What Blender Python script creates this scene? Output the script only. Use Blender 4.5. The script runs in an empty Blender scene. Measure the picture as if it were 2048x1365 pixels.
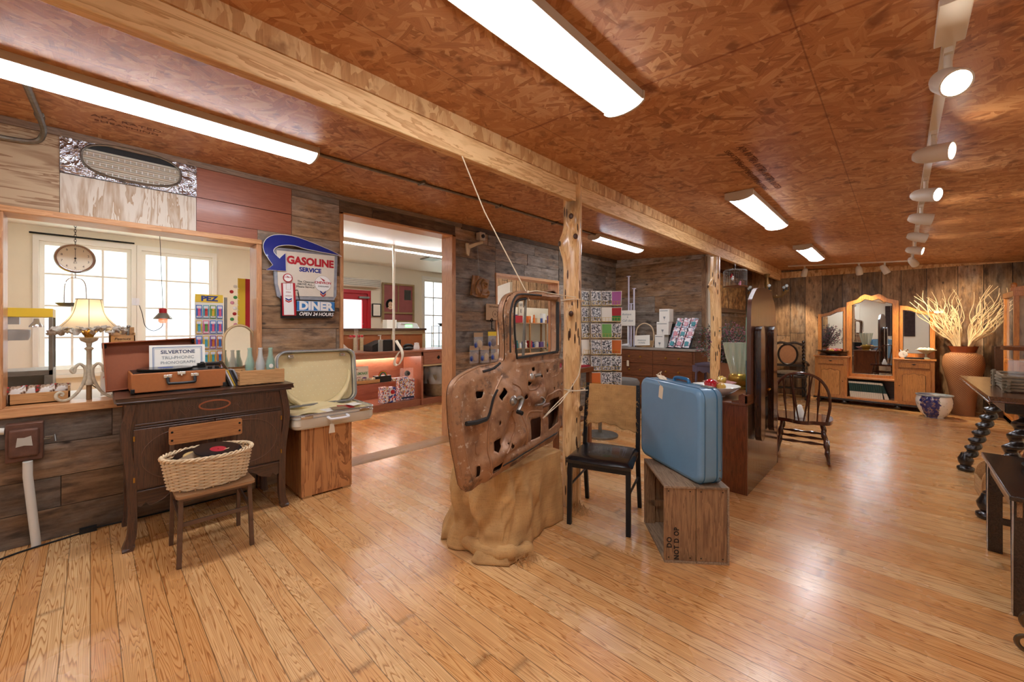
import bpy, math, random
from mathutils import Vector, Matrix, noise
from mathutils.geometry import tessellate_polygon
random.seed(7)
SC = bpy.context.scene; COL = SC.collection; PI = math.pi
# ---------------- camera, world, sun, exposure ----------------
cd = bpy.data.cameras.new('camera'); cam = bpy.data.objects.new('camera', cd); COL.objects.link(cam)
cam.location = (0, 0, 1.35); cam.rotation_euler = (PI/2, 0, math.radians(43.81-90))
cd.sensor_width = 36; cd.lens = 809/2048*36; cd.shift_y = -27.5/2048; cd.clip_start = .05; cd.clip_end = 200
SC.camera = cam
SC.view_settings.view_transform = 'Standard'; SC.view_settings.look = 'None'
SC.view_settings.exposure = 0.97; SC.view_settings.gamma = 1.0; SC.view_settings.use_curve_mapping = False
W = bpy.data.worlds.new('world'); SC.world = W; W.use_nodes = True
bg = W.node_tree.nodes['Background']; bg.inputs[0].default_value = (.80, .90, 1, 1); bg.inputs[1].default_value = 1.0
def area(name, loc, rot, sx, sy, power, color=(1,1,1)):
    l = bpy.data.lights.new(name, 'AREA'); l.shape = 'RECTANGLE'; l.size = sx; l.size_y = sy; l.energy = power; l.color = color
    o = bpy.data.objects.new(name, l); COL.objects.link(o); o.location = loc; o.rotation_euler = rot; return o
# daylight entering through the shop windows
area('daylight_shop', (2.4, 9.6, 4.3), (math.radians(-58), 0, 0), 9, 2.4, 900, (.85,.93,1))

# ---------------- materials ----------------
MT = {}
def lin(h):
    if isinstance(h, str):
        c = [int(h[i:i+2], 16)/255 for i in (0, 2, 4)]
        return tuple((x/12.92 if x <= .04045 else ((x+.055)/1.055)**2.4) for x in c)+(1,)
    return tuple(h)+((1,) if len(h) == 3 else ())
def newm(name):
    m = bpy.data.materials.new(name); m.use_nodes = True; nt = m.node_tree
    return m, nt, nt.nodes['Principled BSDF']
def nd(nt, t, **k):
    n = nt.nodes.new(t)
    for a, b in k.items():
        if isinstance(b, dict):
            for i, v in b.items(): n.inputs[i].default_value = v
        else: setattr(n, a, b)
    return n
def ramp(nt, fac, stops, interp='LINEAR'):
    r = nt.nodes.new('ShaderNodeValToRGB'); r.color_ramp.interpolation = interp
    e = r.color_ramp.elements
    while len(e) < len(stops): e.new(.5)
    for q, (p, c) in zip(e, stops): q.position = p; q.color = lin(c) if not isinstance(c, float) else (c, c, c, 1)
    nt.links.new(fac, r.inputs[0]); return r.outputs[0]
def mixc(nt, fac, a, b, mode='MIX'):
    n = nt.nodes.new('ShaderNodeMix'); n.data_type = 'RGBA'; n.blend_type = mode
    for i, v in ((0, fac), (6, a), (7, b)):
        if hasattr(v, 'is_linked') or hasattr(v, 'links'): nt.links.new(v, n.inputs[i])
        else: n.inputs[i].default_value = v if i == 0 else lin(v)
    return n.outputs[2]
def mth(nt, op, a, b=0.0, c=None):
    n = nt.nodes.new('ShaderNodeMath'); n.operation = op
    for i, v in enumerate((a, b) if c is None else (a, b, c)):
        if hasattr(v, 'links'): nt.links.new(v, n.inputs[i])
        else: n.inputs[i].default_value = v
    return n.outputs[0]
def plain(name, col, rough=.5, metal=0, spec=.5, trans=0, alpha=1, coat=0, var=0, vs=8, ior=1.45):
    if name in MT: return MT[name]
    m, nt, b = newm(name)
    b.inputs['Base Color'].default_value = lin(col); b.inputs['Roughness'].default_value = rough; b.inputs['Metallic'].default_value = metal
    b.inputs['Specular IOR Level'].default_value = spec; b.inputs['Transmission Weight'].default_value = trans; b.inputs['Alpha'].default_value = alpha
    b.inputs['Coat Weight'].default_value = coat; b.inputs['IOR'].default_value = ior
    if var:
        tc = nd(nt, 'ShaderNodeTexCoord'); nz = nd(nt, 'ShaderNodeTexNoise', inputs={'Scale': vs, 'Detail': 6, 'Roughness': .65})
        nt.links.new(tc.outputs['Object'], nz.inputs[0])
        c = lin(col); r = ramp(nt, nz.outputs[0], [(.25, tuple(x*(1-var) for x in c[:3])), (.75, tuple(min(1, x*(1+var)) for x in c[:3]))])
        nt.links.new(r, b.inputs['Base Color'])
    MT[name] = m; return m
def emis(name, col, st):
    if name in MT: return MT[name]
    m, nt, b = newm(name); b.inputs['Base Color'].default_value = (1,1,1,1) if st > 0 else (0,0,0,1)
    b.inputs['Emission Color'].default_value = lin(col); b.inputs['Emission Strength'].default_value = st; MT[name] = m; return m
def wood(name, c1, c2, axis=0, sc=1.0, rough=.45, stretch=14, coat=0, fig=.5, dark='1a0e07', knots=0.0, bump=.15):
    """grain running along one object axis"""
    if name in MT: return MT[name]
    m, nt, b = newm(name); tc = nd(nt, 'ShaderNodeTexCoord'); mp = nd(nt, 'ShaderNodeMapping')
    s = [stretch*sc]*3; s[axis] = sc*.9; mp.inputs['Scale'].default_value = s
    oi = nd(nt, 'ShaderNodeObjectInfo'); va = nd(nt, 'ShaderNodeVectorMath', operation='ADD')
    nt.links.new(tc.outputs['Object'], va.inputs[0]); sc3 = nd(nt, 'ShaderNodeVectorMath', operation='SCALE'); 
    cmb = nd(nt, 'ShaderNodeCombineXYZ')
    for i in range(3): nt.links.new(oi.outputs['Random'], cmb.inputs[i])
    nt.links.new(cmb.outputs[0], sc3.inputs[0]); sc3.inputs['Scale'].default_value = 3.7
    nt.links.new(sc3.outputs[0], va.inputs[1]); nt.links.new(va.outputs[0], mp.inputs[0])
    n1 = nd(nt, 'ShaderNodeTexNoise', inputs={'Scale': 1.2, 'Detail': 5, 'Roughness': .6, 'Distortion': .6*fig})
    nt.links.new(mp.outputs[0], n1.inputs[0])
    n2 = nd(nt, 'ShaderNodeTexNoise', inputs={'Scale': 6, 'Detail': 4, 'Roughness': .7}); nt.links.new(mp.outputs[0], n2.inputs[0])
    w = mth(nt, 'FRACT', mth(nt, 'MULTIPLY', n1.outputs[0], 9.0))
    w = mth(nt, 'MULTIPLY', w, fig); f = mth(nt, 'ADD', mth(nt, 'MULTIPLY', n2.outputs[0], 1-fig*.6), w)
    c = ramp(nt, f, [(.2, c2), (.75, c1)])
    c = mixc(nt, ramp(nt, n1.outputs[0], [(.28, .75), (.42, 0.0)]), c, c2)
    if knots: 
        v = nd(nt, 'ShaderNodeTexNoise', inputs={'Scale': 2.3, 'Detail': 2}); nt.links.new(va.outputs[0], v.inputs[0])
        c = mixc(nt, ramp(nt, v.outputs[0], [(.3, knots), (.42, 0.0)]), c, dark)
    nt.links.new(c, b.inputs['Base Color']); b.inputs['Roughness'].default_value = rough; b.inputs['Coat Weight'].default_value = coat; b.inputs['Coat Roughness'].default_value = .15
    if bump:
        bp = nd(nt, 'ShaderNodeBump', inputs={'Strength': bump, 'Distance': .004}); nt.links.new(f, bp.inputs['Height']); nt.links.new(bp.outputs[0], b.inputs['Normal'])
    MT[name] = m; return m
def glass(name='clear_glass', tint='ffffff', a=.12, rough=.02):
    if name in MT: return MT[name]
    m = plain(name, tint, rough, alpha=a, spec=.8); return m

def barn_mat(name, warm=.5, bright=1.0):
    """weathered boards: UV runs along each board, the tint attribute varies board to board"""
    m, nt, b = newm(name); uv = nd(nt, 'ShaderNodeUVMap'); at = nd(nt, 'ShaderNodeAttribute', attribute_name='tint')
    sp = nd(nt, 'ShaderNodeSeparateColor'); nt.links.new(at.outputs['Color'], sp.inputs[0])
    mp = nd(nt, 'ShaderNodeMapping'); mp.inputs['Scale'].default_value = (1.1, 16, 1); nt.links.new(uv.outputs[0], mp.inputs[0])
    n1 = nd(nt, 'ShaderNodeTexNoise', inputs={'Scale': 1.6, 'Detail': 8, 'Roughness': .68, 'Distortion': .8}); nt.links.new(mp.outputs[0], n1.inputs[0])
    mp2 = nd(nt, 'ShaderNodeMapping'); mp2.inputs['Scale'].default_value = (1.3, 3.5, 1); nt.links.new(uv.outputs[0], mp2.inputs[0])
    n2 = nd(nt, 'ShaderNodeTexNoise', inputs={'Scale': 1.7, 'Detail': 5, 'Roughness': .6}); nt.links.new(mp2.outputs[0], n2.inputs[0])
    n5 = nd(nt, 'ShaderNodeTexNoise', inputs={'Scale': 2.6, 'Detail': 9, 'Roughness': .75}); nt.links.new(mp2.outputs[0], n5.inputs[0])
    grey = ramp(nt, n1.outputs[0], [(.25, '7c736a'), (.5, 'a0968b'), (.75, 'beb4a8')])
    brown = ramp(nt, n1.outputs[0], [(.25, '80603f'), (.5, 'a98662'), (.75, 'cba67c')])
    k = mth(nt, 'ADD', mth(nt, 'MULTIPLY', sp.outputs[1], .9), mth(nt, 'MULTIPLY', mth(nt, 'SUBTRACT', n2.outputs[0], .5), 1.6))
    c = mixc(nt, ramp(nt, k, [(.35-.3*warm, .0), (.85-.3*warm, 1.0)]), grey, brown)
    c = mixc(nt, 1.0, c, ramp(nt, n5.outputs[0], [(.3, '8c7e74'), (.5, 'd8d0c8'), (.7, 'ffffff')]), 'MULTIPLY')
    # dark stains and knots
    n3 = nd(nt, 'ShaderNodeTexNoise', inputs={'Scale': 4.5, 'Detail': 3}); nt.links.new(mp2.outputs[0], n3.inputs[0])
    c = mixc(nt, ramp(nt, n3.outputs[0], [(.30, .75), (.45, 0.0)]), c, '3a2a1e')
    mp3 = nd(nt, 'ShaderNodeMapping'); mp3.inputs['Scale'].default_value = (1, 1.8, 1); nt.links.new(uv.outputs[0], mp3.inputs[0])
    vo = nd(nt, 'ShaderNodeTexVoronoi', inputs={'Scale': 2.2}); nt.links.new(mp3.outputs[0], vo.inputs[0])
    c = mixc(nt, ramp(nt, vo.outputs['Distance'], [(.03, .85), (.06, 0.0)]), c, '20130b')
    br = mth(nt, 'ADD', mth(nt, 'MULTIPLY', sp.outputs[0], 1.15*bright), .26*bright)
    cb = nd(nt, 'ShaderNodeCombineXYZ')
    for i in range(3): nt.links.new(br, cb.inputs[i])
    c = mixc(nt, 1.0, c, cb.outputs[0], 'MULTIPLY')
    nt.links.new(c, b.inputs['Base Color']); b.inputs['Roughness'].default_value = .62
    bp = nd(nt, 'ShaderNodeBump', inputs={'Strength': .35, 'Distance': .006}); nt.links.new(n1.outputs[0], bp.inputs['Height']); nt.links.new(bp.outputs[0], b.inputs['Normal'])
    MT[name] = m; return m
barn_mat('barn_wood', .5, 1.42); barn_mat('barn_wood_brown', 1.15, 1.4)

def floor_mat():
    m, nt, b = newm('pine_floor'); tc = nd(nt, 'ShaderNodeTexCoord'); sp = nd(nt, 'ShaderNodeSeparateXYZ'); nt.links.new(tc.outputs['Object'], sp.inputs[0])
    bw = .088
    u = mth(nt, 'DIVIDE', sp.outputs[0], bw); idx = mth(nt, 'FLOOR', u); fr = mth(nt, 'FRACT', u)
    wn = nd(nt, 'ShaderNodeTexWhiteNoise', noise_dimensions='1D'); nt.links.new(idx, wn.inputs['W'])
    yy = mth(nt, 'ADD', mth(nt, 'DIVIDE', sp.outputs[1], 6.5), mth(nt, 'MULTIPLY', wn.outputs[0], 7.3))
    seg = mth(nt, 'FLOOR', yy); sfr = mth(nt, 'FRACT', yy)
    cv = nd(nt, 'ShaderNodeCombineXYZ'); nt.links.new(idx, cv.inputs[0]); nt.links.new(seg, cv.inputs[1])
    w2 = nd(nt, 'ShaderNodeTexWhiteNoise', noise_dimensions='2D'); nt.links.new(cv.outputs[0], w2.inputs[0])
    # grain space: across the board, along the board (slow), random slice per board
    gx = mth(nt, 'MULTIPLY', mth(nt, 'SUBTRACT', fr, .5), 1.5)
    gy = mth(nt, 'MULTIPLY', sp.outputs[1], .85)
    cg = nd(nt, 'ShaderNodeCombineXYZ'); nt.links.new(gx, cg.inputs[0]); nt.links.new(gy, cg.inputs[1]); nt.links.new(mth(nt, 'MULTIPLY', w2.outputs[0], 60), cg.inputs[2])
    n1 = nd(nt, 'ShaderNodeTexNoise', inputs={'Scale': 1.25, 'Detail': 1.5, 'Roughness': .45, 'Distortion': .25}); nt.links.new(cg.outputs[0], n1.inputs[0])
    rings = mth(nt, 'FRACT', mth(nt, 'MULTIPLY', n1.outputs[0], 22))
    cf = nd(nt, 'ShaderNodeMapping'); cf.inputs['Scale'].default_value = (16, 1.2, 1); nt.links.new(cg.outputs[0], cf.inputs[0])
    n2 = nd(nt, 'ShaderNodeTexNoise', inputs={'Scale': 1.5, 'Detail': 4, 'Roughness': .6}); nt.links.new(cf.outputs[0], n2.inputs[0])
    ring = ramp(nt, rings, [(.0, 0.0), (.5, .15), (.85, 1.0), (1.0, .05)])
    f = mth(nt, 'ADD', mth(nt, 'MULTIPLY', ring, .55), mth(nt, 'MULTIPLY', n2.outputs[0], .60))
    c = ramp(nt, f, [(.15, 'efc893'), (.5, 'dfad73'), (.95, 'a0683a')])
    tint = ramp(nt, w2.outputs[0], [(0, 'f7e2c4'), (.35, 'ffffff'), (.7, 'f6e0c6'), (1, 'ebcba4')])
    c = mixc(nt, .85, c, tint, 'MULTIPLY')
    # soft blotches of redder finish
    nb = nd(nt, 'ShaderNodeTexNoise', inputs={'Scale': 3.0, 'Detail': 3}); nt.links.new(tc.outputs['Object'], nb.inputs[0])
    c = mixc(nt, ramp(nt, nb.outputs[0], [(.5, 0.0), (.75, .35)]), c, 'b07842')
    vk = nd(nt, 'ShaderNodeTexVoronoi', inputs={'Scale': 1.7}); nt.links.new(tc.outputs['Object'], vk.inputs[0])
    c = mixc(nt, ramp(nt, vk.outputs['Distance'], [(.012, .9), (.035, 0.0)]), c, '38200f')
    e = mth(nt, 'MINIMUM', fr, mth(nt, 'SUBTRACT', 1.0, fr)); e2 = mth(nt, 'MINIMUM', sfr, mth(nt, 'SUBTRACT', 1.0, sfr))
    g = mth(nt, 'MAXIMUM', ramp(nt, e, [(.010, 1.0), (.024, 0.0)]), ramp(nt, e2, [(.0001, .55), (.0003, 0.0)]))
    c = mixc(nt, mth(nt, 'MULTIPLY', g, .75), c, '42260f')
    nt.links.new(c, b.inputs['Base Color'])
    r = mth(nt, 'ADD', mth(nt, 'MULTIPLY', nb.outputs[0], .14), .2); nt.links.new(r, b.inputs['Roughness'])
    b.inputs['Specular IOR Level'].default_value = .5; b.inputs['Coat Weight'].default_value = .25; b.inputs['Coat Roughness'].default_value = .22
    h = mth(nt, 'SUBTRACT', mth(nt, 'MULTIPLY', n2.outputs[0], .15), g)
    bp = nd(nt, 'ShaderNodeBump', inputs={'Strength': .25, 'Distance': .003}); nt.links.new(h, bp.inputs['Height']); nt.links.new(bp.outputs[0], b.inputs['Normal'])
    MT['pine_floor'] = m
floor_mat()

def osb_mat(name='osb_ceiling', light=False):
    m, nt, b = newm(name); tc = nd(nt, 'ShaderNodeTexCoord')
    nz = nd(nt, 'ShaderNodeTexNoise', inputs={'Scale': 3.5, 'Detail': 3}); nt.links.new(tc.outputs['Object'], nz.inputs[0])
    ad = nd(nt, 'ShaderNodeMix', data_type='VECTOR'); ad.inputs[0].default_value = .06
    nt.links.new(tc.outputs['Object'], ad.inputs[4]); nt.links.new(nz.outputs['Color'], ad.inputs[5])
    outs = []
    for k, (ang, sc) in enumerate(((0.15, 1), (.95, .9), (-.75, 1.1), (1.55, .8))):
        mp = nd(nt, 'ShaderNodeMapping'); mp.inputs['Rotation'].default_value = (0, 0, ang); mp.inputs['Location'].default_value = (k*3.1, k*1.7, 0)
        mp2 = nd(nt, 'ShaderNodeMapping'); mp2.inputs['Scale'].default_value = (8*sc, 40*sc, 8)
        nt.links.new(ad.outputs[1], mp.inputs[0]); nt.links.new(mp.outputs[0], mp2.inputs[0])
        v = nd(nt, 'ShaderNodeTexVoronoi', inputs={'Scale': 1.0}); nt.links.new(mp2.outputs[0], v.inputs[0])
        mp3 = nd(nt, 'ShaderNodeMapping'); mp3.inputs['Scale'].default_value = (5, 130, 5); nt.links.new(mp.outputs[0], mp3.inputs[0])
        st = nd(nt, 'ShaderNodeTexNoise', inputs={'Scale': 1.5, 'Detail': 3}); nt.links.new(mp3.outputs[0], st.inputs[0])
        s3 = nd(nt, 'ShaderNodeSeparateColor'); nt.links.new(v.outputs['Color'], s3.inputs[0])
        outs.append((s3.outputs[0], s3.outputs[1], st.outputs[0]))
    val = outs[0][0]; pr = outs[0][1]; stk = outs[0][2]
    for o in outs[1:]:
        sel = mth(nt, 'GREATER_THAN', o[1], pr)
        val = mth(nt, 'ADD', mth(nt, 'MULTIPLY', sel, o[0]), mth(nt, 'MULTIPLY', mth(nt, 'SUBTRACT', 1.0, sel), val))
        stk = mth(nt, 'ADD', mth(nt, 'MULTIPLY', sel, o[2]), mth(nt, 'MULTIPLY', mth(nt, 'SUBTRACT', 1.0, sel), stk))
        pr = mth(nt, 'MAXIMUM', o[1], pr)
    f = mth(nt, 'ADD', mth(nt, 'MULTIPLY', val, .72), mth(nt, 'MULTIPLY', stk, .50))
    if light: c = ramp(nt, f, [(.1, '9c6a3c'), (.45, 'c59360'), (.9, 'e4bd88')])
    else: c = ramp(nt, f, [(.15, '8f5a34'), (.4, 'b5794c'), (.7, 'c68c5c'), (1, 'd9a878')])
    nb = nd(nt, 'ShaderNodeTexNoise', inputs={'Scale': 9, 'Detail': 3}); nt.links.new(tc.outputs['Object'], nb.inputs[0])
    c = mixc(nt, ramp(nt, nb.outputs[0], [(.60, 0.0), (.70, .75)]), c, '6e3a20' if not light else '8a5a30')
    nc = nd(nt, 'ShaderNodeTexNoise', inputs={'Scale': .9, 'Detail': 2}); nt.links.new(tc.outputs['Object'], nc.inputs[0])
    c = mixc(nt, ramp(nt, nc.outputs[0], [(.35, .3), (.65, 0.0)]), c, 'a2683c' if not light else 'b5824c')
    if not light:
        sp = nd(nt, 'ShaderNodeSeparateXYZ'); nt.links.new(tc.outputs['Object'], sp.inputs[0])
        gy = mth(nt, 'FRACT', mth(nt, 'DIVIDE', mth(nt, 'ADD', sp.outputs[1], 21.33), 1.2)); ey = mth(nt, 'MINIMUM', gy, mth(nt, 'SUBTRACT', 1.0, gy))
        c = mixc(nt, ramp(nt, ey, [(.0018, .6), (.003, 0.0)]), c, '5a2010')
        left = mth(nt, 'GREATER_THAN', sp.outputs[1], 1.8)
        gx = mth(nt, 'FRACT', mth(nt, 'DIVIDE', mth(nt, 'ADD', mth(nt, 'ADD', sp.outputs[0], 22.64), mth(nt, 'MULTIPLY', left, .45)), 2.44)); ex = mth(nt, 'MINIMUM', gx, mth(nt, 'SUBTRACT', 1.0, gx))
        c = mixc(nt, ramp(nt, ex, [(.0009, .65), (.0016, 0.0)]), c, '6a1006')
    nt.links.new(c, b.inputs['Base Color']); b.inputs['Roughness'].default_value = .48; b.inputs['Specular IOR Level'].default_value = .28
    bp = nd(nt, 'ShaderNodeBump', inputs={'Strength': .3, 'Distance': .003}); nt.links.new(f, bp.inputs['Height']); nt.links.new(bp.outputs[0], b.inputs['Normal'])
    MT[name] = m
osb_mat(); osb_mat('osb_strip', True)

# ---------------- mesh building ----------------
class M:
    def __init__(s): s.v = []; s.f = []; s.mi = []; s.mats = []; s.uv = []; s.tint = []; s.x = Matrix(); s.cur = 0
    def mat(s, m):
        m = MT[m] if isinstance(m, str) else m
        if m not in s.mats: s.mats.append(m)
        s.cur = s.mats.index(m); return s
    def add(s, vs, fs, uvs=None, tint=None):
        n = len(s.v); s.v += [tuple(s.x @ Vector(p)) for p in vs]
        for i, f in enumerate(fs):
            s.f.append([n+k for k in f]); s.mi.append(s.cur); s.uv.append(uvs[i] if uvs else None); s.tint.append(tint)
        return s
    def box(s, a, b, tint=None, along=None):
        x0, y0, z0 = a; x1, y1, z1 = b
        vs = [(x0,y0,z0),(x1,y0,z0),(x1,y1,z0),(x0,y1,z0),(x0,y0,z1),(x1,y0,z1),(x1,y1,z1),(x0,y1,z1)]
        fs = [(0,3,2,1),(4,5,6,7),(0,1,5,4),(1,2,6,5),(2,3,7,6),(3,0,4,7)]
        uvs = None
        if along is not None:
            off = random.random()*50; off2 = random.random()*50; uvs = []
            for f in fs:
                pts = [vs[i] for i in f]; ax = [k for k in range(3) if max(p[k] for p in pts)-min(p[k] for p in pts) > 1e-9]
                if along in ax: oth = [k for k in ax if k != along][0]; uvs.append([(p[along]+off, p[oth]+off2) for p in pts])
                else: uvs.append([(p[ax[0]]+off, p[ax[1]]+off2) for p in pts])
        return s.add(vs, fs, uvs, tint)
    def bx(s, c, size, rot=(0,0,0)):
        from mathutils import Euler
        R = Euler(rot).to_matrix(); h = [k/2 for k in size]; c = Vector(c)
        vs = [c+R@Vector((i*h[0], j*h[1], k*h[2])) for k in (-1,1) for (i,j) in ((-1,-1),(1,-1),(1,1),(-1,1))]
        return s.add(vs, [(0,3,2,1),(4,5,6,7),(0,1,5,4),(1,2,6,5),(2,3,7,6),(3,0,4,7)])
    def tube(s, pts, r, n=8, flat=None, close=False):
        pts = [Vector(p) for p in pts]; k = len(pts); rs = r if isinstance(r, (list, tuple)) else [r]*k
        up = None; vs = []
        for i, p in enumerate(pts):
            if close: t = (pts[(i+1) % k]-pts[i-1])
            else: t = pts[min(i+1, k-1)]-pts[max(i-1, 0)]
            t.normalize()
            if up is None: up = Vector((0,0,1)) if abs(t.z) < .9 else Vector((0,1,0))
            a = t.cross(up)
            if a.length < 1e-5: a = t.orthogonal()
            a.normalize(); b_ = a.cross(t).normalized(); up = b_
            for j in range(n):
                th = 2*PI*(j+.5)/n; vs.append(p+a*math.cos(th)*rs[i]+b_*math.sin(th)*rs[i]*(flat or 1))
        fs = [(i*n+j, i*n+(j+1) % n, (i+1)*n+(j+1) % n, (i+1)*n+j) for i in range(k-1) for j in range(n)]
        if close: fs += [((k-1)*n+j, (k-1)*n+(j+1) % n, (j+1) % n, j) for j in range(n)]
        else: fs += [tuple(range(n-1, -1, -1)), tuple((k-1)*n+j for j in range(n))]
        return s.add(vs, fs)
    def lathe(s, prof, n=24, c=(0,0,0), sx=1, sy=1, cap=True):
        vs = [(c[0]+r*sx*math.cos(2*PI*j/n), c[1]+r*sy*math.sin(2*PI*j/n), c[2]+z) for r, z in prof for j in range(n)]
        fs = [(i*n+j, i*n+(j+1) % n, (i+1)*n+(j+1) % n, (i+1)*n+j) for i in range(len(prof)-1) for j in range(n)]
        if cap:
            if prof[0][0] > 1e-4: fs.append(tuple(range(n-1, -1, -1)))
            if prof[-1][0] > 1e-4: fs.append(tuple((len(prof)-1)*n+j for j in range(n)))
        return s.add(vs, fs)
    def cyl(s, p0, p1, r, n=16): return s.tube([p0, p1], r, n)
    def ball(s, c, r, n=12, sz=(1,1,1)):
        k = n//2
        prof = [(math.sin(PI*i/k), -math.cos(PI*i/k)) for i in range(k+1)]
        vs = [(c[0]+r*sz[0]*a*math.cos(2*PI*j/n), c[1]+r*sz[1]*a*math.sin(2*PI*j/n), c[2]+r*sz[2]*z) for a, z in prof for j in range(n)]
        return s.add(vs, [(i*n+j, i*n+(j+1) % n, (i+1)*n+(j+1) % n, (i+1)*n+j) for i in range(k) for j in range(n)])
    def prism(s, poly, d0, d1, plane='xz', holes=()):
        """polygon in a plane, thickness d0..d1 along the third axis"""
        def P(p, d): return (p[0], d, p[1]) if plane == 'xz' else ((p[0], p[1], d) if plane == 'xy' else (d, p[0], p[1]))
        loops = [list(poly)]+[list(h) for h in holes]; flat = [p for l in loops for p in l]
        tri = tessellate_polygon([[Vector((p[0], p[1], 0)) for p in l] for l in loops]); n = len(flat)
        vs = [P(p, d0) for p in flat]+[P(p, d1) for p in flat]; fs = [tuple(t) for t in tri]+[tuple(n+i for i in t[::-1]) for t in tri]
        o = 0
        for l in loops:
            k = len(l); fs += [(o+i, o+(i+1) % k, n+o+(i+1) % k, n+o+i) for i in range(k)]; o += k
        return s.add(vs, fs)
    def grid(s, fn, nu, nv, th=0):
        vs = [fn(i/nu, j/nv) for i in range(nu+1) for j in range(nv+1)]
        fs = [(i*(nv+1)+j, (i+1)*(nv+1)+j, (i+1)*(nv+1)+j+1, i*(nv+1)+j+1) for i in range(nu) for j in range(nv)]
        return s.add(vs, fs)
    def text(s, t, size, c=(0,0,0), ext=.0006, align='CENTER', shear=0, sxy=(1,1), bold=.0, rot=None, sp=1):
        """letters standing in the xz plane facing -y"""
        cu = bpy.data.curves.new('t', 'FONT'); cu.body = t; cu.size = size; cu.align_x = align; cu.align_y = 'CENTER'; cu.extrude = ext; cu.shear = shear; cu.offset = bold; cu.resolution_u = 3; cu.space_character = sp
        ob = bpy.data.objects.new('t', cu); me = bpy.data.meshes.new_from_object(ob)
        R = Matrix.Translation(c) @ (rot or Matrix()) @ Matrix.Rotation(PI/2, 4, 'X') @ Matrix.Diagonal((sxy[0], sxy[1], 1, 1))
        s.add([R @ v.co for v in me.vertices], [tuple(p.vertices) for p in me.polygons])
        bpy.data.objects.remove(ob); bpy.data.curves.remove(cu); bpy.data.meshes.remove(me); return s
    def build(s, name, mat=None, parent=None, bev=0, seg=2, smooth=35, sub=0, solid=0, loc=None, rot=None):
        me = bpy.data.meshes.new(name); me.from_pydata(s.v, [], s.f)
        mats = s.mats if s.mats else [MT[mat] if isinstance(mat, str) else mat]
        for m in mats: me.materials.append(m)
        if len(mats) > 1: me.polygons.foreach_set('material_index', s.mi)
        if any(u for u in s.uv):
            ul = me.uv_layers.new(name='UVMap'); k = 0
            for p, u in zip(me.polygons, s.uv):
                for q in range(len(p.vertices)): ul.data[k].uv = u[q] if u else (0, 0); k += 1
        if any(t is not None for t in s.tint):
            ca = me.color_attributes.new('tint', 'FLOAT_COLOR', 'CORNER'); k = 0
            for p, t in zip(me.polygons, s.tint):
                for q in p.vertices: ca.data[k].color = tuple(t)+(1,) if t else (.5,.5,.5,1); k += 1
        if smooth:
            me.polygons.foreach_set('use_smooth', [True]*len(me.polygons)); me.set_sharp_from_angle(angle=math.radians(smooth))
        o = bpy.data.objects.new(name, me); COL.objects.link(o)
        if parent: o.parent = parent
        if loc: o.location = loc
        if rot: o.rotation_euler = rot
        if bev:
            b = o.modifiers.new('bevel', 'BEVEL'); b.width = bev; b.segments = seg; b.limit_method = 'ANGLE'; b.angle_limit = math.radians(40)
        if solid:
            b = o.modifiers.new('solid', 'SOLIDIFY'); b.thickness = solid
        if sub:
            b = o.modifiers.new('sub', 'SUBSURF'); b.levels = sub; b.render_levels = sub
        return o
def smoothc(pts, k=6, close=False):
    P = [Vector(p) for p in pts]; n = len(P); out = []
    rng = range(n if close else n-1)
    for i in rng:
        p0 = P[(i-1) % n] if close or i > 0 else P[0]; p1 = P[i]; p2 = P[(i+1) % n]; p3 = P[(i+2) % n] if close or i+2 < n else P[-1]
        for j in range(k):
            t = j/k; out.append(.5*((2*p1)+(-p0+p2)*t+(2*p0-5*p1+4*p2-p3)*t*t+(-p0+3*p1-3*p2+p3)*t**3))
    if not close: out.append(P[-1])
    return out
def s2(pts, k=6, close=False): return [(p.x, p.y) for p in smoothc([(a, b, 0) for a, b in pts], k, close)]
def rrect(x0, z0, x1, z1, r, n=4):
    o = []
    for cx, cz, a in ((x1-r, z0+r, -PI/2), (x1-r, z1-r, 0), (x0+r, z1-r, PI/2), (x0+r, z0+r, PI)):
        for i in range(n+1): t = a+PI/2*i/n; o.append((cx+r*math.cos(t), cz+r*math.sin(t)))
    return o
def thing(name, label, cat, loc=(0,0,0), rz=0, group=None, rot=None):
    o = bpy.data.objects.new(name, None); COL.objects.link(o); o.location = loc; o.rotation_euler = rot or (0, 0, rz); o.empty_display_size = .05
    o['label'] = label; o['category'] = cat
    if group: o['group'] = group
    return o
def tag(o, label, cat, group=None, kind=None):
    o['label'] = label; o['category'] = cat
    if group: o['group'] = group
    if kind: o['kind'] = kind
    return o
def struct(o): o['kind'] = 'structure'; return o
def dup(root, loc, rz=None, label=None, rot=None):
    def rec(o, par):
        c = o.copy(); COL.objects.link(c)
        if par: c.parent = par
        for ch in o.children: rec(ch, c)
        return c
    r = rec(root, None); r.location = loc
    if rz is not None: r.rotation_euler = (0, 0, rz)
    if rot: r.rotation_euler = rot
    if label: r['label'] = label
    return r
ORD = ['first', 'second', 'third', 'fourth', 'fifth', 'sixth', 'seventh', 'eighth', 'ninth', 'tenth', 'eleventh', 'twelfth', 'thirteenth', 'fourteenth', 'fifteenth']
ceilz = lambda y: 2.51+.052*(y-1.8)
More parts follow.
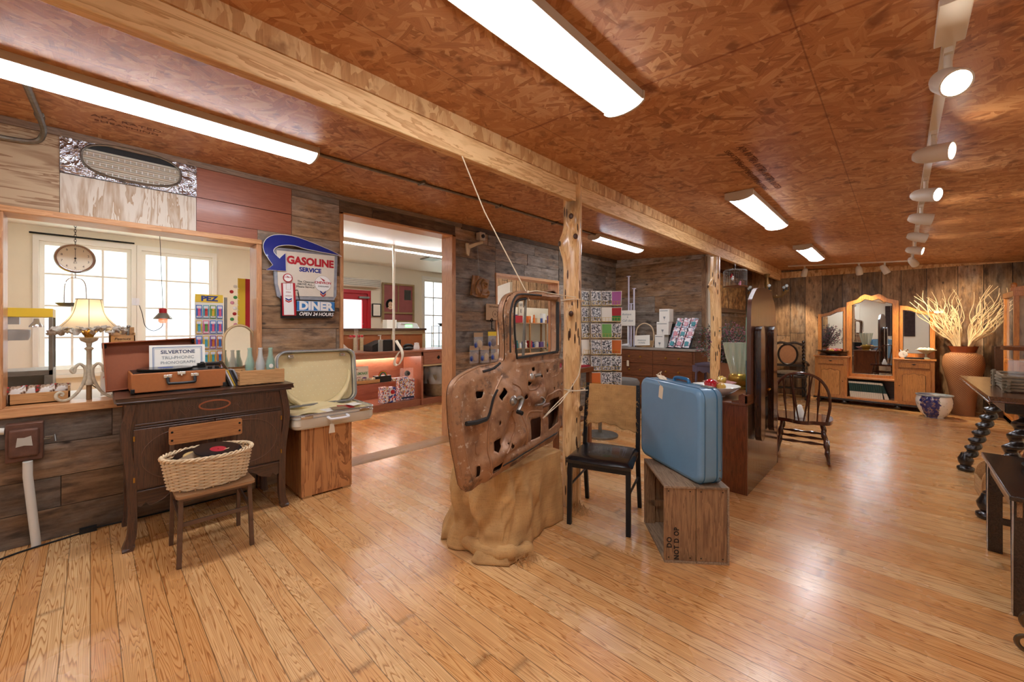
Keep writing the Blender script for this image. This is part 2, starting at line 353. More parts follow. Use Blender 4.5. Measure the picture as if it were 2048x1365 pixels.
# ---------------- common materials ----------------
plain('cream_wall', 'ece2cc', .6, var=.04, vs=2); plain('white_ceiling', 'f2efe8', .35); plain('white_paint', 'eeeae0', .5)
plain('black', '141414', .4); plain('dark_iron', '1d1b19', .45, .6); plain('chrome', 'd8d8d8', .12, 1); plain('steel', '8f8f8a', .35, .9, var=.2)
plain('brass', 'b98f45', .3, 1); plain('gold_wire', 'd2b13c', .35, .8); plain('white_plastic', 'eeeeee', .35); plain('paper', 'f2ede0', .7); plain('ink', '222222', .7)
plain('fixture', 'cbbfae', .4); plain('galv', '8a867c', .4, .8, var=.3, vs=20); plain('rubber', '161616', .6)
plain('mirror', 'e8ecec', .01, 1); glass(); glass('window_glass', 'ffffff', .06)
plain('red', 'b3202a', .4); plain('blue', '27418f', .4); plain('yellow', 'e8c53c', .4); plain('green', '3f8f4a', .5); plain('tag_paper', 'e6d5b8', .8)
plain('twine', 'e6d3b4', .8); plain('orange', 'd8702a', .5); plain('pink', 'd98aa0', .5); plain('teal', '3c8f96', .5); plain('purple', '6b4a8a', .5)
wood('pine_trim', 'dca672', 'bb8050', 0, 1.2, .4, coat=.2); wood('pine_trim_v', 'cf9766', 'a86c42', 2, 1.2, .4, coat=.2)
wood('beam_wood', 'e6bd86', 'bf8a52', 0, .9, .45, fig=.9, stretch=9); wood('post_wood', 'efc48a', 'c88f55', 2, .8, .28, fig=.6, knots=.7, coat=.4, stretch=9)
wood('dark_walnut', '553725', '2f1c12', 0, 1.6, .35, coat=.3); wood('dark_walnut_v', '5a3a27', '31201a', 2, 1.6, .35, coat=.3)
wood('mahogany', '7a4224', '4c2413', 2, 1.3, .3, coat=.4); wood('mahogany_x', '7a4626', '4e2714', 0, 1.3, .3, coat=.4)
wood('honey_oak', 'c4813f', '99592a', 2, 1.6, .3, coat=.4); wood('honey_oak_y', 'c8863f', '99592a', 1, 1.6, .3, coat=.4)
wood('black_wood', '2b211c', '15100d', 0, 1.5, .25, coat=.5); wood('crate_wood', 'a07a55', '6b4a33', 2, 1.2, .6, knots=.5); wood('crate_wood_x', '9a8470', '6b5646', 0, 1.2, .65, knots=.4)
wood('plywood', 'c98b55', '8d552f', 2, .8, .4, fig=1, stretch=7, coat=.2); wood('plywood_pale', 'dcd2c2', 'ab8a66', 2, .7, .7, fig=.7, stretch=7); wood('plywood_left', 'c0a684', '8c6746', 0, .7, .6, fig=1, stretch=7)
wood('red_boards', 'a9664a', '8a4c36', 0, 1.0, .4, fig=.2, coat=.2); wood('light_oak', 'b98a58', '8e6238', 0, 1.6, .4); wood('small_crate', 'cf9f68', 'ab7a48', 0, 1.4, .5)
wood('store_red_wood', 'a96a4e', '844b36', 0, 1.2, .35, coat=.3, fig=.3); wood('store_trim', 'c9b48c', 'a88f66', 0, 1.2, .5, fig=.2)

# ---------------- setting ----------------
struct(M().box((-3.2, -3.3, -.1), (10, 4.0, 0)).build('floor', 'pine_floor', smooth=0))
struct(M().box((-3.2, 4.0, -.1), (10, 8.5, .02)).build('floor', 'pine_floor', smooth=0))
m = M(); y0, y1 = -3.3, 4.0
m.add([(-3.2,y0,ceilz(y0)),(10,y0,ceilz(y0)),(10,y1,ceilz(y1)),(-3.2,y1,ceilz(y1))]+[(-3.2,y0,ceilz(y0)+.1),(10,y0,ceilz(y0)+.1),(10,y1,ceilz(y1)+.1),(-3.2,y1,ceilz(y1)+.1)],
      [(0,1,2,3),(7,6,5,4),(0,4,5,1),(1,5,6,2),(2,6,7,3),(3,7,4,0)])
struct(m.build('ceiling', 'osb_ceiling', smooth=0))

def planks(m, a0, a1, b0, b1, hmin, hmax, fn, along, lmin=1.2, lmax=2.6, gap=.004, warm=(0,1), dark=(.2,.8)):
    """fill a rectangle with rows of boards; fn(a, b, a2, b2, jut) gives the box corners"""
    b = b0
    while b < b1-.01:
        h = min(random.uniform(hmin, hmax), b1-b)
        if b1-b-h < hmin*.5: h = b1-b
        a = a0-(random.uniform(0, lmax*.7))
        while a < a1:
            l = random.uniform(lmin, lmax); s, e = max(a, a0), min(a+l, a1)
            if e-s > .02:
                c0, c1 = fn(s+gap/2, b+gap/2, e-gap/2, b+h-gap/2, random.uniform(0, .008))
                m.box(c0, c1, tint=(random.uniform(*dark), random.uniform(*warm), random.random()), along=along)
            a += l
        b += h
    k = m.cur; m.mat('black'); c0, c1 = fn(a0+.004, b0+.004, a1-.004, b1-.004, -.006); m.box(c0, c1); m.cur = k
WY = 3.9
def fl(a, b, a2, b2, j): return (a, WY-.004-j, b), (a2, WY+.02, b2)
m = M().mat('barn_wood')
planks(m, -3.2, .96, 0, .84, .17, .26, fl, 0, warm=(.3,.9), dark=(.1,.55))
planks(m, .97, 1.66, 0, 2.17, .17, .33, fl, 0, 1.5, 2.2, warm=(.4,1), dark=(.3,.8))
planks(m, 1.235, 1.66, 2.17, 2.60, .12, .2, fl, 0, warm=(.2,.9), dark=(.2,.7))
planks(m, 1.66, 3.06, 2.45, 2.64, .18, .2, fl, 0, warm=(.8,1), dark=(.0,.15))
planks(m, 3.06, 3.74, 0, 2.60, .17, .26, fl, 0, warm=(.1,.7), dark=(.2,.7))
planks(m, 3.74, 5.12, 2.08, 2.60, .16, .2, fl, 0, warm=(0,.5), dark=(.2,.6))
planks(m, 3.74, 5.12, 0, .93, .17, .26, fl, 0, warm=(.1,.7), dark=(.2,.7))
planks(m, 5.12, 6.95, 0, 2.60, .17, .26, fl, 0, warm=(0,.6), dark=(.15,.6))
m.mat('plywood_left').box((-3.2, WY-.01, 2.07), (-.137, WY+.02, 2.60))
m.mat('plywood_pale').box((-.135, WY-.014, 2.07), (.560, WY+.02, 2.342))
m.mat('red_boards').box((.563, WY-.012, 2.17), (1.232, WY+.02, 2.345)).box((.563, WY-.012, 2.35), (1.232, WY+.02, 2.60)).box((.563, WY-.009, 2.07), (.97, WY+.02, 2.167))
# the core of the wall, pale on the shop side
m.mat('cream_wall')
for a, b, c, d in ((-3.2, .0, .96, .84), (.98, 0, 1.66, 2.64), (-3.2, 2.07, .98, 2.64), (1.66, 2.45, 3.06, 2.64), (3.06, 0, 3.74, 2.64), (3.74, 0, 5.12, .93), (3.74, 2.08, 5.12, 2.64), (5.12, 0, 7.05, 2.64)):
    m.box((a, WY+.02, b), (c, WY+.16, d))
struct(m.build('wall_left', smooth=0))
# pale ledger strip along the top of the wall, with a rougher dark board further on
m = M().mat('crate_wood_x').box((-3.2, WY-.03, 2.575), (3.15, WY-.005, 2.625)); struct(m.build('trim_1', smooth=0))
struct(M().box((3.15, WY-.035, 2.56), (6.9, WY-.01, 2.618), tint=(0,.8,.4), along=0).build('trim_2', 'barn_wood', smooth=0))
# casings of the three openings
m = M(); m.box((-.42, WY-.031, .80), (1.0, WY+.181, .857)); m.box((-.42, WY-.031, 2.045), (1.0, WY+.181, 2.085))
struct(m.build('trim_3', 'pine_trim', bev=.004))
m = M(); m.box((.96, WY-.025, .857), (1.0, WY+.18, 2.045)); m.box((-.42, WY-.025, .857), (-.362, WY+.18, 2.045))
struct(m.build('trim_4', 'pine_trim_v', bev=.004))
m = M(); m.box((3.0, WY-.03, 0), (3.055, WY+.18, 2.46)); m.box((1.66, WY-.03, 0), (1.69, WY+.18, 2.46)); struct(m.build('trim_5', 'pine_trim_v', bev=.003))
struct(M().box((1.66, WY-.03, 2.44), (3.055, WY+.18, 2.46)).build('trim_6', 'pine_trim', bev=.003))
m = M(); m.box((3.74, WY-.02, 2.04), (5.12, WY+.18, 2.08)); m.box((3.74, WY-.02, .93), (5.12, WY+.18, .96)); struct(m.build('trim_7', 'pine_trim', bev=.003))
m = M(); m.box((3.74, WY-.02, .96), (3.77, WY+.18, 2.04)); m.box((5.09, WY-.02, .96), (5.12, WY+.18, 2.04)); struct(m.build('trim_8', 'pine_trim_v', bev=.003))
# door sill strip
struct(M().prism([(3.83, 0), (3.87, .018), (4.02, .026), (4.02, -.01), (3.83, -.01)], 1.66, 3.05, 'yz').build('trim_9', 'light_oak'))
# jog walls
def fj(a, b, a2, b2, j): return (6.896-j, a, b), (6.93, a2, b2)
m = M().mat('barn_wood'); planks(m, 2.3, 3.89, 0, 2.60, .2, .32, fj, 1, 1.8, 3, warm=(.1,.8), dark=(.35,.9)); m.mat('cream_wall').box((6.93, 2.2, 0), (7.05, 3.95, 2.7)); struct(m.build('wall_jog', smooth=0))
def fa(a, b, a2, b2, j): return (a, 2.28-j, b), (a2, 2.32, b2)
m = M().mat('barn_wood'); planks(m, 6.90, 9.8, 0, 2.53, .2, .32, fa, 0, 1.5, 3, warm=(.4,1), dark=(.1,.5)); m.mat('cream_wall').box((7.05, 2.32, 0), (9.9, 2.45, 2.6)); struct(m.build('wall_alcove', smooth=0))
struct(M().box((6.88, 2.262, 0), (6.905, 2.33, 2.5), tint=(.4,.9,.1), along=2).build('trim_10', 'barn_wood', smooth=0))
# far wall: upright boards
def ff(a, b, a2, b2, j): return (9.756-j, b, a), (9.80, b2, a2)
m = M().mat('barn_wood_brown'); planks(m, 0, 2.55, -3.3, 2.3, .24, .42, ff, 2, 2.0, 5, warm=(.3,1), dark=(.15,.85), gap=.008); m.mat('black').box((9.8, -3.3, 0), (9.9, 2.4, 2.6)); struct(m.build('wall_far', smooth=0))
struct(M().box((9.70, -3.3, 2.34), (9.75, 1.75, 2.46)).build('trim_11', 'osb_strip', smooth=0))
# plain walls out of the picture
struct(M().box((-3.2, -3.4, 0), (10, -3.3, 2.6)).build('wall_right', 'cream_wall', smooth=0))
struct(M().box((-3.3, -3.4, 0), (-3.2, 8.6, 2.9)).build('wall_near', 'cream_wall', smooth=0))
plain('dark_quilt', '3a2a26', .9, var=.5, vs=9); plain('muted_print', '8c9a8a', .6, var=.5, vs=12)
tag(M().box((-3.19, .9, 1.0), (-3.16, 1.75, 2.2)).build('wall_hanging', 'dark_quilt', None), 'dark textile hanging on the cream wall, seen in the dresser mirror', 'wall hanging')
tag(M().box((-3.19, .0, 1.35), (-3.16, .35, 1.85)).build('framed_print', 'muted_print', None, bev=.01), 'small framed print on the cream wall, seen in the dresser mirror', 'picture')
# main beam with its OSB strip, and thin lower lap
m = M(); m.box((-3.2, 1.745, 2.295), (2.12, 1.80, 2.42)); m.box((2.123, 1.752, 2.295), (2.52, 1.80, 2.42)); m.box((2.57, 1.75, 2.30), (9.7, 1.80, 2.43)); struct(m.build('beam', 'beam_wood', bev=.004))
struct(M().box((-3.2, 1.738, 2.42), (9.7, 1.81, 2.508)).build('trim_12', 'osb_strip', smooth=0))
# ---- shop room ----
SY = 8.2
struct(M().box((-3.2, 4.06, 2.69), (10, 8.4, 2.75)).build('ceiling', 'white_ceiling', smooth=0))
m = M(); S0, S1 = .78, 2.50
ops = [(-.47, .42), (.53, 1.40), (5.5, 6.4)]
xs = -3.2
for a, b in ops:
    m.box((xs, SY, 0), (a, SY+.12, 2.7)); m.box((a, SY, 0), (b, SY+.12, S0)); m.box((a, SY, S1), (b, SY+.12, 2.7)); xs = b
m2 = M()
m.box((1.40, SY, 0), (3.25, SY+.12, 2.7)); m.box((4.16, SY, 0), (5.5, SY+.12, 2.7)); m.box((3.25, SY, 2.13), (4.16, SY+.12, 2.7)); m.box((6.4, SY, 0), (10, SY+.12, 2.7))
m.v = []; m.f = []; m.mi = []; m.uv = []; m.tint = []
for a, b in ((-3.2, -.47), (.42, .53), (1.40, 3.25), (4.16, 5.5), (6.4, 10)): m.box((a, SY, 0), (b, SY+.12, 2.7))
for a, b in ops: m.box((a, SY, 0), (b, SY+.12, S0)); m.box((a, SY, S1), (b, SY+.12, 2.7))
m.box((3.25, SY, 2.13), (4.16, SY+.12, 2.7)); struct(m.build('wall_shop', 'cream_wall', smooth=0))
struct(M().box((10, 3.9, 0), (10.1, 8.4, 2.75)).build('wall_shop_side', 'cream_wall', smooth=0))
for k, (a, b) in enumerate(ops):
    w = M(); t = .05
    R_ = lambda e, f: [(a-e, S0-f), (b+e, S0-f), (b+e, S1+f), (a-e, S1+f)]
    w.prism(R_(.053, .07), SY-.03, SY-.001, 'xz', [R_(-.001, -.001)]); w.prism(R_(-.002, -.002), SY+.02, SY+.06, 'xz', [R_(-t, -t)]); w.box((a-.052, SY-.06, S0-.115), (b+.052, SY-.001, S0-.072))
    for i in (1, 2): x = a+(b-a)*i/3; w.box((x-.012, SY+.026, S0+t), (x+.012, SY+.054, S1-t))
    for i in range(1, 4): z = S0+(S1-S0)*i/4; w.box((a+t, SY+.024, z-.012), (b-t, SY+.056, z+.012))
    o = struct(w.build('window_%d' % (k+1), 'white_paint', smooth=0))
    M().box((a, SY+.038, S0), (b, SY+.042, S1)).build('pane', 'window_glass', o, smooth=0)
# red door, part glazed
m = M(); a, b = 3.25, 4.16
m.prism([(a, 0), (a, 2.13), (b, 2.13), (b, 0), (b-.07, 0), (b-.07, 2.06), (a+.07, 2.06), (a+.07, 0)], SY-.02, SY+.1)
m.prism([(a+.072, 0), (b-.072, 0), (b-.072, 2.058), (a+.072, 2.058)], SY+.02, SY+.06, 'xz', [[(a+.17, .3), (b-.17, .3), (b-.17, 1.93), (a+.17, 1.93)]])
o = struct(m.build('door_1', 'red', bev=.003)); M().box((a+.17, SY+.035, .3), (b-.17, SY+.045, 1.93)).build('pane', 'window_glass', o, smooth=0)
M().box((3.9, SY-.04, 1.96), (4.12, SY+.02, 2.0)).build('door_closer', 'steel', o)
# outside: pale sided building, lawn
def siding():
    m, nt, b = newm('pale_siding'); tc = nd(nt, 'ShaderNodeTexCoord'); sp = nd(nt, 'ShaderNodeSeparateXYZ'); nt.links.new(tc.outputs['Object'], sp.inputs[0])
    f = mth(nt, 'FRACT', mth(nt, 'DIVIDE', sp.outputs[2], .14)); nt.links.new(ramp(nt, f, [(0, 'b8c2c8'), (.1, 'e8edf0'), (1, 'f2f5f7')]), b.inputs['Base Color']); MT['pale_siding'] = m
siding(); plain('lawn', 'd5dcc8', .9, var=.2)
tag(M().box((-4, 12.5, 1.5), (4.5, 13, 3.4)).build('building', 'pale_siding', smooth=0), 'pale sided building across the way, seen through the shop windows', 'building')
struct(M().box((-20, 8.4, -.3), (30, 40, -.2)).build('ground', 'lawn', smooth=0))
# partition with upright boards behind the hatch
m = M().mat('barn_wood_brown')
def fp(a, b, a2, b2, j): return (b, 5.70-j, a), (b2, 5.74, a2)
planks(m, 0, 2.68, 5.05, 8.4, .1, .16, fp, 2, 3, 6, warm=(.8,1), dark=(.5,.8), gap=.01); struct(m.build('wall_partition', smooth=0))
# ---------------- ceiling lights ----------------
emis('diffuser', 'eef5ff', 17.0); emis('shop_strip', 'ffffff', 28.0)
def light(x0, x1, y, label, w=.17, first=None):
    L = x1-x0; t = thing('ceiling_light', label, 'light', ((x0+x1)/2, y, ceilz(y)), group='wraparound ceiling lights')
    b = M(); b.box((-L/2, -w/2, -.045), (L/2, w/2, -.003)); 
    for s in (-1, 1): b.prism([(-w/2-.005, -.004), (w/2+.005, -.004), (w/2+.005, -.05)]+[(w/2*math.cos(q)*.98, -.05-.03*math.sin(q)) for q in [PI*i/8 for i in range(1, 8)]]+[(-w/2-.005, -.05)], s*L/2, s*(L/2+.012), 'yz')
    b.build('housing', 'fixture', t, bev=.003)
    prof = [(w/2*.86*math.cos(PI*i/10), -.045-.034*math.sin(PI*i/10)) for i in range(11)]
    M().prism(prof, -L/2, L/2, 'yz').build('diffuser', 'diffuser', t)
    return t
light(-.30, 1.06, 2.93, 'long wraparound ceiling light over the old console by the display opening', .2)
light(4.55, 5.78, 2.88, 'ceiling light over the card rack, left of the beam', .17)
light(.55, 1.79, .97, 'nearest and largest ceiling light, right of the beam', .2)
light(3.67, 5.05, .95, 'ceiling light right of the beam, above the rocking chair', .2)
light(6.63, 7.9, .95, 'farthest ceiling light, near the mirrored dresser', .2)
light(-2.4, -1.2, .97, 'unseen ceiling light added behind the viewpoint, right of the beam'); light(-2.9, -1.7, 2.93, 'unseen ceiling light added behind the viewpoint, left of the beam')  # unseen lights added for fill, carrying on the two rows
light(.6, 1.8, -2.0, 'unseen ceiling light added towards the right wall'); light(4.6, 5.8, -2.0, 'unseen ceiling light added towards the far right corner')  # out-of-view lights added to fill the right side of the room
# galvanised conduits on the ceiling
cz = lambda y: ceilz(y)-.012
m = M(); m.tube([(1.07, 2.93, cz(2.93)), (2.6, 2.86, cz(2.86)), (4.54, 2.86, cz(2.86))], .011)
for x in (1.9, 2.8, 3.7): m.box((x, 2.83, cz(2.9)-.014), (x+.02, 2.92, cz(2.9)+.01))
tag(m.build('conduit', 'galv'), 'thin conduit running along the ceiling between the two left lights', 'pipe')
m = M(); m.tube(smoothc([(-.22, 2.95, cz(2.95)-.03), (-.215, 3.3, cz(3.3)-.012), (-.205, 3.62, cz(3.62)-.012), (-.20, 3.80, cz(3.8)-.06), (-.26, 3.862, cz(3.8)-.11), (-.5, 3.866, cz(3.8)-.12)], 5), .015)
m.cyl((-.207, 3.62, cz(3.6)), (-.206, 3.68, cz(3.66)), .021)
tag(m.build('conduit', 'galv'), 'bent conduit from the left ceiling light to the wall', 'pipe')
# window curtain rods etc.
m = M(); m.cyl((-.55, SY-.06, 2.585), (.45, SY-.06, 2.585), .012); tag(m.build('curtain_rod', 'dark_iron'), 'thin dark curtain rod above the left shop window', 'rod')
# shop strip light
t = thing('strip_light', 'long bright strip light on the white shop ceiling', 'light', (3.6, 6.05, 2.69))
M().box((-1.5, -.04, -.05), (1.5, .04, 0)).build('housing', 'white_paint', t); M().box((-1.48, -.025, -.062), (1.48, .025, -.05)).build('tube', 'shop_strip', t)
t = thing('strip_light', 'short unseen strip light added on the shop ceiling to brighten the hatch shelves', 'light', (5.9, 4.75, 2.69)); M().box((-.6, -.04, -.05), (.6, .04, 0)).build('housing', 'white_paint', t); M().box((-.58, -.025, -.062), (.58, .025, -.05)).build('tube', 'shop_strip', t)  # hidden lamp added to brighten the wares behind the hatch
t = thing('strip_light', 'strip light on the shop ceiling above the display window', 'light', (.3, 6.6, 2.69)); M().box((-1.2, -.04, -.05), (1.2, .04, 0)).build('housing', 'white_paint', t); M().box((-1.18, -.025, -.062), (1.18, .025, -.05)).build('tube', 'shop_strip', t)
# ---------------- ventilation grille above the display opening ----------------
def foil():
    m, nt, b = newm('foil'); tc = nd(nt, 'ShaderNodeTexCoord')
    n = nd(nt, 'ShaderNodeTexNoise', inputs={'Scale': 11, 'Detail': 4, 'Distortion': 1.5}); nt.links.new(tc.outputs['Object'], n.inputs[0])
    bp = nd(nt, 'ShaderNodeBump', inputs={'Strength': 1.0, 'Distance': .04}); nt.links.new(n.outputs[0], bp.inputs['Height']); nt.links.new(bp.outputs[0], b.inputs['Normal'])
    b.inputs['Base Color'].default_value = lin('c4c6cc'); b.inputs['Metallic'].default_value = .95; b.inputs['Roughness'].default_value = .2; MT['foil'] = m
foil()
t = thing('vent_grille', 'silver foil covered vent with an oval opening, high above the display opening', 'vent', (.213, 3.884, 2.475))
oval = [(.012+.245*math.cos(a)*(1 if abs(math.cos(a)) < .9 else .98), .0+.088*math.sin(a)) for a in [2*PI*i/40 for i in range(40)]]
oval = [(math.copysign(abs(math.cos(a))**.75, math.cos(a))*.255, math.copysign(abs(math.sin(a))**.8, math.sin(a))*.112+.002) for a in [2*PI*i/48 for i in range(48)]]
M().prism(rrect(-.348, -.13, .349, .128, .004), -.008, .008, 'xz', [oval]).build('foil_panel', 'foil', t)
m = M(); m.tube([(x, -.012, z) for x, z in oval], .008, 6, close=True); m.build('rim', 'galv', t)
plain('vent_cream', 'cfc5b4', .5); m = M().mat('vent_cream')
m.box((-.26, .009, -.12), (.26, .011, .12))
for i in range(6): m.bx((0, .002, -.10+i*.028), (.52, .020, .010), (.6, 0, 0))
m.mat('white_plastic')
for i in range(16): 
    for zz in (-.086, -.030, .026): m.box((-.23+i*.03, -.010, zz-.010), (-.226+i*.03, -.007, zz+.010))
m.mat('black').box((-.26, -.001, .062), (.26, .008, .12)); m.build('louvres', None, t)

# ---------------- console cabinet ----------------
t = thing('console_cabinet', 'dark walnut console cabinet with cabriole legs and an oval inlay, under the record player', 'cabinet', (.585, 3.585, 0))
M().prism([(-.47, -.25), (.47, -.25), (.475, .25), (-.475, .25)], .885, .898, 'xy').prism([(-.482, -.262), (.482, -.262), (.482, .258), (-.482, .258)], .898, .925, 'xy').build('cabinet_top', 'dark_walnut', t, bev=.008, seg=3)
m = M(); m.box((-.43, -.232, .345), (.43, .23, .885)); m.build('body', 'dark_walnut_v', t, bev=.003)
m = M(); m.box((-.40, -.243, .748), (.40, -.23, .758)); m.box((-.40, -.243, .735), (.40, -.23, .741)); m.box((-.41, -.246, .335), (.41, -.228, .35)); m.build('moulding', 'dark_walnut', t, bev=.003)
plain('inlay', 'b0623a', .35); plain('inlay_dim', '6a4a36', .4)
M().tube([(.085*math.cos(a), -.2335, .825+.031*math.sin(a)) for a in [2*PI*i/40 for i in range(40)]], .0055, 6, flat=.5, close=True).build('oval_inlay', 'inlay', t)['label'] = 'orange oval inlay'
m = M()
for s in (-1, 1):
    m.tube([(s*(.13+.022*(1-i/20)*math.cos(i*.7)), -.2325, .82+.022*(1-i/20)*math.sin(i*.7)) for i in range(20)], .0016, 5)
    m.tube([(s*(.10+.007*i), -.2325, .80+.02*math.sin(i*.6)) for i in range(14)], .0014, 5)
m.build('scroll_inlay', 'inlay_dim', t)
for s in (-1, 1):
    x0, x1 = (-.405, -.004) if s < 0 else (.004, .405)
    d = M().box((x0, -.246, .36), (x1, -.228, .728)).build('door', 'dark_walnut_v', t, bev=.004)
    c = (x0+x1)/2
    M().tube([((c+.165*math.copysign(abs(math.cos(a))**.6, math.cos(a))), -.2465, .545+.15*math.copysign(abs(math.sin(a))**.8, math.sin(a))*(1-.35*math.cos(a)*s)) for a in [2*PI*i/50 for i in range(50)]], .0022, 5, close=True).build('inlay_line', 'inlay_dim', d)
    M().lathe([(0, 0), (.009, .002), (.012, .01), (.007, .018), (0, .02)], 12).build('knob', 'dark_walnut', d, loc=(-s*-.02, -.246, .56), rot=(PI/2, 0, 0))
    m = M(); m.cyl((s*.402, -.25, .66), (s*.402, -.25, .69), .005, 8); m.cyl((s*.402, -.25, .41), (s*.402, -.25, .44), .005, 8); m.build('hinge', 'brass', d)
prof = s2([(0, 0), (.022, .01), (.02, .03), (.006, .10), (.004, .25), (.01, .45), (.028, .62), (.033, .72), (.018, .82), (.008, .885)], 5)
for sx in (-1, 1):
    for sy in (-1, 1):
        m = M(); k = 1 if sy < 0 else .3
        pts = [(sx*(.405+o*1.1*k), sy*(.225), z) for o, z in [(a, b) for a, b in prof]]
        m.tube(pts, [.031 if z > .06 else .031+(.06-z)*.12 for _, _, z in pts], 4); m.build('leg', 'dark_walnut_v', t, bev=.004)
ap = [(-.40, .345), (-.40, .27), (-.37, .255), (-.35, .275), (-.33, .25), (-.27, .27), (-.22, .31), (0, .325), (.22, .31), (.27, .27), (.33, .25), (.35, .275), (.37, .255), (.40, .27), (.40, .345)]
M().prism(ap, -.24, -.225, 'xz').build('apron', 'dark_walnut', t, bev=.002)

# record player
plain('leatherette', 'b06a38', .5, var=.07, vs=60); plain('leatherette_dark', '9a5532', .5, var=.07, vs=60); plain('vinyl', '0d0d0e', .18)
t = thing('record_player', 'brown suitcase record player with a black disc, on the console cabinet', 'record player', (.42, 3.62, .928))
m = M(); m.box((-.245, -.17, .008), (.245, .16, .128)); m.build('case', 'leatherette', t, bev=.005)
m = M(); m.box((-.235, -.16, .126), (.235, .15, .131)); m.build('deck', 'black', t)
m = M()
for sx in (-1, 1):
    m.box((sx*.247-.02*(sx > 0), -.173, .004), (sx*.247+.02*(sx < 0), -.13, .034))
m.build('corner_guard', 'black', t, bev=.004)
m = M(); m.lathe([(0, .132), (.14, .132), (.15, .138), (.15, .142), (0, .142)], 48, (-.065, -.01, 0)); m.build('platter', 'black', t)
M().tube(smoothc([(.14, .08, .165), (.15, .02, .168), (.12, -.06, .16), (.085, -.09, .15)], 5), .004, 8).box((.12, .06, .131), (.165, .11, .16)).box((.07, -.105, .143), (.095, -.08, .155)).build('tone_arm', 'dark_iron', t)
for x in (.165, .205): M().lathe([(.013, 0), (.013, .014), (.011, .016), (0, .016)], 16, (x, -.10, .131)).build('knob', 'black', t)
for x in (-.07, 0, .07): M().box((x-.022, -.177, .092 if x else .108), (x+.022, -.168, .112 if x else .128)).cyl((x, -.182, .105), (x, -.168, .105), .006, 10).build('latch', 'chrome', t, bev=.002)
M().tube(smoothc([(-.07, -.175, .092), (-.068, -.19, .06), (-.05, -.196, .055), (.05, -.196, .055), (.068, -.19, .06), (.07, -.175, .092)], 5), .009, 8).build('handle', 'black', t)
def record(name, label, loc, rot, r=.125, group=None, red='b02632'):
    t = thing(name, label, 'record', loc, group=group, rot=rot)
    m = M(); m.lathe([(.004, 0)]+[(.03+(r-.03)*i/12, .0010+.0006*(i % 2)) for i in range(13)]+[(r, 0), (r, -.0012), (.004, -.0012)], 48, cap=False); m.build('disc', 'vinyl', t, smooth=20)
    M().lathe([(.004, .0014), (.042, .0014), (.042, .002), (.004, .002)], 32, cap=False).build('centre_label', plain('label_'+red, red, .5), t); return t
record('vinyl_record', 'shiny black disc lying on the record player', (.355, 3.61, 1.0745), (0, 0, 0), .145, red='2a4a9a')
# lid of the record player leaning behind it
t = thing('suitcase_lid_case', 'open brown suitcase lid standing behind the record player', 'lid', (.315, 3.79, .929), rot=(-.18, -.05, 0))
m = M(); a, b, d = -.245, .245, .07
m.box((a, -.0, 0), (b, .006, .325)); m.box((a, -d, 0), (a+.008, 0, .325)); m.box((b-.008, -d, 0), (b, 0, .325)); m.box((a, -d, .317), (b, 0, .325)); m.box((a, -d, 0), (b, 0, .008)); m.build('shell', 'leatherette_dark', t, bev=.003)
m = M(); m.box((a-.003, -d*.6, .295), (a+.02, .009, .328)); m.box((b-.02, -d*.6, .295), (b+.003, .009, .328)); m.build('corner_guard', 'dark_iron', t, bev=.003)
# paper sign
t = thing('paper_sign', 'white paper sign reading SILVERTONE TRU-PHONIC in front of the brown lid', 'sign', (.435, 3.715, 1.06), rot=(-.12, 0, 0))
M().box((-.155, 0, 0), (.155, .003, .165)).build('sheet', 'paper', t)
plain('blue_line', '4a6f9c', .6); m = M()
for i, w in enumerate((.004, .0015)):
    e = .018+i*.008; x0, x1, z0, z1 = -.155+e, .155-e, -.02, .165-e
    m.box((x0, -.001, z1), (x1, 0, z1+w)); m.box((x0, -.001, 0), (x0+w, 0, z1)); m.box((x1-w, -.001, 0), (x1, 0, z1))
m.build('border', 'blue_line', t, smooth=0)
M().text('SILVERTONE', .034, (0, -.001, .115), bold=.0006).build('lettering', plain('navy_ink', '3c4664', .6), t, smooth=0)
M().text('TRU-PHONIC', .030, (0, -.001, .075)).text('PHONOGRAPH', .028, (0, -.001, .04)).build('lettering', plain('grey_ink', '8a8f90', .6), t, smooth=0)
# discs in cases leaning
cols = ['2d2d30', 'd8d8d8', 'c9a53a', '4a4a50', '202024', '9a9aa0']
for i, c in enumerate(cols):
    o = M().box((-.005, -.06, 0), (.005, .06, .125)).build('disc_case', plain('case_'+c, c, .3), None, bev=.001, loc=(.70+i*.0125, 3.53, .9262), rot=(0, -.38, 0))
    tag(o, '%s thin disc case from the left, leaning between the record player and the bottle crate' % ORD[i], 'case', 'leaning disc cases')
o = M().box((-.0015, -.07, 0), (.0015, .07, .2)).build('record_sleeve', plain('kraft', '8c7458', .7), None, loc=(.762, 3.62, .927), rot=(0, -.5, 0)); tag(o, 'brown cardboard sleeve leaning on the bottle crate', 'sleeve')
tag(M().box((0, -.05, 0), (.1, .05, .018)).build('black_box', 'black', None, bev=.002, loc=(.60, 3.83, 1.1)), 'flat black box behind the record player, beside the candy rack', 'box')
bpy.data.objects['black_box'].location = (.62, 3.93, 1.055)

tag(M().box((-.05, -.04, 0), (.05, .04, .198)).build('display_stand', 'light_oak', None, loc=(.67, 3.94, .857)), 'small wooden stand under the flat black box', 'stand')
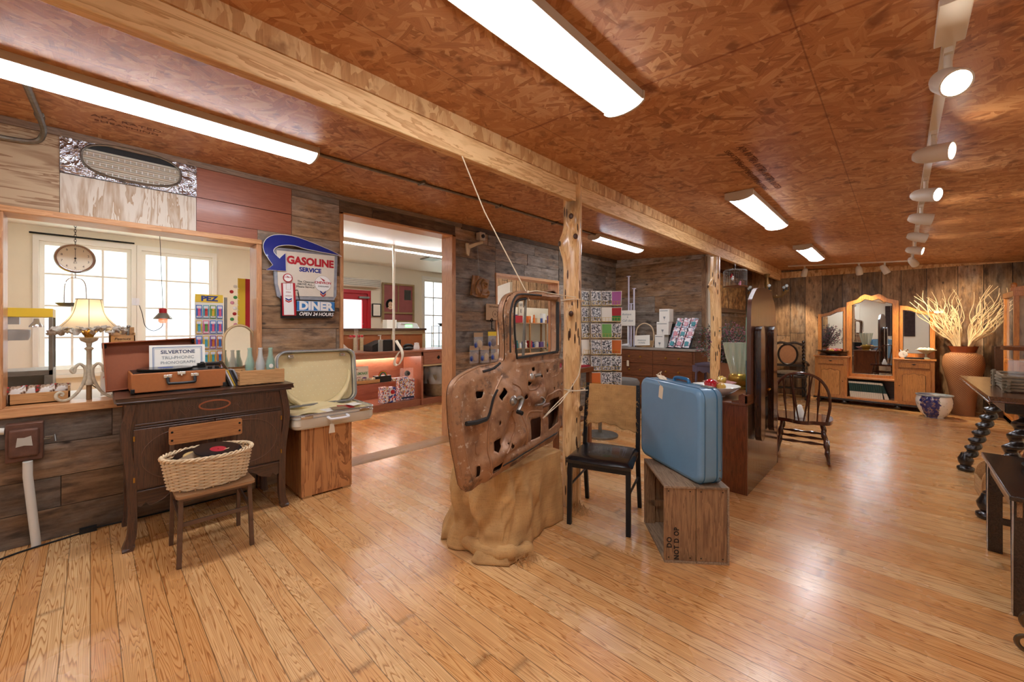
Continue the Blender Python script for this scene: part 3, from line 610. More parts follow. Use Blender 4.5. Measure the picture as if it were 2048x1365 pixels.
# bottle crate
t = thing('bottle_crate', 'small slatted wooden crate holding three glass bottles, at the right end of the console', 'crate', (.885, 3.52, .926))
for y in (-.115, .105): M().box((-.145, y, 0.008), (.145, y+.01, .108)).build('end_panel', 'small_crate', t, bev=.001)
for x in (-.145, .137):
    for i in range(3): M().box((x, -.105, .004+i*.034), (x+.008, .105, .03+i*.034)).build('slat', 'small_crate', t, bev=.001)
m = M(); 
for i in range(6): m.box((-.137+i*.047, -.105, .004), (-.105+i*.047, .105, .008))
m.build('base', 'small_crate', t)
m = M()
for i in range(5): m.box((-.09+i*.045, -.105, .06), (-.087+i*.045, .105, .1))
m.box((-.137, -.002, .06), (.137, .002, .1)); m.build('divider', 'small_crate', t)
plain('bottle_green', 'a4c8b4', .05, alpha=.42, spec=.9); plain('bottle_clear', 'dfe6e4', .05, alpha=.35, spec=.8)
bp_ = [(0, 0), (.024, 0), (.027, .006), (.027, .03), (.023, .055), (.027, .09), (.026, .11), (.014, .15), (.0115, .185), (.0135, .187), (.0135, .195), (.010, .196), (.008, .15), (.02, .1), (.018, .02), (0, .01)]
for i, (x, y, mt, lb) in enumerate(((.835, 3.55, 'bottle_green', 'green glass bottle, leftmost in the small crate'), (.90, 3.53, 'bottle_clear', 'clear glass bottle in the small crate, between two green ones'), (.955, 3.48, 'bottle_green', 'green glass bottle with a round white mark, rightmost in the small crate'))):
    t = thing('glass_bottle', lb, 'bottle', (x, y, .9345+.03)); t.scale = (1.2, 1.2, 1.32); M().lathe(bp_, 20).build('bottle_body', mt, t, loc=(0,0,-.022))
    m = M(); 
    if i == 2: M().lathe([(.0, 0), (.012, 0), (.012, .002), (0, .002)], 20).build('mark', 'paper', t, loc=(-.004, -.028, .07), rot=(PI/2, 0, 0))
# arched mirror behind the crate
t = thing('arched_mirror', 'arched mirror in a pale gilt frame behind the glass bottles on the display sill', 'mirror', (.86, 3.95, .858), rot=(-.06, 0, 0))
arc = [(-.11, 0), (-.11, .3)]+[(-.11*math.cos(PI*i/14), .38+.13*math.sin(PI*i/14)) for i in range(15)]+[(.11, .3), (.11, 0)]
M().prism(arc, 0, .006).build('mirror_glass', 'mirror', t)
M().tube([(x, -.002, z) for x, z in arc], .010, 8).build('frame', plain('pale_gilt', 'cbb48c', .35, .6), t)
# table lamp
def lamp_shade_mat():
    m, nt, b = newm('shade_cloth'); b.inputs['Base Color'].default_value = lin('eadfc4'); b.inputs['Roughness'].default_value = .8
    tr = nd(nt, 'ShaderNodeBsdfTranslucent'); tr.inputs[0].default_value = lin('f7ead0'); mx = nd(nt, 'ShaderNodeMixShader'); mx.inputs[0].default_value = .6
    nt.links.new(b.outputs[0], mx.inputs[1]); nt.links.new(tr.outputs[0], mx.inputs[2]); nt.links.new(mx.outputs[0], nt.nodes['Material Output'].inputs[0]); MT['shade_cloth'] = m
lamp_shade_mat(); plain('aged_cream', 'c9c0a8', .5, var=.25, vs=40); plain('ruffle', 'c8bfb0', .9, var=.3, vs=60)
t = thing('table_lamp', 'lit table lamp with a cream bell shade and scrolled feet on the display sill', 'lamp', (-.006, 3.99, .858))
sp = [(.062, .68), (.066, .66), (.078, .60), (.10, .55), (.135, .505), (.165, .48)]
m = M(); n = 48; vs = []; pf = s2([(z, r) for r, z in sp], 4)
m.lathe([(r, z) for z, r in pf], 48, cap=False); m.build('lamp_shade', 'shade_cloth', t)
m = M()
for k in range(6):
    a = PI/6+k*PI/3; m.tube([((r+.001)*math.cos(a), (r+.001)*math.sin(a), z) for z, r in pf], .0022, 5)
m.tube([(.063*math.cos(a), .063*math.sin(a), .682) for a in [2*PI*i/24 for i in range(24)]], .003, 6, close=True)
m.build('shade_rib', plain('tan_trim', '9c8f78', .7), t)
m = M(); random.seed(3)
for k in range(70):
    a = 2*PI*k/70+random.uniform(-.03, .03); r = .168+random.uniform(-.006, .012); z = .474+random.uniform(-.018, .016)
    m.x = Matrix.Translation((r*math.cos(a), r*math.sin(a), z)) @ Matrix.Rotation(random.uniform(0, 6), 4, (random.random(), random.random(), random.random()))
    m.add([(-.024, -.011, 0), (0, -.018, .009), (.024, -.008, 0), (.021, .012, -.008), (0, .017, .008), (-.021, .011, 0)], [(0, 1, 4, 5), (1, 2, 3, 4)])
m.x = Matrix(); m.build('ruffle_trim', 'ruffle', t, solid=.003)
m = M(); m.lathe([(0, .10), (.022, .10), (.022, .12), (.014, .14), (.013, .33), (.018, .34), (.026, .345), (.012, .36), (.014, .37), (.016, .385), (.04, .40), (.048, .42), (.03, .422), (0, .422)], 20); m.build('column', 'aged_cream', t)
m = M(); m.lathe([(0, 0), (.014, 0), (.014, .1), (0, .1)], 12); m.build('stem', plain('lamp_brown', '8a6a44', .5), t)
for k in range(3):
    a = [PI*1.12, PI*1.9, PI*.5][k]; m = M(); c, s = math.cos(a), math.sin(a)
    P = [(.075, .225), (.088, .208), (.078, .19), (.072, .2), (.068, .225), (.045, .245), (.02, .215), (.018, .17), (.028, .12), (.055, .06), (.095, .02), (.13, .012), (.155, .03), (.158, .055), (.14, .068), (.128, .055), (.135, .042)]
    q = smoothc([(c*r, s*r, z) for r, z in P], 5); m.tube(q, .009, 8); m.build('leg', 'aged_cream', t)
m = M()
for k in range(9):
    a = 2*PI*k/9; c, s = math.cos(a), math.sin(a); m.x = Matrix.Rotation(a, 4, 'Z')
    m.add([(.012, -.012, .42), (.012, .012, .42), (.032, .013, .45), (.032, -.013, .45), (.04, .0, .475)], [(0, 1, 2, 3), (3, 2, 4)])
m.x = Matrix(); m.lathe([(.02, .42), (.024, .44), (.016, .465), (.01, .47), (.008, .52)], 12); m.build('gilt_leaves', 'brass', t, solid=.002)['label'] = 'gilt leaf cup'
emis('warm_bulb', 'ffdfae', 26); M().ball((0, 0, .56), .022).build('bulb', 'warm_bulb', t)
M().tube(smoothc([(0, .02, .11), (.06, -.01, .05), (.12, -.02, .006), (.17, -.02, .004)], 5), .003, 6).build('cord', 'dark_iron', t)
# ---------------- display shelf behind the opening, with its wares ----------------
t = thing('display_table', 'white painted display counter behind the opening', 'table', (-.3, 4.55, .02))
M().box((-1.6, -.45, .76), (1.75, .45, .80)).build('tabletop', 'white_paint', t, bev=.003)
M().box((-1.55, -.42, 0), (1.7, .42, .76)).build('cabinet_base', 'white_paint', t)
T0 = .82
t = thing('popcorn_machine', 'popcorn machine with a yellow top and glass walls, at the left of the display opening', 'popcorn machine', (-.39, 4.42, T0))
M().box((-.21, -.17, .60), (.21, .17, .66)).build('canopy', 'yellow', t, bev=.003)
m = M()
for sx in (-1, 1):
    for sy in (-1, 1): m.box((sx*.2-.01, sy*.16-.01, .2), (sx*.2+.01, sy*.16+.01, .6))
m.box((-.21, -.17, .2), (.21, .17, .235)); m.box((-.21, -.17, 0), (-.17, .17, .2)); m.box((.17, -.17, 0), (.21, .17, .2)); m.box((-.21, -.17, 0), (.21, .17, .02)); m.box((-.21, .14, 0), (.21, .17, .2)); m.build('frame', 'steel', t, bev=.002)
M().box((-.19, -.165, .235), (.19, -.162, .6)).build('glass_panel', 'clear_glass', t)
m = M(); m.lathe([(0, 0), (.09, 0), (.1, .03), (.1, .07), (.09, .075), (0, .075)], 24, (0, 0, .44)); m.tube(smoothc([(-.16, 0, .6), (-.16, 0, .45), (-.1, 0, .42), (-.05, 0, .44)], 4), .006); m.box((-.05, -.03, .55), (.05, .03, .6)); m.build('kettle', 'steel', t)
m = M(); m.lathe([(.012, .04), (.015, .02), (.035, -.01), (.036, -.02), (0, -.02)], 16, (.13, -.08, .55)); m.build('lamp_head', 'chrome', t)
# snack crate with bags
t = thing('snack_crate', 'pale wooden crate full of snack bags on the display sill', 'crate', (-.225, 4.07, .858))
m = M(); m.box((-.13, -.06, 0), (.13, .06, .008)); m.box((-.13, -.06, 0), (.13, -.052, .07)); m.box((-.13, .052, 0), (.13, .06, .07)); m.box((-.13, -.06, 0), (-.122, .06, .07)); m.box((.122, -.06, 0), (.13, .06, .1)); m.build('box', 'small_crate', t, bev=.001)
def bagm():
    m, nt, b = newm('snack_bag_print'); tc = nd(nt, 'ShaderNodeTexCoord'); n = nd(nt, 'ShaderNodeTexNoise', inputs={'Scale': 22, 'Detail': 2}); nt.links.new(tc.outputs['Object'], n.inputs[0])
    nt.links.new(ramp(nt, n.outputs[0], [(.4, 'ece6dc'), (.5, 'b5a08a'), (.56, '6b4a3a'), (.62, 'c23a3a'), (.7, 'f2efe8')], 'CONSTANT'), b.inputs['Base Color']); b.inputs['Roughness'].default_value = .2; MT['snack_bag_print'] = m
bagm()
def bag(w, h, d):
    def f(u, v):
        x = (u-.5)*w; z = v*h; e = math.sin(PI*u)**.5*math.sin(PI*v)**.6
        return (x, -d*e, z)
    def g(u, v): x, y, z = f(1-u, v); return (x, -y, z)
    m = M(); m.grid(f, 10, 8); m.grid(g, 10, 8); return m
for k in range(4):
    o = bag(.085, .10, .018).build('snack_bag', 'snack_bag_print', None, loc=(-.325+k*.062, 4.045+.018*(k % 2), .875), rot=(-.15, .12*(k % 2)-.06, 0)); tag(o, '%s red printed snack bag from the left in the pale crate on the sill' % ORD[k], 'bag', 'snack bags in the sill crate')
# peanut box
t = thing('peanut_box', 'pine box marked Peanuts behind the lamp', 'box', (.165, 4.22, T0))
m = M(); m.box((-.065, -.05, 0), (.065, .05, .40)); m.box((-.07, -.06, .39), (.07, -.052, .47)); m.box((-.07, .05, .39), (.07, .06, .53)); m.box((-.07, -.06, .39), (-.062, .06, .5)); m.box((.062, -.06, .39), (.07, .06, .49)); m.build('box', 'small_crate', t, bev=.001)
M().text('Peanuts', .028, (0, -.061, .443), shear=.2).text('$2.99', .024, (0, -.061, .412), shear=.2).build('lettering', 'ink', t, smooth=0)
M().box((-.06, -.03, .47), (.0, .03, .52)).build('carton', plain('card', 'c89b6a', .8), t)
m = M(); m.tube([(.03, 0, .44), (.035, 0, .53)], .008).ball((.035, 0, .535), .012); m.build('scoop', 'steel', t)
t = thing('price_card', 'red printed paper card leaning behind the table lamp', 'card', (.10, 4.13, .858), rot=(-.1, 0, 0))
M().box((-.05, 0, 0), (.06, .003, .17)).build('card', 'paper', t); M().text('PEANUTS', .02, (.005, -.001, .13)).text('HOT', .03, (.005, -.001, .10)).build('lettering', 'red', t, smooth=0)
# hanging scale
t = thing('hanging_scale', 'hanging scale with a round numbered dial and a pan, left in the display opening', 'scale', (-.075, 4.3, 1.845))
m = M(); m.lathe([(0, -.03), (.098, -.03), (.104, -.02), (.104, .02), (.098, .028), (.092, .028), (.09, .022), (0, .022)], 40); o = m.build('case', 'chrome', t, rot=(PI/2, 0, 0))
M().lathe([(0, .0225), (.088, .0225), (.088, .024), (0, .024)], 40).build('dial', plain('dial_cream', 'efe6cf', .5), t, rot=(PI/2, 0, 0))
m = M()
for k, s in enumerate('0123456789'):
    a = PI/2-2*PI*k/10; m.text(s, .021, (.069*math.cos(a), -.0245, .069*math.sin(a)))
m.tube([(0, -.027, -.025), (0, -.027, .07)], .0016, 4); m.tube([(-.008, -.027, -.035), (0, -.027, -.005), (.008, -.027, -.035), (-.008, -.027, -.035)], .0012, 4); m.cyl((0, -.029, 0), (0, -.024, 0), .006, 10)
for k in range(50): a = 2*PI*k/50; m.bx((.084*math.cos(a), -.0245, .084*math.sin(a)), (.005, .0005, .0008), (0, -a, 0))
m.build('numerals', 'ink', t, smooth=0)
m = M()
z = .104
while z < .84: m.tube([(.006*math.cos(q)*(1 if int(z*1000/17) % 2 else .3), .006*math.cos(q)*(.3 if int(z*1000/17) % 2 else 1), z+.010+.012*math.sin(q)) for q in [2*PI*i/8 for i in range(8)]], .0016, 4, close=True); z += .0175
m.build('chain', 'dark_iron', t)
m = M(); m.tube(smoothc([(-.055, 0, -.325), (-.052, 0, -.2), (-.035, 0, -.15), (0, 0, -.14), (.035, 0, -.15), (.052, 0, -.2), (.055, 0, -.325)], 6), .003, 6); m.tube([(0, 0, -.104), (0, 0, -.142)], .004, 6); m.build('hanger', 'chrome', t)
M().lathe([(0, -.345), (.075, -.345), (.098, -.325), (.1, -.322), (.094, -.325), (.072, -.34), (0, -.34)], 30).build('pan', 'steel', t)
# red lantern
t = thing('hanging_lantern', 'small red and silver lantern hanging on a cord in the display opening', 'lantern', (.425, 4.5, 1.42))
M().lathe([(0, .045), (.026, .045), (.026, .085), (.02, .09), (0, .09)], 20).build('cap', 'red', t); M().lathe([(.03, .05), (.062, .005), (.064, .0), (.05, .002), (.022, .045)], 24, cap=False).build('hood', 'steel', t)
M().lathe([(.02, .01), (.03, -.005), (.03, -.02), (.018, -.035), (0, -.035)], 20).build('red_glass', emis('red_glow', 'ff3a1a', 2.5), t)
M().lathe([(.05, .0), (.06, -.03), (.045, -.07), (.015, -.085), (0, -.085)], 20, cap=False).build('glass_globe', 'clear_glass', t)
M().tube([(0, 0, .09), (-.02, 0, .7), (-.03, 0, 1.27)], .002, 5).build('cord', 'dark_iron', t)
M().tube(smoothc([(0, 0, -.03), (-.01, 0, -.07), (-.06, 0, -.1), (-.11, .01, -.06), (-.13, .02, .05), (-.16, .03, .16)], 6), .0025, 5).build('wire', 'dark_iron', t)
M().box((-.19, .02, .11), (-.145, .05, .17)).build('plug_box', 'white_plastic', t)
# candy rack
t = thing('candy_rack', 'tall white display board headed PEZ with rows of candy packs, right in the display opening', 'rack', (.73, 4.42, T0))
M().box((-.1, 0, 0), (.1, .02, .80)).build('board', 'white_paint', t); M().box((-.1, -.003, .75), (.1, 0, .82)).build('header', 'yellow', t)
M().text('PEZ', .06, (0, -.004, .782), bold=.003, sxy=(1.2, 1)).build('lettering', plain('pez_navy', '2b3f86', .5), t, smooth=0)
m = M(); m.tube([(.12, 0, 0), (.12, 0, .8)], .012, 8); m.build('post', 'steel', t)
cl = ['c4423f', '3f78c4', 'e0b53a', '7f4aa0', 'd9608a', '4aa7b8', 'd27a35', '5a9a4a']
protos = {}; LB = lambda r, c: 'candy pack in the %s row of the white rack, %s column' % (['top', 'second', 'middle', 'fourth', 'bottom'][r], ['left', 'left middle', 'right middle', 'right'][c])
for r in range(5):
    for c in range(4):
        k = random.randrange(8); z = T0+.61-r*.135; x = .655+c*.05
        if k not in protos:
            q = thing('candy_pack', LB(r, c), 'candy pack', (x, 4.405, z), group='candy packs on the rack')
            M().box((-.021, 0, 0), (.021, .004, .115)).build('card', plain('pk_'+cl[k], cl[k], .35), q)
            M().box((-.016, -.001, .085), (.016, 0, .108)).box((-.017, -.001, .006), (.017, 0, .02)).build('print', plain('pk_w', 'e8e4ea', .4), q)
            m = M(); m.box((-.009, -.012, .02), (.009, -.001, .07)); m.ball((0, -.008, .076), .011, 8); m.build('dispenser', plain('pkd_'+cl[(k+3) % 8], cl[(k+3) % 8], .3), q); protos[k] = q
        else: dup(protos[k], (x, 4.405, z), label=LB(r, c))
# lollipop board
t = thing('lollipop_board', 'yellow and red upright board with lollipops behind the candy rack', 'display board', (1.0, 4.6, T0))
M().box((-.02, -.02, 0), (.04, .0, 1.0)).build('yellow_panel', 'yellow', t); M().box((.04, -.02, 0), (.09, .0, 1.0)).build('red_panel', 'red', t)
for k in range(10):
    a = (-.03-.05*random.random()); z = .45+k*.052
    q = thing('lollipop', '%s lollipop on the yellow board, %s from the bottom' % (['red', 'white', 'pink', 'green'][k % 4], ORD[k]), 'lollipop', (1.0+a, 4.56, T0+z), group='lollipops on the yellow board')
    M().tube([(0, 0, 0), (-a*.8, .02, -.02)], .0015, 5).build('stick', 'white_plastic', q); M().ball((0, 0, 0), .017, 10).build('candy', ['red', 'white_plastic', 'pink', 'green'][k % 4], q)

# ---------------- school chair, basket ----------------
plain('chair_metal', '6b5546', .4, .5, var=.12, vs=30)
t = thing('school_chair', 'old school chair with a wood seat and brown metal frame, holding the wicker basket', 'chair', (.52, 3.07, 0), rz=-.01)
M().prism(rrect(-.19, -.20, .19, .15, .03), .392, .408, 'xy').build('seat', wood('seat_oak', 'a98058', '7d5838', 0, 1.6, .45), t, bev=.004)
bk = M().prism(rrect(-.19, .628, .19, .735, .012), .145, .16).build('backrest', wood('back_oak', 'bd7f4a', '94592f', 0, 1.4, .4), t, bev=.003)
m = M()
for s in (-1, 1):
    for z in (.655, .705): m.ball((s*.175, .143, z), .007, 8, (1, .5, 1))
m.build('rivet', 'dark_iron', bk)
for s in (-1, 1):
    M().tube([(s*.176, -.165, 0), (s*.165, -.15, .39)], .0165, 4).build('leg', 'chair_metal', t, bev=.003)
    M().tube([(s*.176, .185, 0), (s*.17, .155, .39), (s*.176, .165, .735)], .0155, 4).build('leg', 'chair_metal', t, bev=.003)
m = M(); m.bx((0, -.155, .235), (.33, .012, .024)); m.bx((0, .175, .30), (.33, .012, .024))
for s in (-1, 1): m.bx((s*.165, .01, .265), (.012, .33, .024), (.1, 0, 0)); m.bx((s*.165, 0, .378), (.014, .3, .022))
m.bx((0, -.155, .378), (.33, .014, .022)); m.bx((0, .155, .378), (.33, .014, .022)); m.build('stretcher', 'chair_metal', t, bev=.002)
plain('wicker', 'e2c8a0', .55, var=.22, vs=25); plain('wicker2', 'cfa877', .55, var=.22, vs=25)
t = thing('wicker_basket', 'oval wicker basket of old records on the school chair', 'basket', (.50, 3.04, .410), rz=0)
def orow(z, k, rx, ry, n=28, amp=.006, N=112):
    return [((rx+amp*math.cos(PI*n*i/N+PI*k))*math.cos(2*PI*i/N), (ry+amp*math.cos(PI*n*i/N+PI*k))*math.sin(2*PI*i/N), z) for i in range(N)]
m = M()
for r in range(17): z = .01+r*.0095; g = z/.17; m.tube(orow(z, r % 2, .187+.03*g, .128+.028*g, 28), .0058, 5, close=True)
m.build('weave', 'wicker', t)
m = M()
for i in range(28):
    a = 2*PI*(i+.0)/28; m.tube([((.187+.03*g)*math.cos(a), (.128+.028*g)*math.sin(a), g*.18) for g in (0, .5, 1)], .0045, 5)
m.lathe([(0, .004), (.165, .004), (.165, .012), (0, .012)], 40, sy=.7); m.build('stake', 'wicker2', t)
m = M()
for k in range(3): m.tube([((.222+.008*math.cos(i*.75+k*2.1))*math.cos(2*PI*i/120), (.162+.008*math.cos(i*.75+k*2.1))*math.sin(2*PI*i/120), .183+.008*math.sin(i*.75+k*2.1)) for i in range(120)], .0058, 5, close=True)
m.build('rim', 'wicker', t)
record('vinyl_record', 'black record with a red centre lying tilted on top of the wicker basket', (.545, 3.03, .600), (.16, .08, 0), .122)
record('vinyl_record', 'black record half hidden at the left of the wicker basket', (.42, 3.06, .585), (.2, -.15, .3), .085, red='c9a86a')
for k, (x, y, rx, ry) in enumerate(((.44, 3.09, -.25, -.35), (.40, 3.0, .35, -.3), (.60, 3.10, -.3, .2))):
    o = M().bx((0, 0, 0), (.2, .19, .004)).build('paper_sleeve', 'kraft' if k == 1 else plain('sleeve', 'c9ab84', .8), None, loc=(x*.6+.2, y*.6+1.22, .572+.006*k), rot=(rx*.5, ry*.5, k*.6)); o.scale = (.62, .62, 1); tag(o, ['tan paper sleeve at the back left of the wicker basket', 'brown paper sleeve at the front left of the wicker basket', 'tan paper sleeve at the back right of the wicker basket'][k], 'sleeve')
# ---------------- electric box, pipes, cord ----------------
plain('rusty_brown', '6a4a3c', .5, .3, var=.3, vs=18); plain('pvc', 'dcd8cc', .4)
t = thing('electric_box', 'old rusty brown switch box on the wall at far left', 'electric box', (-.275, 3.88, .655))
M().box((-.075, -.07, -.115), (.075, 0, .115)).build('case', 'rusty_brown', t, bev=.006); M().box((-.06, -.095, -.085), (.06, -.066, .085)).build('cover', 'rusty_brown', t, bev=.022, seg=4)
M().prism([(-.032, -.02), (-.026, .035), (.0, .032), (.028, .04), (.034, -.02), (0, -.014)], -.0975, -.0955, 'xz').build('label_plate', plain('plate_grey', 'b9b2a4', .5), t)
M().tube([(.075, -.035, .0), (.10, -.035, .0), (.12, -.04, .02), (.125, -.05, -.02)], .006, 6).cyl((.08, -.05, .015), (.115, -.05, .015), .004, 6).build('lever', 'steel', t)
tag(M().tube([(-.262, 3.80, .54), (-.262, 3.81, .45), (-.232, 3.85, .02), (-.232, 3.85, 0)], .021, 14).build('pvc_pipe', 'pvc'), 'white plastic pipe from the rusty switch box down to the floor', 'pipe')
tag(M().tube(smoothc([(-.352, 3.82, .735), (-.40, 3.82, .735), (-.43, 3.83, .70), (-.44, 3.84, .55), (-.44, 3.84, 0)], 5), .02, 14).build('pvc_pipe', 'pvc'), 'white plastic pipe leaving the left side of the rusty switch box', 'pipe')
m = M(); m.tube(smoothc([(-.6, 3.6, .006), (-.42, 3.72, .006), (-.3, 3.79, .006), (-.15, 3.83, .006), (-.05, 3.85, .008), (.02, 3.87, .012), (.4, 3.86, .008), (.9, 3.86, .008)], 6), .0055, 6); m.box((-.05, 3.845, 0), (.03, 3.885, .03)); tag(m.build('power_cord', 'rubber'), 'black power cord and plug along the bottom of the left wall', 'cord')

# ---------------- plywood box and cream suitcase ----------------
t = thing('plywood_box', 'varnished plywood box standing on end under the open cream suitcase', 'box', (1.347, 3.58, 0), rz=-.035)
m = M(); m.box((-.20, -.21, .012), (.20, .22, .55)); m.build('box', 'plywood', t, bev=.004)
for s in (-1, 1): M().box((s*.19-.07*(s > 0), -.213, 0), (s*.19+.07*(s < 0), .2, .016)).build('runner', 'light_oak', t)
plain('case_cream', 'ddd3bd', .35); plain('case_rim', 'b8bfc6', .25, .8); plain('lining', 'ead6a2', .6, var=.06, vs=5)
t = thing('cream_suitcase', 'open cream hard suitcase with a yellow dotted lining, on the plywood box', 'suitcase', (1.402, 3.56, .552), rz=-.03, rot=None)
SW, SD = .328, .24
def shell(m, z0, z1, r=.06, inset=0.0):
    o = rrect(-SW+inset, -SD+inset, SW-inset, SD-inset, r, 6); return o
o1 = rrect(-SW, -SD, SW, SD, .06, 6); i1 = rrect(-SW+.008, -SD+.008, SW-.008, SD-.008, .055, 6)
m = M(); ob = rrect(-SW+.02, -SD+.02, SW-.02, SD-.02, .05, 6); n = len(o1)
vs = [(x, y, .0) for x, y in ob]+[(x, y, .03) for x, y in o1]+[(x, y, .11) for x, y in o1]+[(x, y, .11) for x, y in i1]+[(x, y, .012) for x, y in i1]
fs = [tuple(range(n-1, -1, -1)), tuple(4*n+i for i in range(n))]
for k in range(4): fs += [(k*n+i, k*n+(i+1) % n, (k+1)*n+(i+1) % n, (k+1)*n+i) for i in range(n)]
m.add(vs, fs); m.build('lower_shell', 'case_cream', t)
M().tube([(x, y, .112) for x, y in o1], .006, 6, close=True).tube([(x*1.004, y*1.004, .085) for x, y in o1], .003, 6, close=True).build('rim', 'case_rim', t)
# lid leans back behind the base
lid = thing('x', 'x', 'x'); 
for k in ('label', 'category'): del lid[k]
lid.name = 'lid'; lid.parent = t; lid.location = (0.0, SD-.02, .115); lid.rotation_euler = (-.10, 0, 0)
H_ = .47; lo = rrect(-SW, 0, SW, H_, .075, 6); li = rrect(-SW+.01, .01, SW-.01, H_-.01, .07, 6); n = len(lo)
m = M(); vs = [(x, .0-.075, z) for x, z in lo]+[(x, .0, z) for x, z in lo]+[(x*.96, .02, (z-.235)*.95+.235) for x, z in lo]
fs = [(i, (i+1) % n, n+(i+1) % n, n+i) for i in range(n)]+[(n+i, n+(i+1) % n, 2*n+(i+1) % n, 2*n+i) for i in range(n)]+[tuple(2*n+i for i in range(n))]
m.add(vs, fs); m.build('lid_shell', 'case_cream', lid, solid=.003); M().tube([(x, -.075, z) for x, z in lo], .011, 6, close=True).build('lid_rim', 'case_rim', lid)
M().prism(rrect(-SW+.015, .012, SW-.015, H_-.015, .065, 6), -.02, -.012).build('lid_lining', 'lining', lid)
m = M()
for i in range(13):
    for j in range(9):
        x = -.26+i*.045+(.022 if j % 2 else 0); z = .08+j*.042
        if abs(x) < .29: m.cyl((x, -.0212, z), (x, -.0200, z), .0038, 6)
m.build('lining_dot', plain('dot', 'f4ecc8', .6), lid)
def pocket(u, v):
    a = PI+PI*u; x = .285*math.cos(a); zb = .30+.29*math.sin(a); sag = .12*math.sin(PI*u)
    zt = zb-.0; z = zb-.01-(.075+.01*math.sin(u*40))*v*(.4+.6*math.sin(PI*u)); return (x*(1+.03*v), -.026-.05*math.sin(PI*v)*math.sin(PI*u)-.004*math.sin(u*70)*v-.02*v, max(z, -.02))
M().grid(pocket, 80, 8).build('lining_pocket', 'lining', lid, solid=.004)
m = M()
for s in (-1, 1): m.box((s*.22-.02, -.075, H_-.06), (s*.22+.02, -.03, H_-.03)); m.cyl((s*.22-.02, -.07, H_-.045), (s*.22+.02, -.07, H_-.045), .008, 8)
m.build('catch', 'chrome', lid, bev=.003)
def cloth(u, v): x = -.31+.62*u; y = -.15+.36*v; return (x, y, .085+.02*math.sin(u*9+v*4)+.012*math.sin(v*13+u*5)+.03*v)
M().grid(cloth, 40, 24).build('lining_cloth', 'lining', t, solid=.004)
M().tube(smoothc([(-.07, -SD, .075), (-.07, -SD-.035, .07), (-.05, -SD-.05, .065), (.06, -SD-.05, .065), (.08, -SD-.035, .07), (.08, -SD, .075)], 5), .011, 8, flat=.8).build('handle', 'white_plastic', t)
for s in (-1, 1): M().box((s*.23-.045, -SD-.01, .085), (s*.23+.045, -SD+.002, .108)).build('clasp', 'chrome', t, bev=.003)
M().prism([(-.022, -.075), (.026, -.075), (.018, -.005), (-.014, -.005)], 0, .002, 'xz').tube([(0, 0, -.005), (0, .005, .03)], .001, 4).build('price_tag', 'tag_paper', t, loc=(-.06, -SD-.05, .03))
for k, (x, y, r, c) in enumerate(((-.02, -.14, .3, 'paper'), (.12, -.12, -.2, 'red'), (.05, -.16, .1, 'kraft'), (.2, -.1, .5, 'paper'))):
    o = M().bx((0, 0, 0), (.13, .09, .002)).build('old_photograph', c, None, loc=(1.40+x, 3.56+y, .665+.004*k), rot=(.1, .05, r)); tag(o, ['pale photograph at the left in the cream suitcase', 'red card lying in the cream suitcase', 'brown card at the front of the cream suitcase', 'pale photograph at the right in the cream suitcase'][k], 'card')
# ---------------- gasoline sign ----------------
WZ = 3.87
plain('sign_cream', 'ddd3c2', .35, var=.05, vs=12); plain('sign_blue', '1f2f86', .22, coat=.5); plain('sign_grey', '9aa0aa', .35, .6, var=.25, vs=18); plain('sign_black', '15141a', .25); plain('sign_red', 'b3202c', .3); plain('sign_sky', '2f78b8', .3); plain('sign_white', 'eceae6', .35)
t = thing('gasoline_sign', 'tin GASOLINE SERVICE and DINER sign with a big blue arrow on the barn wood wall', 'sign', (1.33, WZ, 1.78))
sh = lambda P: [(x-1.33, z-1.78) for x, z in P]
grey = [(1.088, 2.037), (1.626, 2.045), (1.615, 1.651), (1.59, 1.603), (1.142, 1.595), (1.109, 1.616), (1.09, 1.73), (1.085, 1.832)]
M().prism(sh(grey), -.012, .008).build('border', 'sign_grey', t, bev=.003)
M().prism(sh([(1.105, 2.012), (1.597, 2.022), (1.587, 1.635), (1.14, 1.625), (1.115, 1.72)]), -.016, -.01).build('panel', 'sign_cream', t, bev=.002)
outer = s2([(1.049, 1.872), (1.041, 1.926), (1.012, 1.974), (1.001, 2.031), (1.018, 2.085), (1.059, 2.124), (1.112, 2.143), (1.191, 2.15), (1.291, 2.141), (1.429, 2.107), (1.568, 2.066), (1.660, 2.026)], 4)
inner = s2([(1.60, 2.035), (1.429, 2.045), (1.33, 2.053), (1.24, 2.068), (1.16, 2.06), (1.106, 2.04), (1.080, 2.01), (1.085, 1.983), (1.124, 1.942)], 4)
arrow = [(1.024, 1.833), (1.073, 1.88)]+outer[4:]+inner+[(1.172, 1.995), (1.175, 1.838)]
M().prism(sh(arrow), -.028, -.014).build('arrow', 'sign_blue', t, bev=.004)
M().tube([(x-1.33, -.026, z-1.78) for x, z in arrow], .003, 5, close=True).build('arrow_edge', 'sign_white', t)
M().prism(sh([(1.135, 1.62), (1.138, 1.428), (1.266, 1.428), (1.57, 1.438), (1.598, 1.50), (1.598, 1.602), (1.255, 1.595)]), -.022, -.006).build('black_base', 'sign_black', t, bev=.003)
M().prism(sh([(1.262, 1.583), (1.592, 1.588), (1.592, 1.503), (1.262, 1.495)]), -.025, -.02).build('blue_bar', 'sign_sky', t, bev=.001)
M().tube([(x-1.33, -.026, z-1.78) for x, z in [(1.262, 1.583), (1.592, 1.588), (1.592, 1.503), (1.262, 1.495)]], .0018, 4, close=True).build('bar_edge', 'sign_white', t)
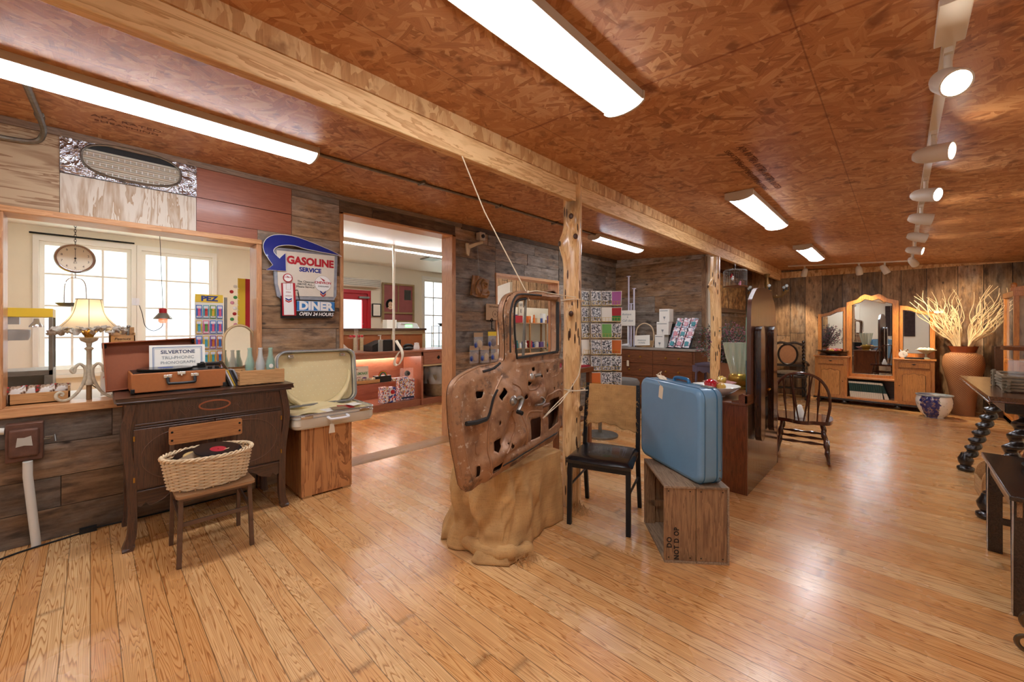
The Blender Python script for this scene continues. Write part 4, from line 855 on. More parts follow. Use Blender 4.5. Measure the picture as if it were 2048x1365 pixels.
M().text('DINER', .096, (.097, -.027, -.241), bold=.005, sxy=(1.06, 1.02)).text('OPEN 24 HOURS', .043, (.10, -.025, -.312), shear=.25, bold=.0008, sxy=(.93, 1)).build('lettering', 'sign_white', t, smooth=0)
M().text('GASOLINE', .092, (.055, -.0175, .158), bold=.0045, sxy=(.93, 1)).build('lettering', 'sign_red', t, smooth=0)
M().text('SERVICE', .052, (.05, -.0175, .085), bold=.0022).build('lettering', 'sign_blue', t, smooth=0)
M().text('The Chevron', .026, (.01, -.0175, -.022)).text('ABOVE ALL...', .025, (.01, -.0175, -.045)).text('Means Service!', .026, (.01, -.0175, -.068)).build('lettering', 'ink', t, smooth=0)
badge = M().lathe([(0, 0), (.072, 0), (.072, .003), (0, .003)], 36).build('round_badge', 'sign_white', t, loc=(.158, -.017, -.028), rot=(PI/2, 0, 0))
M().tube([(.158+.072*math.cos(a), -.019, -.028+.072*math.sin(a)) for a in [2*PI*i/40 for i in range(40)]], .0012, 4, close=True).text('GASOLINES', .019, (.162, -.0205, -.053), shear=.2).build('badge_ring', 'ink', t, smooth=0)
m = M().text('CHEVRON', .031, (.158, -.0205, -.02), bold=.0008, shear=.1); m.prism([(.13, .03), (.165, -.005), (.178, .004)], -.0212, -.0205); m.prism([(.135, -.115), (.16, -.137), (.185, -.115), (.185, -.128), (.16, -.150), (.135, -.128)], -.021, -.019); m.build('badge_red', 'sign_red', t, smooth=0)
M().prism([(.135, -.092), (.16, -.114), (.185, -.092), (.185, -.106), (.16, -.128), (.135, -.106)], -.021, -.0185).build('badge_blue', 'sign_blue', t, smooth=0)
# petrol pump picture standing proud of the sign
pp = M().prism(sh([(1.139, 1.731), (1.243, 1.737), (1.253, 1.455), (1.147, 1.452)]), -.034, -.012).build('pump', 'sign_red', t, bev=.002)
M().prism(sh([(1.148, 1.728), (1.225, 1.733), (1.236, 1.46), (1.157, 1.458)]), -.037, -.033).build('pump_face', 'sign_white', pp, bev=.002)
M().lathe([(0, 0), (.038, 0), (.038, .006), (0, .006)], 28).build('pump_globe', 'sign_red', t, loc=(-.14, -.02, 0), rot=(PI/2, 0, 0)); M().lathe([(0, 0), (.031, 0), (.031, .008), (0, .008)], 28).build('pump_globe_face', 'sign_white', t, loc=(-.14, -.02, 0), rot=(PI/2, 0, 0))
m = M().text('CHEVRON', .014, (-.14, -.029, .004), shear=.2); m.prism([(-.155, .02), (-.14, .004), (-.130, .008)], -.030, -.029); m.text('SUPREME', .010, (-.14, -.038, -.125)).text('CHEVRON', .012, (-.138, -.038, -.158)); m.prism([(-.163, -.192), (-.137, -.205), (-.112, -.192), (-.112, -.203), (-.137, -.216), (-.163, -.203)], -.039, -.037)
m.tube([(-.158+.036*i, -.038, -.04+j) for i, j in ((0, 0), (1, 0), (1, -.062), (0, -.062))], .001, 4, close=True); m.build('pump_marks', 'sign_red', pp, smooth=0)
M().prism([(-.163, -.175), (-.137, -.188), (-.112, -.175), (-.112, -.187), (-.137, -.200), (-.163, -.187)], -.039, -.037).build('pump_chevron', 'sign_blue', pp, smooth=0)
M().tube(smoothc([(-.085, -.02, -.11), (-.06, -.02, -.10), (-.05, -.02, -.14), (-.045, -.02, -.18), (-.06, -.02, -.12), (-.04, -.02, -.19)], 5), .0025, 5).build('hose', 'ink', t)
# ---------------- shop room through the doorway ----------------
t = thing('shop_counter', 'long reddish wooden shop counter with open shelves and one drawer, beyond the doorway', 'counter', (3.35, 6.18, .02))
M().box((-1.5, -.33, .91), (1.75, .33, .945)).build('countertop', 'store_red_wood', t, bev=.006)
m = M(); m.box((-1.48, .27, 0), (1.73, .3, .91)); m.box((-1.48, -.28, 0), (1.73, -.255, .085)); m.box((-1.48, -.29, .085), (1.73, .27, .11)); m.build('carcass', 'store_red_wood', t)
for x in (-1.48, .55, 1.70): M().box((x, -.30, .0), (x+.04, .27, .91)).build('upright', 'store_red_wood', t, bev=.002)
M().box((-1.48, -.30, .84), (1.73, -.28, .91)).build('rail', 'store_red_wood', t)
M().box((-1.44, -.2, .44), (.55, .26, .45)).build('glass_shelf', 'clear_glass', t)
d = M().box((.6, -.305, .69), (1.12, -.27, .90)).build('drawer', 'store_red_wood', t, bev=.004)
M().prism([(-.03, 0), (0, -.035), (.03, 0), (0, .035)], -.01, 0).build('drawer_pull', 'dark_iron', d, loc=(.9, -.305, .80))
M().box((.59, -.3, .66), (1.7, .25, .685)).build('shelf', 'store_trim', t)
for k, x in enumerate((-.3,)): M().box((-1.3, .2, .80), (.4, .26, .835)).build('shelf_light', emis('shelf_glow', 'fff2e4', 14), t)
t = thing('till_counter', 'raised wooden till counter with cream mouldings, behind the long counter', 'counter', (3.85, 6.95, .02))
M().box((-1.4, -.2, 1.27), (.75, .25, 1.31)).build('countertop', 'dark_walnut', t, bev=.004); M().box((-1.38, -.15, 0), (.73, .22, 1.27)).build('body', plain('panel_brown', '9c5a32', .4, var=.1), t)
m = M(); m.box((-1.39, -.165, 1.2), (.74, -.15, 1.27))
for x in (-1.39, -.72, -.6, .0, .68): m.box((x, -.17, .3), (x+.06, -.15, 1.2))
m.build('moulding', 'store_trim', t)
CT = .965
t = thing('receipt_printer', 'black printer on the shop counter with a white paper strip curling down', 'printer', (3.30, 6.10, CT))
M().prism([(-.24, 0), (.24, 0), (.24, .17), (-.05, .17), (-.24, .09)], -.15, .15).build('body', 'black', t, bev=.01)
def strip(u, v):
    P = smoothc([(.16, -.155, .172), (.165, -.20, .12), (.19, -.27, .02), (.20, -.28, -.10), (.13, -.285, -.22), (.06, -.285, -.20), (.08, -.28, -.10), (.16, -.27, .0)], 6)
    p = P[min(int(u*(len(P)-1)), len(P)-1)]; return (p.x+(v-.5)*.06, p.y+(v-.5)*.02, p.z+(v-.5)*.02)
M().grid(strip, 42, 1).build('paper_strip', 'paper', t, solid=.001)
t = thing('soap_bottle', 'clear pump bottle on the shop counter in front of the black printer', 'bottle', (3.17, 5.92, CT))
M().box((-.035, -.02, 0), (.035, .02, .19)).build('bottle_body', 'bottle_clear', t, bev=.01); m = M(); m.cyl((0, 0, .19), (0, 0, .25), .008); m.box((-.04, -.008, .25), (.012, .008, .262)); m.build('pump', 'white_plastic', t)
t = thing('cake_stand', 'clear tiered display stand with ropes of sweets at the left of the shop counter', 'display stand', (2.86, 6.1, CT))
M().lathe([(0, 0), (.11, 0), (.11, .01), (.03, .02), (.03, .2), (.13, .21), (.13, .225), (.03, .23), (.03, .42), (.11, .43), (.11, .445), (0, .445)], 24).build('stand', 'clear_glass', t); m = M()
for k in range(8): m.ball((.09*math.cos(k*.8), .09*math.sin(k*.8), .245), .02, 8)
m.build('sweets', 'red', t)
t = thing('black_phone', 'black telephone beside the printer on the shop counter', 'telephone', (3.72, 6.0, CT)); M().ball((0, 0, .03), .1, 16, (1, .7, .35)).build('body', 'black', t); M().tube(smoothc([(-.09, 0, .06), (-.04, 0, .085), (.04, 0, .085), (.09, 0, .06)], 4), .02).build('handset', 'black', t)
tag(M().lathe([(0, 0), (.05, 0), (.055, .03), (.04, .1), (.045, .11), (0, .12)], 16).build('white_jug', 'white_plastic', None, loc=(3.95, 6.1, CT)), 'small white jug right of the black telephone', 'jug')
tag(M().box((-.12, -.08, 0), (.12, .08, .05)).build('wood_tray', 'light_oak', None, loc=(4.75, 6.2, CT), bev=.01), 'small wooden tray at the right end of the shop counter', 'tray')
tag(M().prism([(-.09, 0), (.09, 0), (-.08, .16)], 0, .01).build('white_easel', 'white_plastic', None, loc=(2.66, 5.97, CT)), 'white triangular card stand at the left end of the shop counter', 'card')
def sprinkles(name, cols, sc=30, base='e8e6ee'):
    if name in MT: return MT[name]
    m, nt, b = newm(name); tc = nd(nt, 'ShaderNodeTexCoord'); v = nd(nt, 'ShaderNodeTexVoronoi', inputs={'Scale': sc}); oi = nd(nt, 'ShaderNodeObjectInfo'); va = nd(nt, 'ShaderNodeVectorMath', operation='ADD'); nt.links.new(tc.outputs['Object'], va.inputs[0]); nt.links.new(oi.outputs['Random'], va.inputs[1]); sc_ = nd(nt, 'ShaderNodeVectorMath', operation='SCALE'); nt.links.new(va.outputs[0], sc_.inputs[0]); sc_.inputs['Scale'].default_value = 1; nt.links.new(sc_.outputs[0], v.inputs[0])
    s = nd(nt, 'ShaderNodeSeparateColor'); nt.links.new(v.outputs['Color'], s.inputs[0]); n = len(cols)
    nt.links.new(ramp(nt, s.outputs[0], [(i/n, c) for i, c in enumerate(cols)], 'CONSTANT'), b.inputs['Base Color']); b.inputs['Roughness'].default_value = .35; MT[name] = m; return m
sprinkles('print_multi', ['e8e6ee', '7d86b8', 'c25a50', 'e8e6ee', '4d5a8a', 'd8a850', 'e8e6ee'], 55)
sprinkles('print_blue', ['2a3f8f', 'e6e6ee', 'c23a3a', '3f58b0', 'e6e6ee'], 30)
t = thing('boxed_toy', 'blue and white boxed toy left of the patterned box on the bottom counter shelf', 'box', (3.33, 6.0, .135)); M().box((-.12, -.07, 0), (.0, .07, .25)).build('carton', 'print_multi', t); M().box((.0, -.08, 0), (.11, .06, .24)).build('front_carton', 'print_blue', t); M().ball((.05, -.085, .17), .035).build('red_cap', 'red', t)
t = thing('patterned_box', 'white box covered in small colourful pictures on the bottom counter shelf', 'box', (3.68, 6.02, .135)); M().box((-.15, -.04, 0), (.15, .04, .34)).build('carton', 'print_multi', t); M().box((-.1, -.042, .02), (.14, -.04, .05)).build('label_bar', plain('navy', '26304f', .5), t)
t = thing('toy_sign', 'white card reading ZAP AXLE in green and red letters on the middle counter shelf', 'sign', (2.86, 5.98, .475), rot=(-.1, 0, 0))
t['label'] = 'white card with green and red lettering and a small cartoon car, on the counter shelf'
M().box((-.15, 0, 0), (.15, .006, .27)).build('card', 'paper', t); M().text('WEST LEMONADE', .045, (-.0, -.001, .16), shear=.2, bold=.001, sxy=(.72, 1.3)).build('lettering', 'green', t, smooth=0); M().text('TRAIN', .03, (-.06, -.001, .23), shear=.2).text('OF HAM!', .04, (-.06, -.001, .10), shear=.2).build('lettering', 'red', t, smooth=0); M().ball((.08, 0, .08), .04, 12, (1, .2, .6)).build('car_picture', 'purple', t)
t = thing('whistle_tray', 'low wooden tray of small printed blocks on the counter shelf below the white card', 'tray', (2.95, 5.92, .475)); m = M(); m.box((-.2, -.02, 0), (.2, .1, .01)); m.box((-.2, -.02, 0), (.2, -.012, .06)); m.box((-.2, .09, 0), (.2, .1, .06)); m.build('tray', 'small_crate', t)
for k in range(6): m = M().box((-.02, -.02, 0), (.02, .02, .07)); tag(m.build('wood_block', 'tag_paper', None, loc=(2.80+k*.055, 5.965, .487)), '%s small pale block from the left in the low wooden counter tray' % ORD[k], 'block', 'blocks in the wooden tray')
t = thing('rainbow_box', 'black display box with a rainbow arch on the counter shelf', 'display box', (3.24, 5.97, .475)); M().box((-.13, -.03, 0), (.13, .08, .10)).build('carton', 'black', t)
for k, c in enumerate(('red', 'yellow', 'green', 'blue')): M().tube([((.075-.011*k)*math.cos(PI*i/12), -.0, .10+(.075-.011*k)*math.sin(PI*i/12)) for i in range(13)], .0055, 5).build('rainbow_band', c, t)
M().text('WOOLLY', .03, (0, -.032, .05)).build('lettering', 'white_plastic', t, smooth=0); bpy.data.objects.remove([o for o in t.children if o.name.startswith('lettering')][0])
tag(M().box((-.14, -.04, 0), (.14, .05, .05)).build('flat_pack', 'print_multi', None, loc=(3.52, 5.94, .475), bev=.003), 'flat patterned pack right of the rainbow box', 'pack')
t = thing('clear_case', 'clear box holding a dark round toy on the glass shelf', 'box', (3.69, 6.0, .475)); M().box((-.09, -.06, 0), (.09, .06, .19)).build('case', 'clear_glass', t); M().ball((0, -.02, .1), .05).build('toy', 'black', t)
t = thing('waste_bin', 'grey galvanised bin lined with a clear bag in the counter bay', 'bin', (4.33, 6.05, .135)); M().lathe([(0, 0), (.19, 0), (.2, .02), (.215, .38), (.22, .385), (.2, .385), (.18, .02), (0, .02)], 28).build('bin_body', 'galv', t)
def bagf(u, v): a = 2*PI*u; r = .222+.012*math.sin(a*9)+.01*math.sin(v*9+a*5); return (r*math.cos(a), r*math.sin(a), .22+.30*v)
M().grid(bagf, 60, 8).build('bin_liner', plain('liner', 'c8ccd0', .25, alpha=.5), t)
t = thing('counter_pole', 'white pole rising from the shop counter to the ceiling', 'pole', (3.42, 5.95, CT)); M().cyl((0, 0, 0), (0, 0, 1.724), .02).build('pole_shaft', 'white_paint', t)
t = thing('kitchen_scale', 'white shop scale with a green display on the till counter', 'scale', (4.22, 6.95, 1.33)); M().prism([(-.2, 0), (.26, 0), (.2, .09), (-.18, .09)], -.12, .12).build('body', 'white_plastic', t, bev=.01); M().box((-.15, -.14, .09), (.1, .1, .115)).build('pan', 'white_plastic', t); M().box((-.05, -.125, .02), (.1, -.118, .07)).build('display', emis('green_disp', '40e060', 1.2), t)
tag(M().box((-.1, -.08, 0), (.1, .08, .16)).build('white_box', 'paper', None, loc=(3.9, 6.93, 1.33)), 'white box left of the scale on the till counter', 'box')
t = thing('air_curtain', 'long grey air heater above the red door', 'heater', (3.88, 8.1, 2.19)); M().box((-.45, -.1, 0), (.42, .09, .17)).build('casing', 'fixture', t, bev=.01)
m = M(); 
for k in range(4): m.box((-.43, -.105, .025+k*.035), (.40, -.1, .04+k*.035))
m.build('louvre', 'galv', t)
t = thing('painted_window', 'old window frame painted with a smiling dark-haired lady on pink, on the far shop wall', 'picture', (4.80, 8.15, 1.95))
m = M(); m.prism([(-.40, -.48), (.40, -.48), (.40, .38), (-.40, .38)], -.03, .0, 'xz', [[(-.36, -.26), (-.02, -.26), (-.02, .34), (-.36, .34)], [(0, -.26), (.36, -.26), (.36, .34), (0, .34)], [(-.36, -.45), (.36, -.45), (.36, -.30), (-.36, -.30)]]); m.build('frame', plain('old_gold', '9c845c', .5, var=.2), t)
M().box((-.37, 0, -.46), (.37, .01, .36)).build('panel', plain('dusty_rose', '9c5a58', .6, var=.1), t); M().ball((-.2, -.004, -.12), .075, 14, (1, .12, 1.15)).build('face', plain('skin', 'e8c4a4', .6), t)
M().tube([(-.2+.085*math.cos(PI*i/10), -.008, -.10+.10*math.sin(PI*i/10)) for i in range(-2, 13)], .028, 8).build('hair', 'dark_iron', t); M().box((.15, -.006, .02), (.32, 0, .25)).build('window_picture', 'steel', t)
m = M(); m.box((-.22, -.016, -.165), (-.18, -.012, -.158)); m.build('lips', 'red', t)
m = M(); m.box((-.235, -.016, -.11), (-.215, -.012, -.10)); m.box((-.185, -.016, -.11), (-.165, -.012, -.10)); m.build('eyes', 'ink', t)
t = thing('framed_notice', 'small dark framed notice on the wall left of the painted window', 'notice', (4.28, 8.17, 1.72)); M().box((-.1, -.02, -.14), (.1, 0, .14)).build('frame', 'dark_iron', t); M().box((-.08, -.022, -.12), (.08, -.018, .12)).build('sheet', 'paper', t)
t = thing('ceiling_vent', 'dark square vent in the white shop ceiling', 'vent', (4.6, 6.6, 2.68)); M().box((-.15, -.15, -.01), (.15, .15, .008)).build('grille', 'galv', t)
t = thing('shop_shelf', 'small wire shelf with bowls by the right shop window', 'shelf', (5.7, 7.6, .02)); m = M()
for z in (.9, 1.35): m.box((-.3, -.15, z), (.3, .15, z+.01))
for sx in (-.29, .28):
    for sy in (-.14, .13): m.box((sx, sy, 0), (sx+.012, sy+.012, 1.36))
m.build('frame', 'steel', t); 
tag(M().lathe([(0, 0), (.05, 0), (.11, .06), (.1, .06), (0, .01)], 20).build('metal_bowl', 'steel', None, loc=(5.6, 7.6, 1.381)), 'metal bowl on top of the wire shelf by the right shop window', 'bowl')
# ---------------- on the barn wood wall right of the doorway ----------------
t = thing('security_camera', 'small beige camera high on the barn wood wall by the doorway', 'camera', (3.43, 3.86, 2.50)); M().box((-.045, -.06, -.05), (.045, .02, .05)).build('body', 'fixture', t, bev=.006); M().lathe([(0, 0), (.024, 0), (.024, .012), (0, .012)], 16).build('lens', 'black', t, loc=(0, -.06, 0), rot=(PI/2, 0, 0)); M().tube([(.0, .02, .05), (.0, .03, .07)], .01).build('mount', 'fixture', t)
t = thing('camera_bracket', 'beige angled bracket on the wall just below the small camera', 'bracket', (3.26, 3.88, 2.33)); M().prism([(-.03, -.07), (-.0, -.09), (.02, .0), (.0, .06), (-.04, .06)], -.012, .01).build('plate', 'tag_paper', t, bev=.003); M().tube([(0, 0, .02), (.10, -.07, .07), (.15, -.10, .085)], [.028, .02, .018], 8).build('arm', 'tag_paper', t)
tag(M().tube([(3.40, 3.875, 2.44), (3.42, 3.876, 2.2), (3.44, 3.872, 1.97)], .0025, 5).build('thin_wire', 'galv'), 'thin wire hanging from the camera to the carved wood block', 'wire')
plain('carved', '8f6237', .45, var=.35, vs=14)
t = thing('carved_plaque', 'carved brown wood plaque of an animal hanging on the barn wood wall', 'carving', (3.43, 3.87, 1.86), rot=(0, .1, 0))
def carve(u, v):
    x = (u-.5)*.28; z = (v-.5)*.25; return (x*(1+.05*math.sin(v*5)), -.03-.014*noise.noise(Vector((x*18, z*18, 1)))-.012*math.sin(14*math.hypot(x-.06, z-.05)*4), z*(1+.06*math.sin(u*4)))
m = M(); m.prism([(-.142, -.12), (.135, -.125), (.14, .12), (-.13, .13)], -.024, 0); m.grid(carve, 30, 28); m.build('block', 'carved', t)
m = M(); m.tube(smoothc([(-.07, -.045, -.11), (-.09, -.05, -.02), (-.06, -.05, .06), (-.02, -.05, .10)], 6), .012, 6); m.tube(smoothc([(.0, -.045, -.11), (.02, -.05, -.03), (.0, -.05, .04), (.04, -.05, .07), (.09, -.05, .06), (.08, -.05, .02), (.05, -.05, .035)], 6), .010, 6); m.build('relief', 'carved', t)
t = thing('kraft_notice', 'brown paper notice with a round stamp beside the hatch', 'notice', (3.68, 3.86, 1.55)); M().box((-.14, 0, -.105), (.14, .003, .105)).build('sheet', plain('kraft_light', 'b3906c', .8), t); m = M(); m.text('Old Fashioned', .04, (0, -.001, .07), sxy=(.8, 1)).tube([(.02+.045*math.cos(a), -.001, -.025+.045*math.sin(a)) for a in [2*PI*i/24 for i in range(24)]], .002, 4, close=True).text('*', .08, (.02, -.001, -.045)); m.build('lettering', plain('brown_ink', '6e4a34', .7), t, smooth=0)
t = thing('hook_tool', 'black iron hook hanging under the kraft notice', 'hook', (3.64, 3.86, 1.44)); M().tube(smoothc([(0, 0, -.12), (0, 0, -.02), (-.02, 0, 0), (0, 0, .025), (.02, 0, 0), (.0, 0, -.01)], 5), .007, 6).build('hook', 'dark_iron', t)
def pack(x, z, dark, label, grp=None, tag_c='kraft_light'):
    t = thing('hanging_pack', label, 'packet', (x, 3.84, z)); M().bx((0, 0, .03), (.15, .004, .055), (0, .12*random.uniform(-1, 1), 0)).build('header_card', tag_c, t)
    o = bag(.15, .17, .02).build('clear_bag', plain('clear_bag', 'f0f0f0', .12, alpha=.18, spec=.9), t, loc=(0, 0, -.16)); M().ball((.02, -.002, -.085), .045, 14, (1, .25, 1.15)).build('contents', dark, t); M().ball((-.045, -.006, -.10), .028, 10, (1, .3, 1.3)).build('blue_packet', 'blue', t); return t
plain('kraft_light', 'b3906c', .8); plain('nut', 'c9a878', .6, var=.2, vs=60); plain('nut_dark', '5a3a2a', .6, var=.3, vs=60)
pack(3.39, 1.225, 'nut', 'upper left clear packet with a brown header on the barn wood wall'); pack(3.63, 1.235, 'nut_dark', 'upper clear packet of dark sweets with a yellow header', tag_c='yellow')
pack(3.32, 1.06, 'kraft_light', 'lower left clear packet with a brown header'); pack(3.50, 1.055, 'nut', 'lower middle clear packet with a brown header'); pack(3.68, 1.06, 'nut', 'lower right clear packet with a brown header')
# wares behind the hatch
t = thing('gift_shelves', 'wooden shelves of small wares behind the hatch, seen through the truck door window', 'shelves', (6.05, 5.35, 0))
m = M()
for z in (.62, .93, 1.42): m.box((-.95, -.13, z), (.75, .13, z+.018))
for x in (-.95, -.1, .4, .73): m.box((x, .0, .02), (x+.03, .03, 1.6)); m.box((x, -.13, .02), (x+.03, -.10, 1.5))
m.build('frame', 'light_oak', t, bev=.002); M().box((-1.0, .14, .02), (.8, .17, 1.75)).build('back_board', 'cream_wall', t)
random.seed(11); HL = {}; cs = ['white_plastic', 'red', 'teal', 'pink', 'white_plastic', 'yellow', 'green', 'purple', 'tag_paper', 'orange', 'white_plastic', 'blue']
for r, z in enumerate((.638, .948, 1.438)):
    x = -.88
    while x < .66:
        w = random.uniform(.05, .10); h = random.uniform(.09, .2); c = random.choice(cs); k = random.randrange(4)
        m = M(); nm, cat = [('gift_box', 'box'), ('small_jar', 'jar'), ('small_bottle', 'bottle'), ('figurine', 'figurine')][k]
        if k == 0: m.box((-w/2, -.04, 0), (w/2, .04, h)); m.box((-w/2+.005, -.041, .01), (w/2-.005, -.04, h*.4))
        elif k == 1: m.lathe([(0, 0), (w*.45, 0), (w*.48, .01), (w*.48, h*.6), (w*.35, h*.68), (w*.38, h*.7), (w*.38, h*.8), (0, h*.8)], 14)
        elif k == 2: m.lathe([(0, 0), (w*.4, 0), (w*.42, h*.5), (w*.15, h*.75), (w*.15, h), (0, h)], 14)
        else: m.lathe([(0, 0), (w*.4, 0), (w*.3, h*.3), (w*.38, h*.5), (w*.18, h*.7), (w*.25, h*.85), (0, h)], 12)
        cn = {'white_plastic': 'white', 'tag_paper': 'tan'}.get(c, c)
        nth = (x+.88)/1.54; lab = '%s %s on the %s shelf behind the hatch' % (cn, nm.replace('_', ' '), ['lower', 'middle', 'top'][r]); HL[lab] = HL.get(lab, 0)+1; lab = lab if HL[lab] == 1 else '%s %s, %s of its kind, on the %s hatch shelf' % (cn, nm.replace('_', ' '), ORD[HL[lab]-1], ['lower', 'middle', 'top'][r])
        tag(m.build(nm, c, None, loc=(6.05+x+w/2, 5.29, z)), lab, cat, 'wares on the hatch shelves'); x += w+random.uniform(.012, .03)
tag(M().box((-.09, -.07, 0), (.22, .07, .13)).build('red_bin', 'red', None, loc=(5.45, 5.20, 1.438)), 'bright red basket on the top shelf behind the hatch', 'basket')
bpy.data.objects['red_bin'].location = (5.45, 5.215, 1.4385)
bpy.data.objects['red_bin'].scale = (1, .8, 1)
t = thing('welcome_sign', 'short narrow grey board lettered W and E behind the hatch', 'sign', (5.95, 5.46, 1.45)); M().box((-.06, 0, 0), (.06, .02, .42)).build('board', 'fixture', t); m = M(); m.text('W', .10, (0, -.002, .34)).text('E', .10, (0, -.002, .22)).text('L', .10, (0, -.002, .10)); m.build('lettering', 'ink', t, smooth=0)
t = thing('welcome_sign', 'tall narrow board lettered WELCOME down its length, right behind the hatch', 'sign', (6.62, 5.22, .6385)); M().box((-.05, 0, 0), (.05, .02, 1.0)).build('board', 'paper', t); m = M()
for k, s in enumerate('WELCOME'): m.text(s, .11, (0, -.002, .92-k*.125))
m.build('lettering', 'ink', t, smooth=0)
tag(M().lathe([(0, 0), (.07, 0), (.085, .25), (.09, .26), (.08, .26), (0, .02)], 18).build('white_pitcher', 'aged_cream', None, loc=(6.45, 5.26, .6385)), 'tall cream pitcher at the right end of the hatch shelves', 'pitcher')
t = thing('inner_door', 'white door with a black hinge standing open behind the hatch', 'door', (4.62, 4.45, .02)); M().box((-.02, -.0, 0), (.02, .75, 2.05)).build('door_leaf', 'white_paint', t); M().box((-.03, -.01, 1.6), (-.02, .08, 1.63)).build('hinge', 'dark_iron', t)
t.rotation_euler = (0, 0, -.5)
# ---------------- cedar posts ----------------
def cedar(loc, h, r0, knots, seed, name_label):
    t = thing('cedar_post', name_label, 'post', loc); m = M(); N = 40; K = 90; vs = []
    for i in range(K+1):
        z = h*i/K; dx = .018*noise.noise(Vector((seed, z*1.1, 0))); dy = .018*noise.noise(Vector((seed+9, z*1.1, 0)))
        for j in range(N):
            a = 2*PI*j/N; c, s = math.cos(a), math.sin(a)
            r = r0*(1+.16*noise.noise(Vector((c*1.2+seed, s*1.2, z*1.6)))+.07*noise.noise(Vector((c*3+seed, s*3, z*4)))+.10*(1-z/h)*.3)
            for (kz, ka, kr, kh) in knots:
                da = (a-ka+PI) % (2*PI)-PI; q = ((z-kz)/kh)**2+(da/kr)**2; r += .042*math.exp(-q)
            vs.append((r*c+dx, r*s+dy, z))
    m.add(vs, [(i*N+j, i*N+(j+1) % N, (i+1)*N+(j+1) % N, (i+1)*N+j) for i in range(K) for j in range(N)]+[tuple(range(N-1, -1, -1)), tuple(K*N+j for j in range(N))])
    m.build('trunk', 'post_wood', t, smooth=60)
    for (kz, ka, kr, kh) in knots:
        r = r0*1.05+.040; M().ball((0, 0, 0), .018, 12, (1, .35, 1.2)).build('knot', plain('knot_dark', '4a2c18', .4), t, loc=(r*math.cos(ka), r*math.sin(ka), kz), rot=(0, 0, ka+PI/2))
    for k in range(26):
        random.seed(k+int(seed*10)); z = random.uniform(.1, h-.2); a = -2.35+random.uniform(-1.2, 1.2); r = r0*(1+.16*noise.noise(Vector((math.cos(a)*1.2+seed, math.sin(a)*1.2, z*1.6)))+.07*noise.noise(Vector((math.cos(a)*3+seed, math.sin(a)*3, z*4)))+.03*(1-z/h))
        dx = .018*noise.noise(Vector((seed, z*1.1, 0))); dy = .018*noise.noise(Vector((seed+9, z*1.1, 0)))
        M().ball((0, 0, 0), .013, 10, (.5, .22, 3.0)).build('split', 'knot_dark', t, loc=(r*math.cos(a)+dx, r*math.sin(a)+dy, z), rot=(0, 0, a+PI/2))
    return t
cedar((2.545, 1.805, 0), 2.50, .066, [(2.17, -2.6, .35, .05), (2.02, -2.3, .3, .035), (1.98, 2.7, .5, .09), (1.45, -2.6, .28, .035), (.75, -1.9, .3, .04)], 1.3, 'knotty peeled cedar post supporting the beam beside the truck door')
cedar((5.85, 1.80, 0), 2.30, .062, [(1.9, 2.4, .4, .06), (1.2, -2.0, .3, .04)], 5.1, 'slimmer cedar post under the beam, behind the blue suitcase')
# ---------------- truck door ----------------
def rust(name, c1, c2, c3, sc=5):
    m, nt, b = newm(name); tc = nd(nt, 'ShaderNodeTexCoord'); n = nd(nt, 'ShaderNodeTexNoise', inputs={'Scale': sc, 'Detail': 8, 'Roughness': .68}); nt.links.new(tc.outputs['Object'], n.inputs[0])
    n2 = nd(nt, 'ShaderNodeTexNoise', inputs={'Scale': sc*5, 'Detail': 5, 'Roughness': .7}); nt.links.new(tc.outputs['Object'], n2.inputs[0])
    c = ramp(nt, n.outputs[0], [(.32, c2), (.5, c1), (.68, c1)]); c = mixc(nt, ramp(nt, n2.outputs[0], [(.60, 0.0), (.68, .8)]), c, c3); c = mixc(nt, ramp(nt, n.outputs[0], [(.56, 0.0), (.62, .7)]), c, '4a3c34')
    nt.links.new(c, b.inputs['Base Color']); b.inputs['Metallic'].default_value = .25; nt.links.new(ramp(nt, n2.outputs[0], [(.3, .28), (.7, .6)]), b.inputs['Roughness']); MT[name] = m
rust('rusty_paint', 'a57a58', '70472e', 'd2c0aa')
outer = [(.108, .486), (.053, .637), (.017, .787), (0, .938), (0, 1.02), (.023, 1.066), (.083, 1.101), (.212, 1.133), (.354, 1.139), (.425, 1.15), (.438, 1.2), (.436, 1.30), (.423, 1.42), (.44, 1.49), (.475, 1.535), (.53, 1.56), (.615, 1.575), (.823, 1.58), (1.098, 1.583), (1.108, 1.168), (1.108, .874), (1.096, .759), (1.06, .64), (1.00, .585), (.90, .560), (.744, .555), (.462, .524), (.267, .505), (.159, .504)]
win = [(.535, 1.165), (.515, 1.30), (.508, 1.44), (.52, 1.49), (.56, 1.52), (.63, 1.532), (1.045, 1.54), (1.05, 1.20), (1.04, 1.175)]
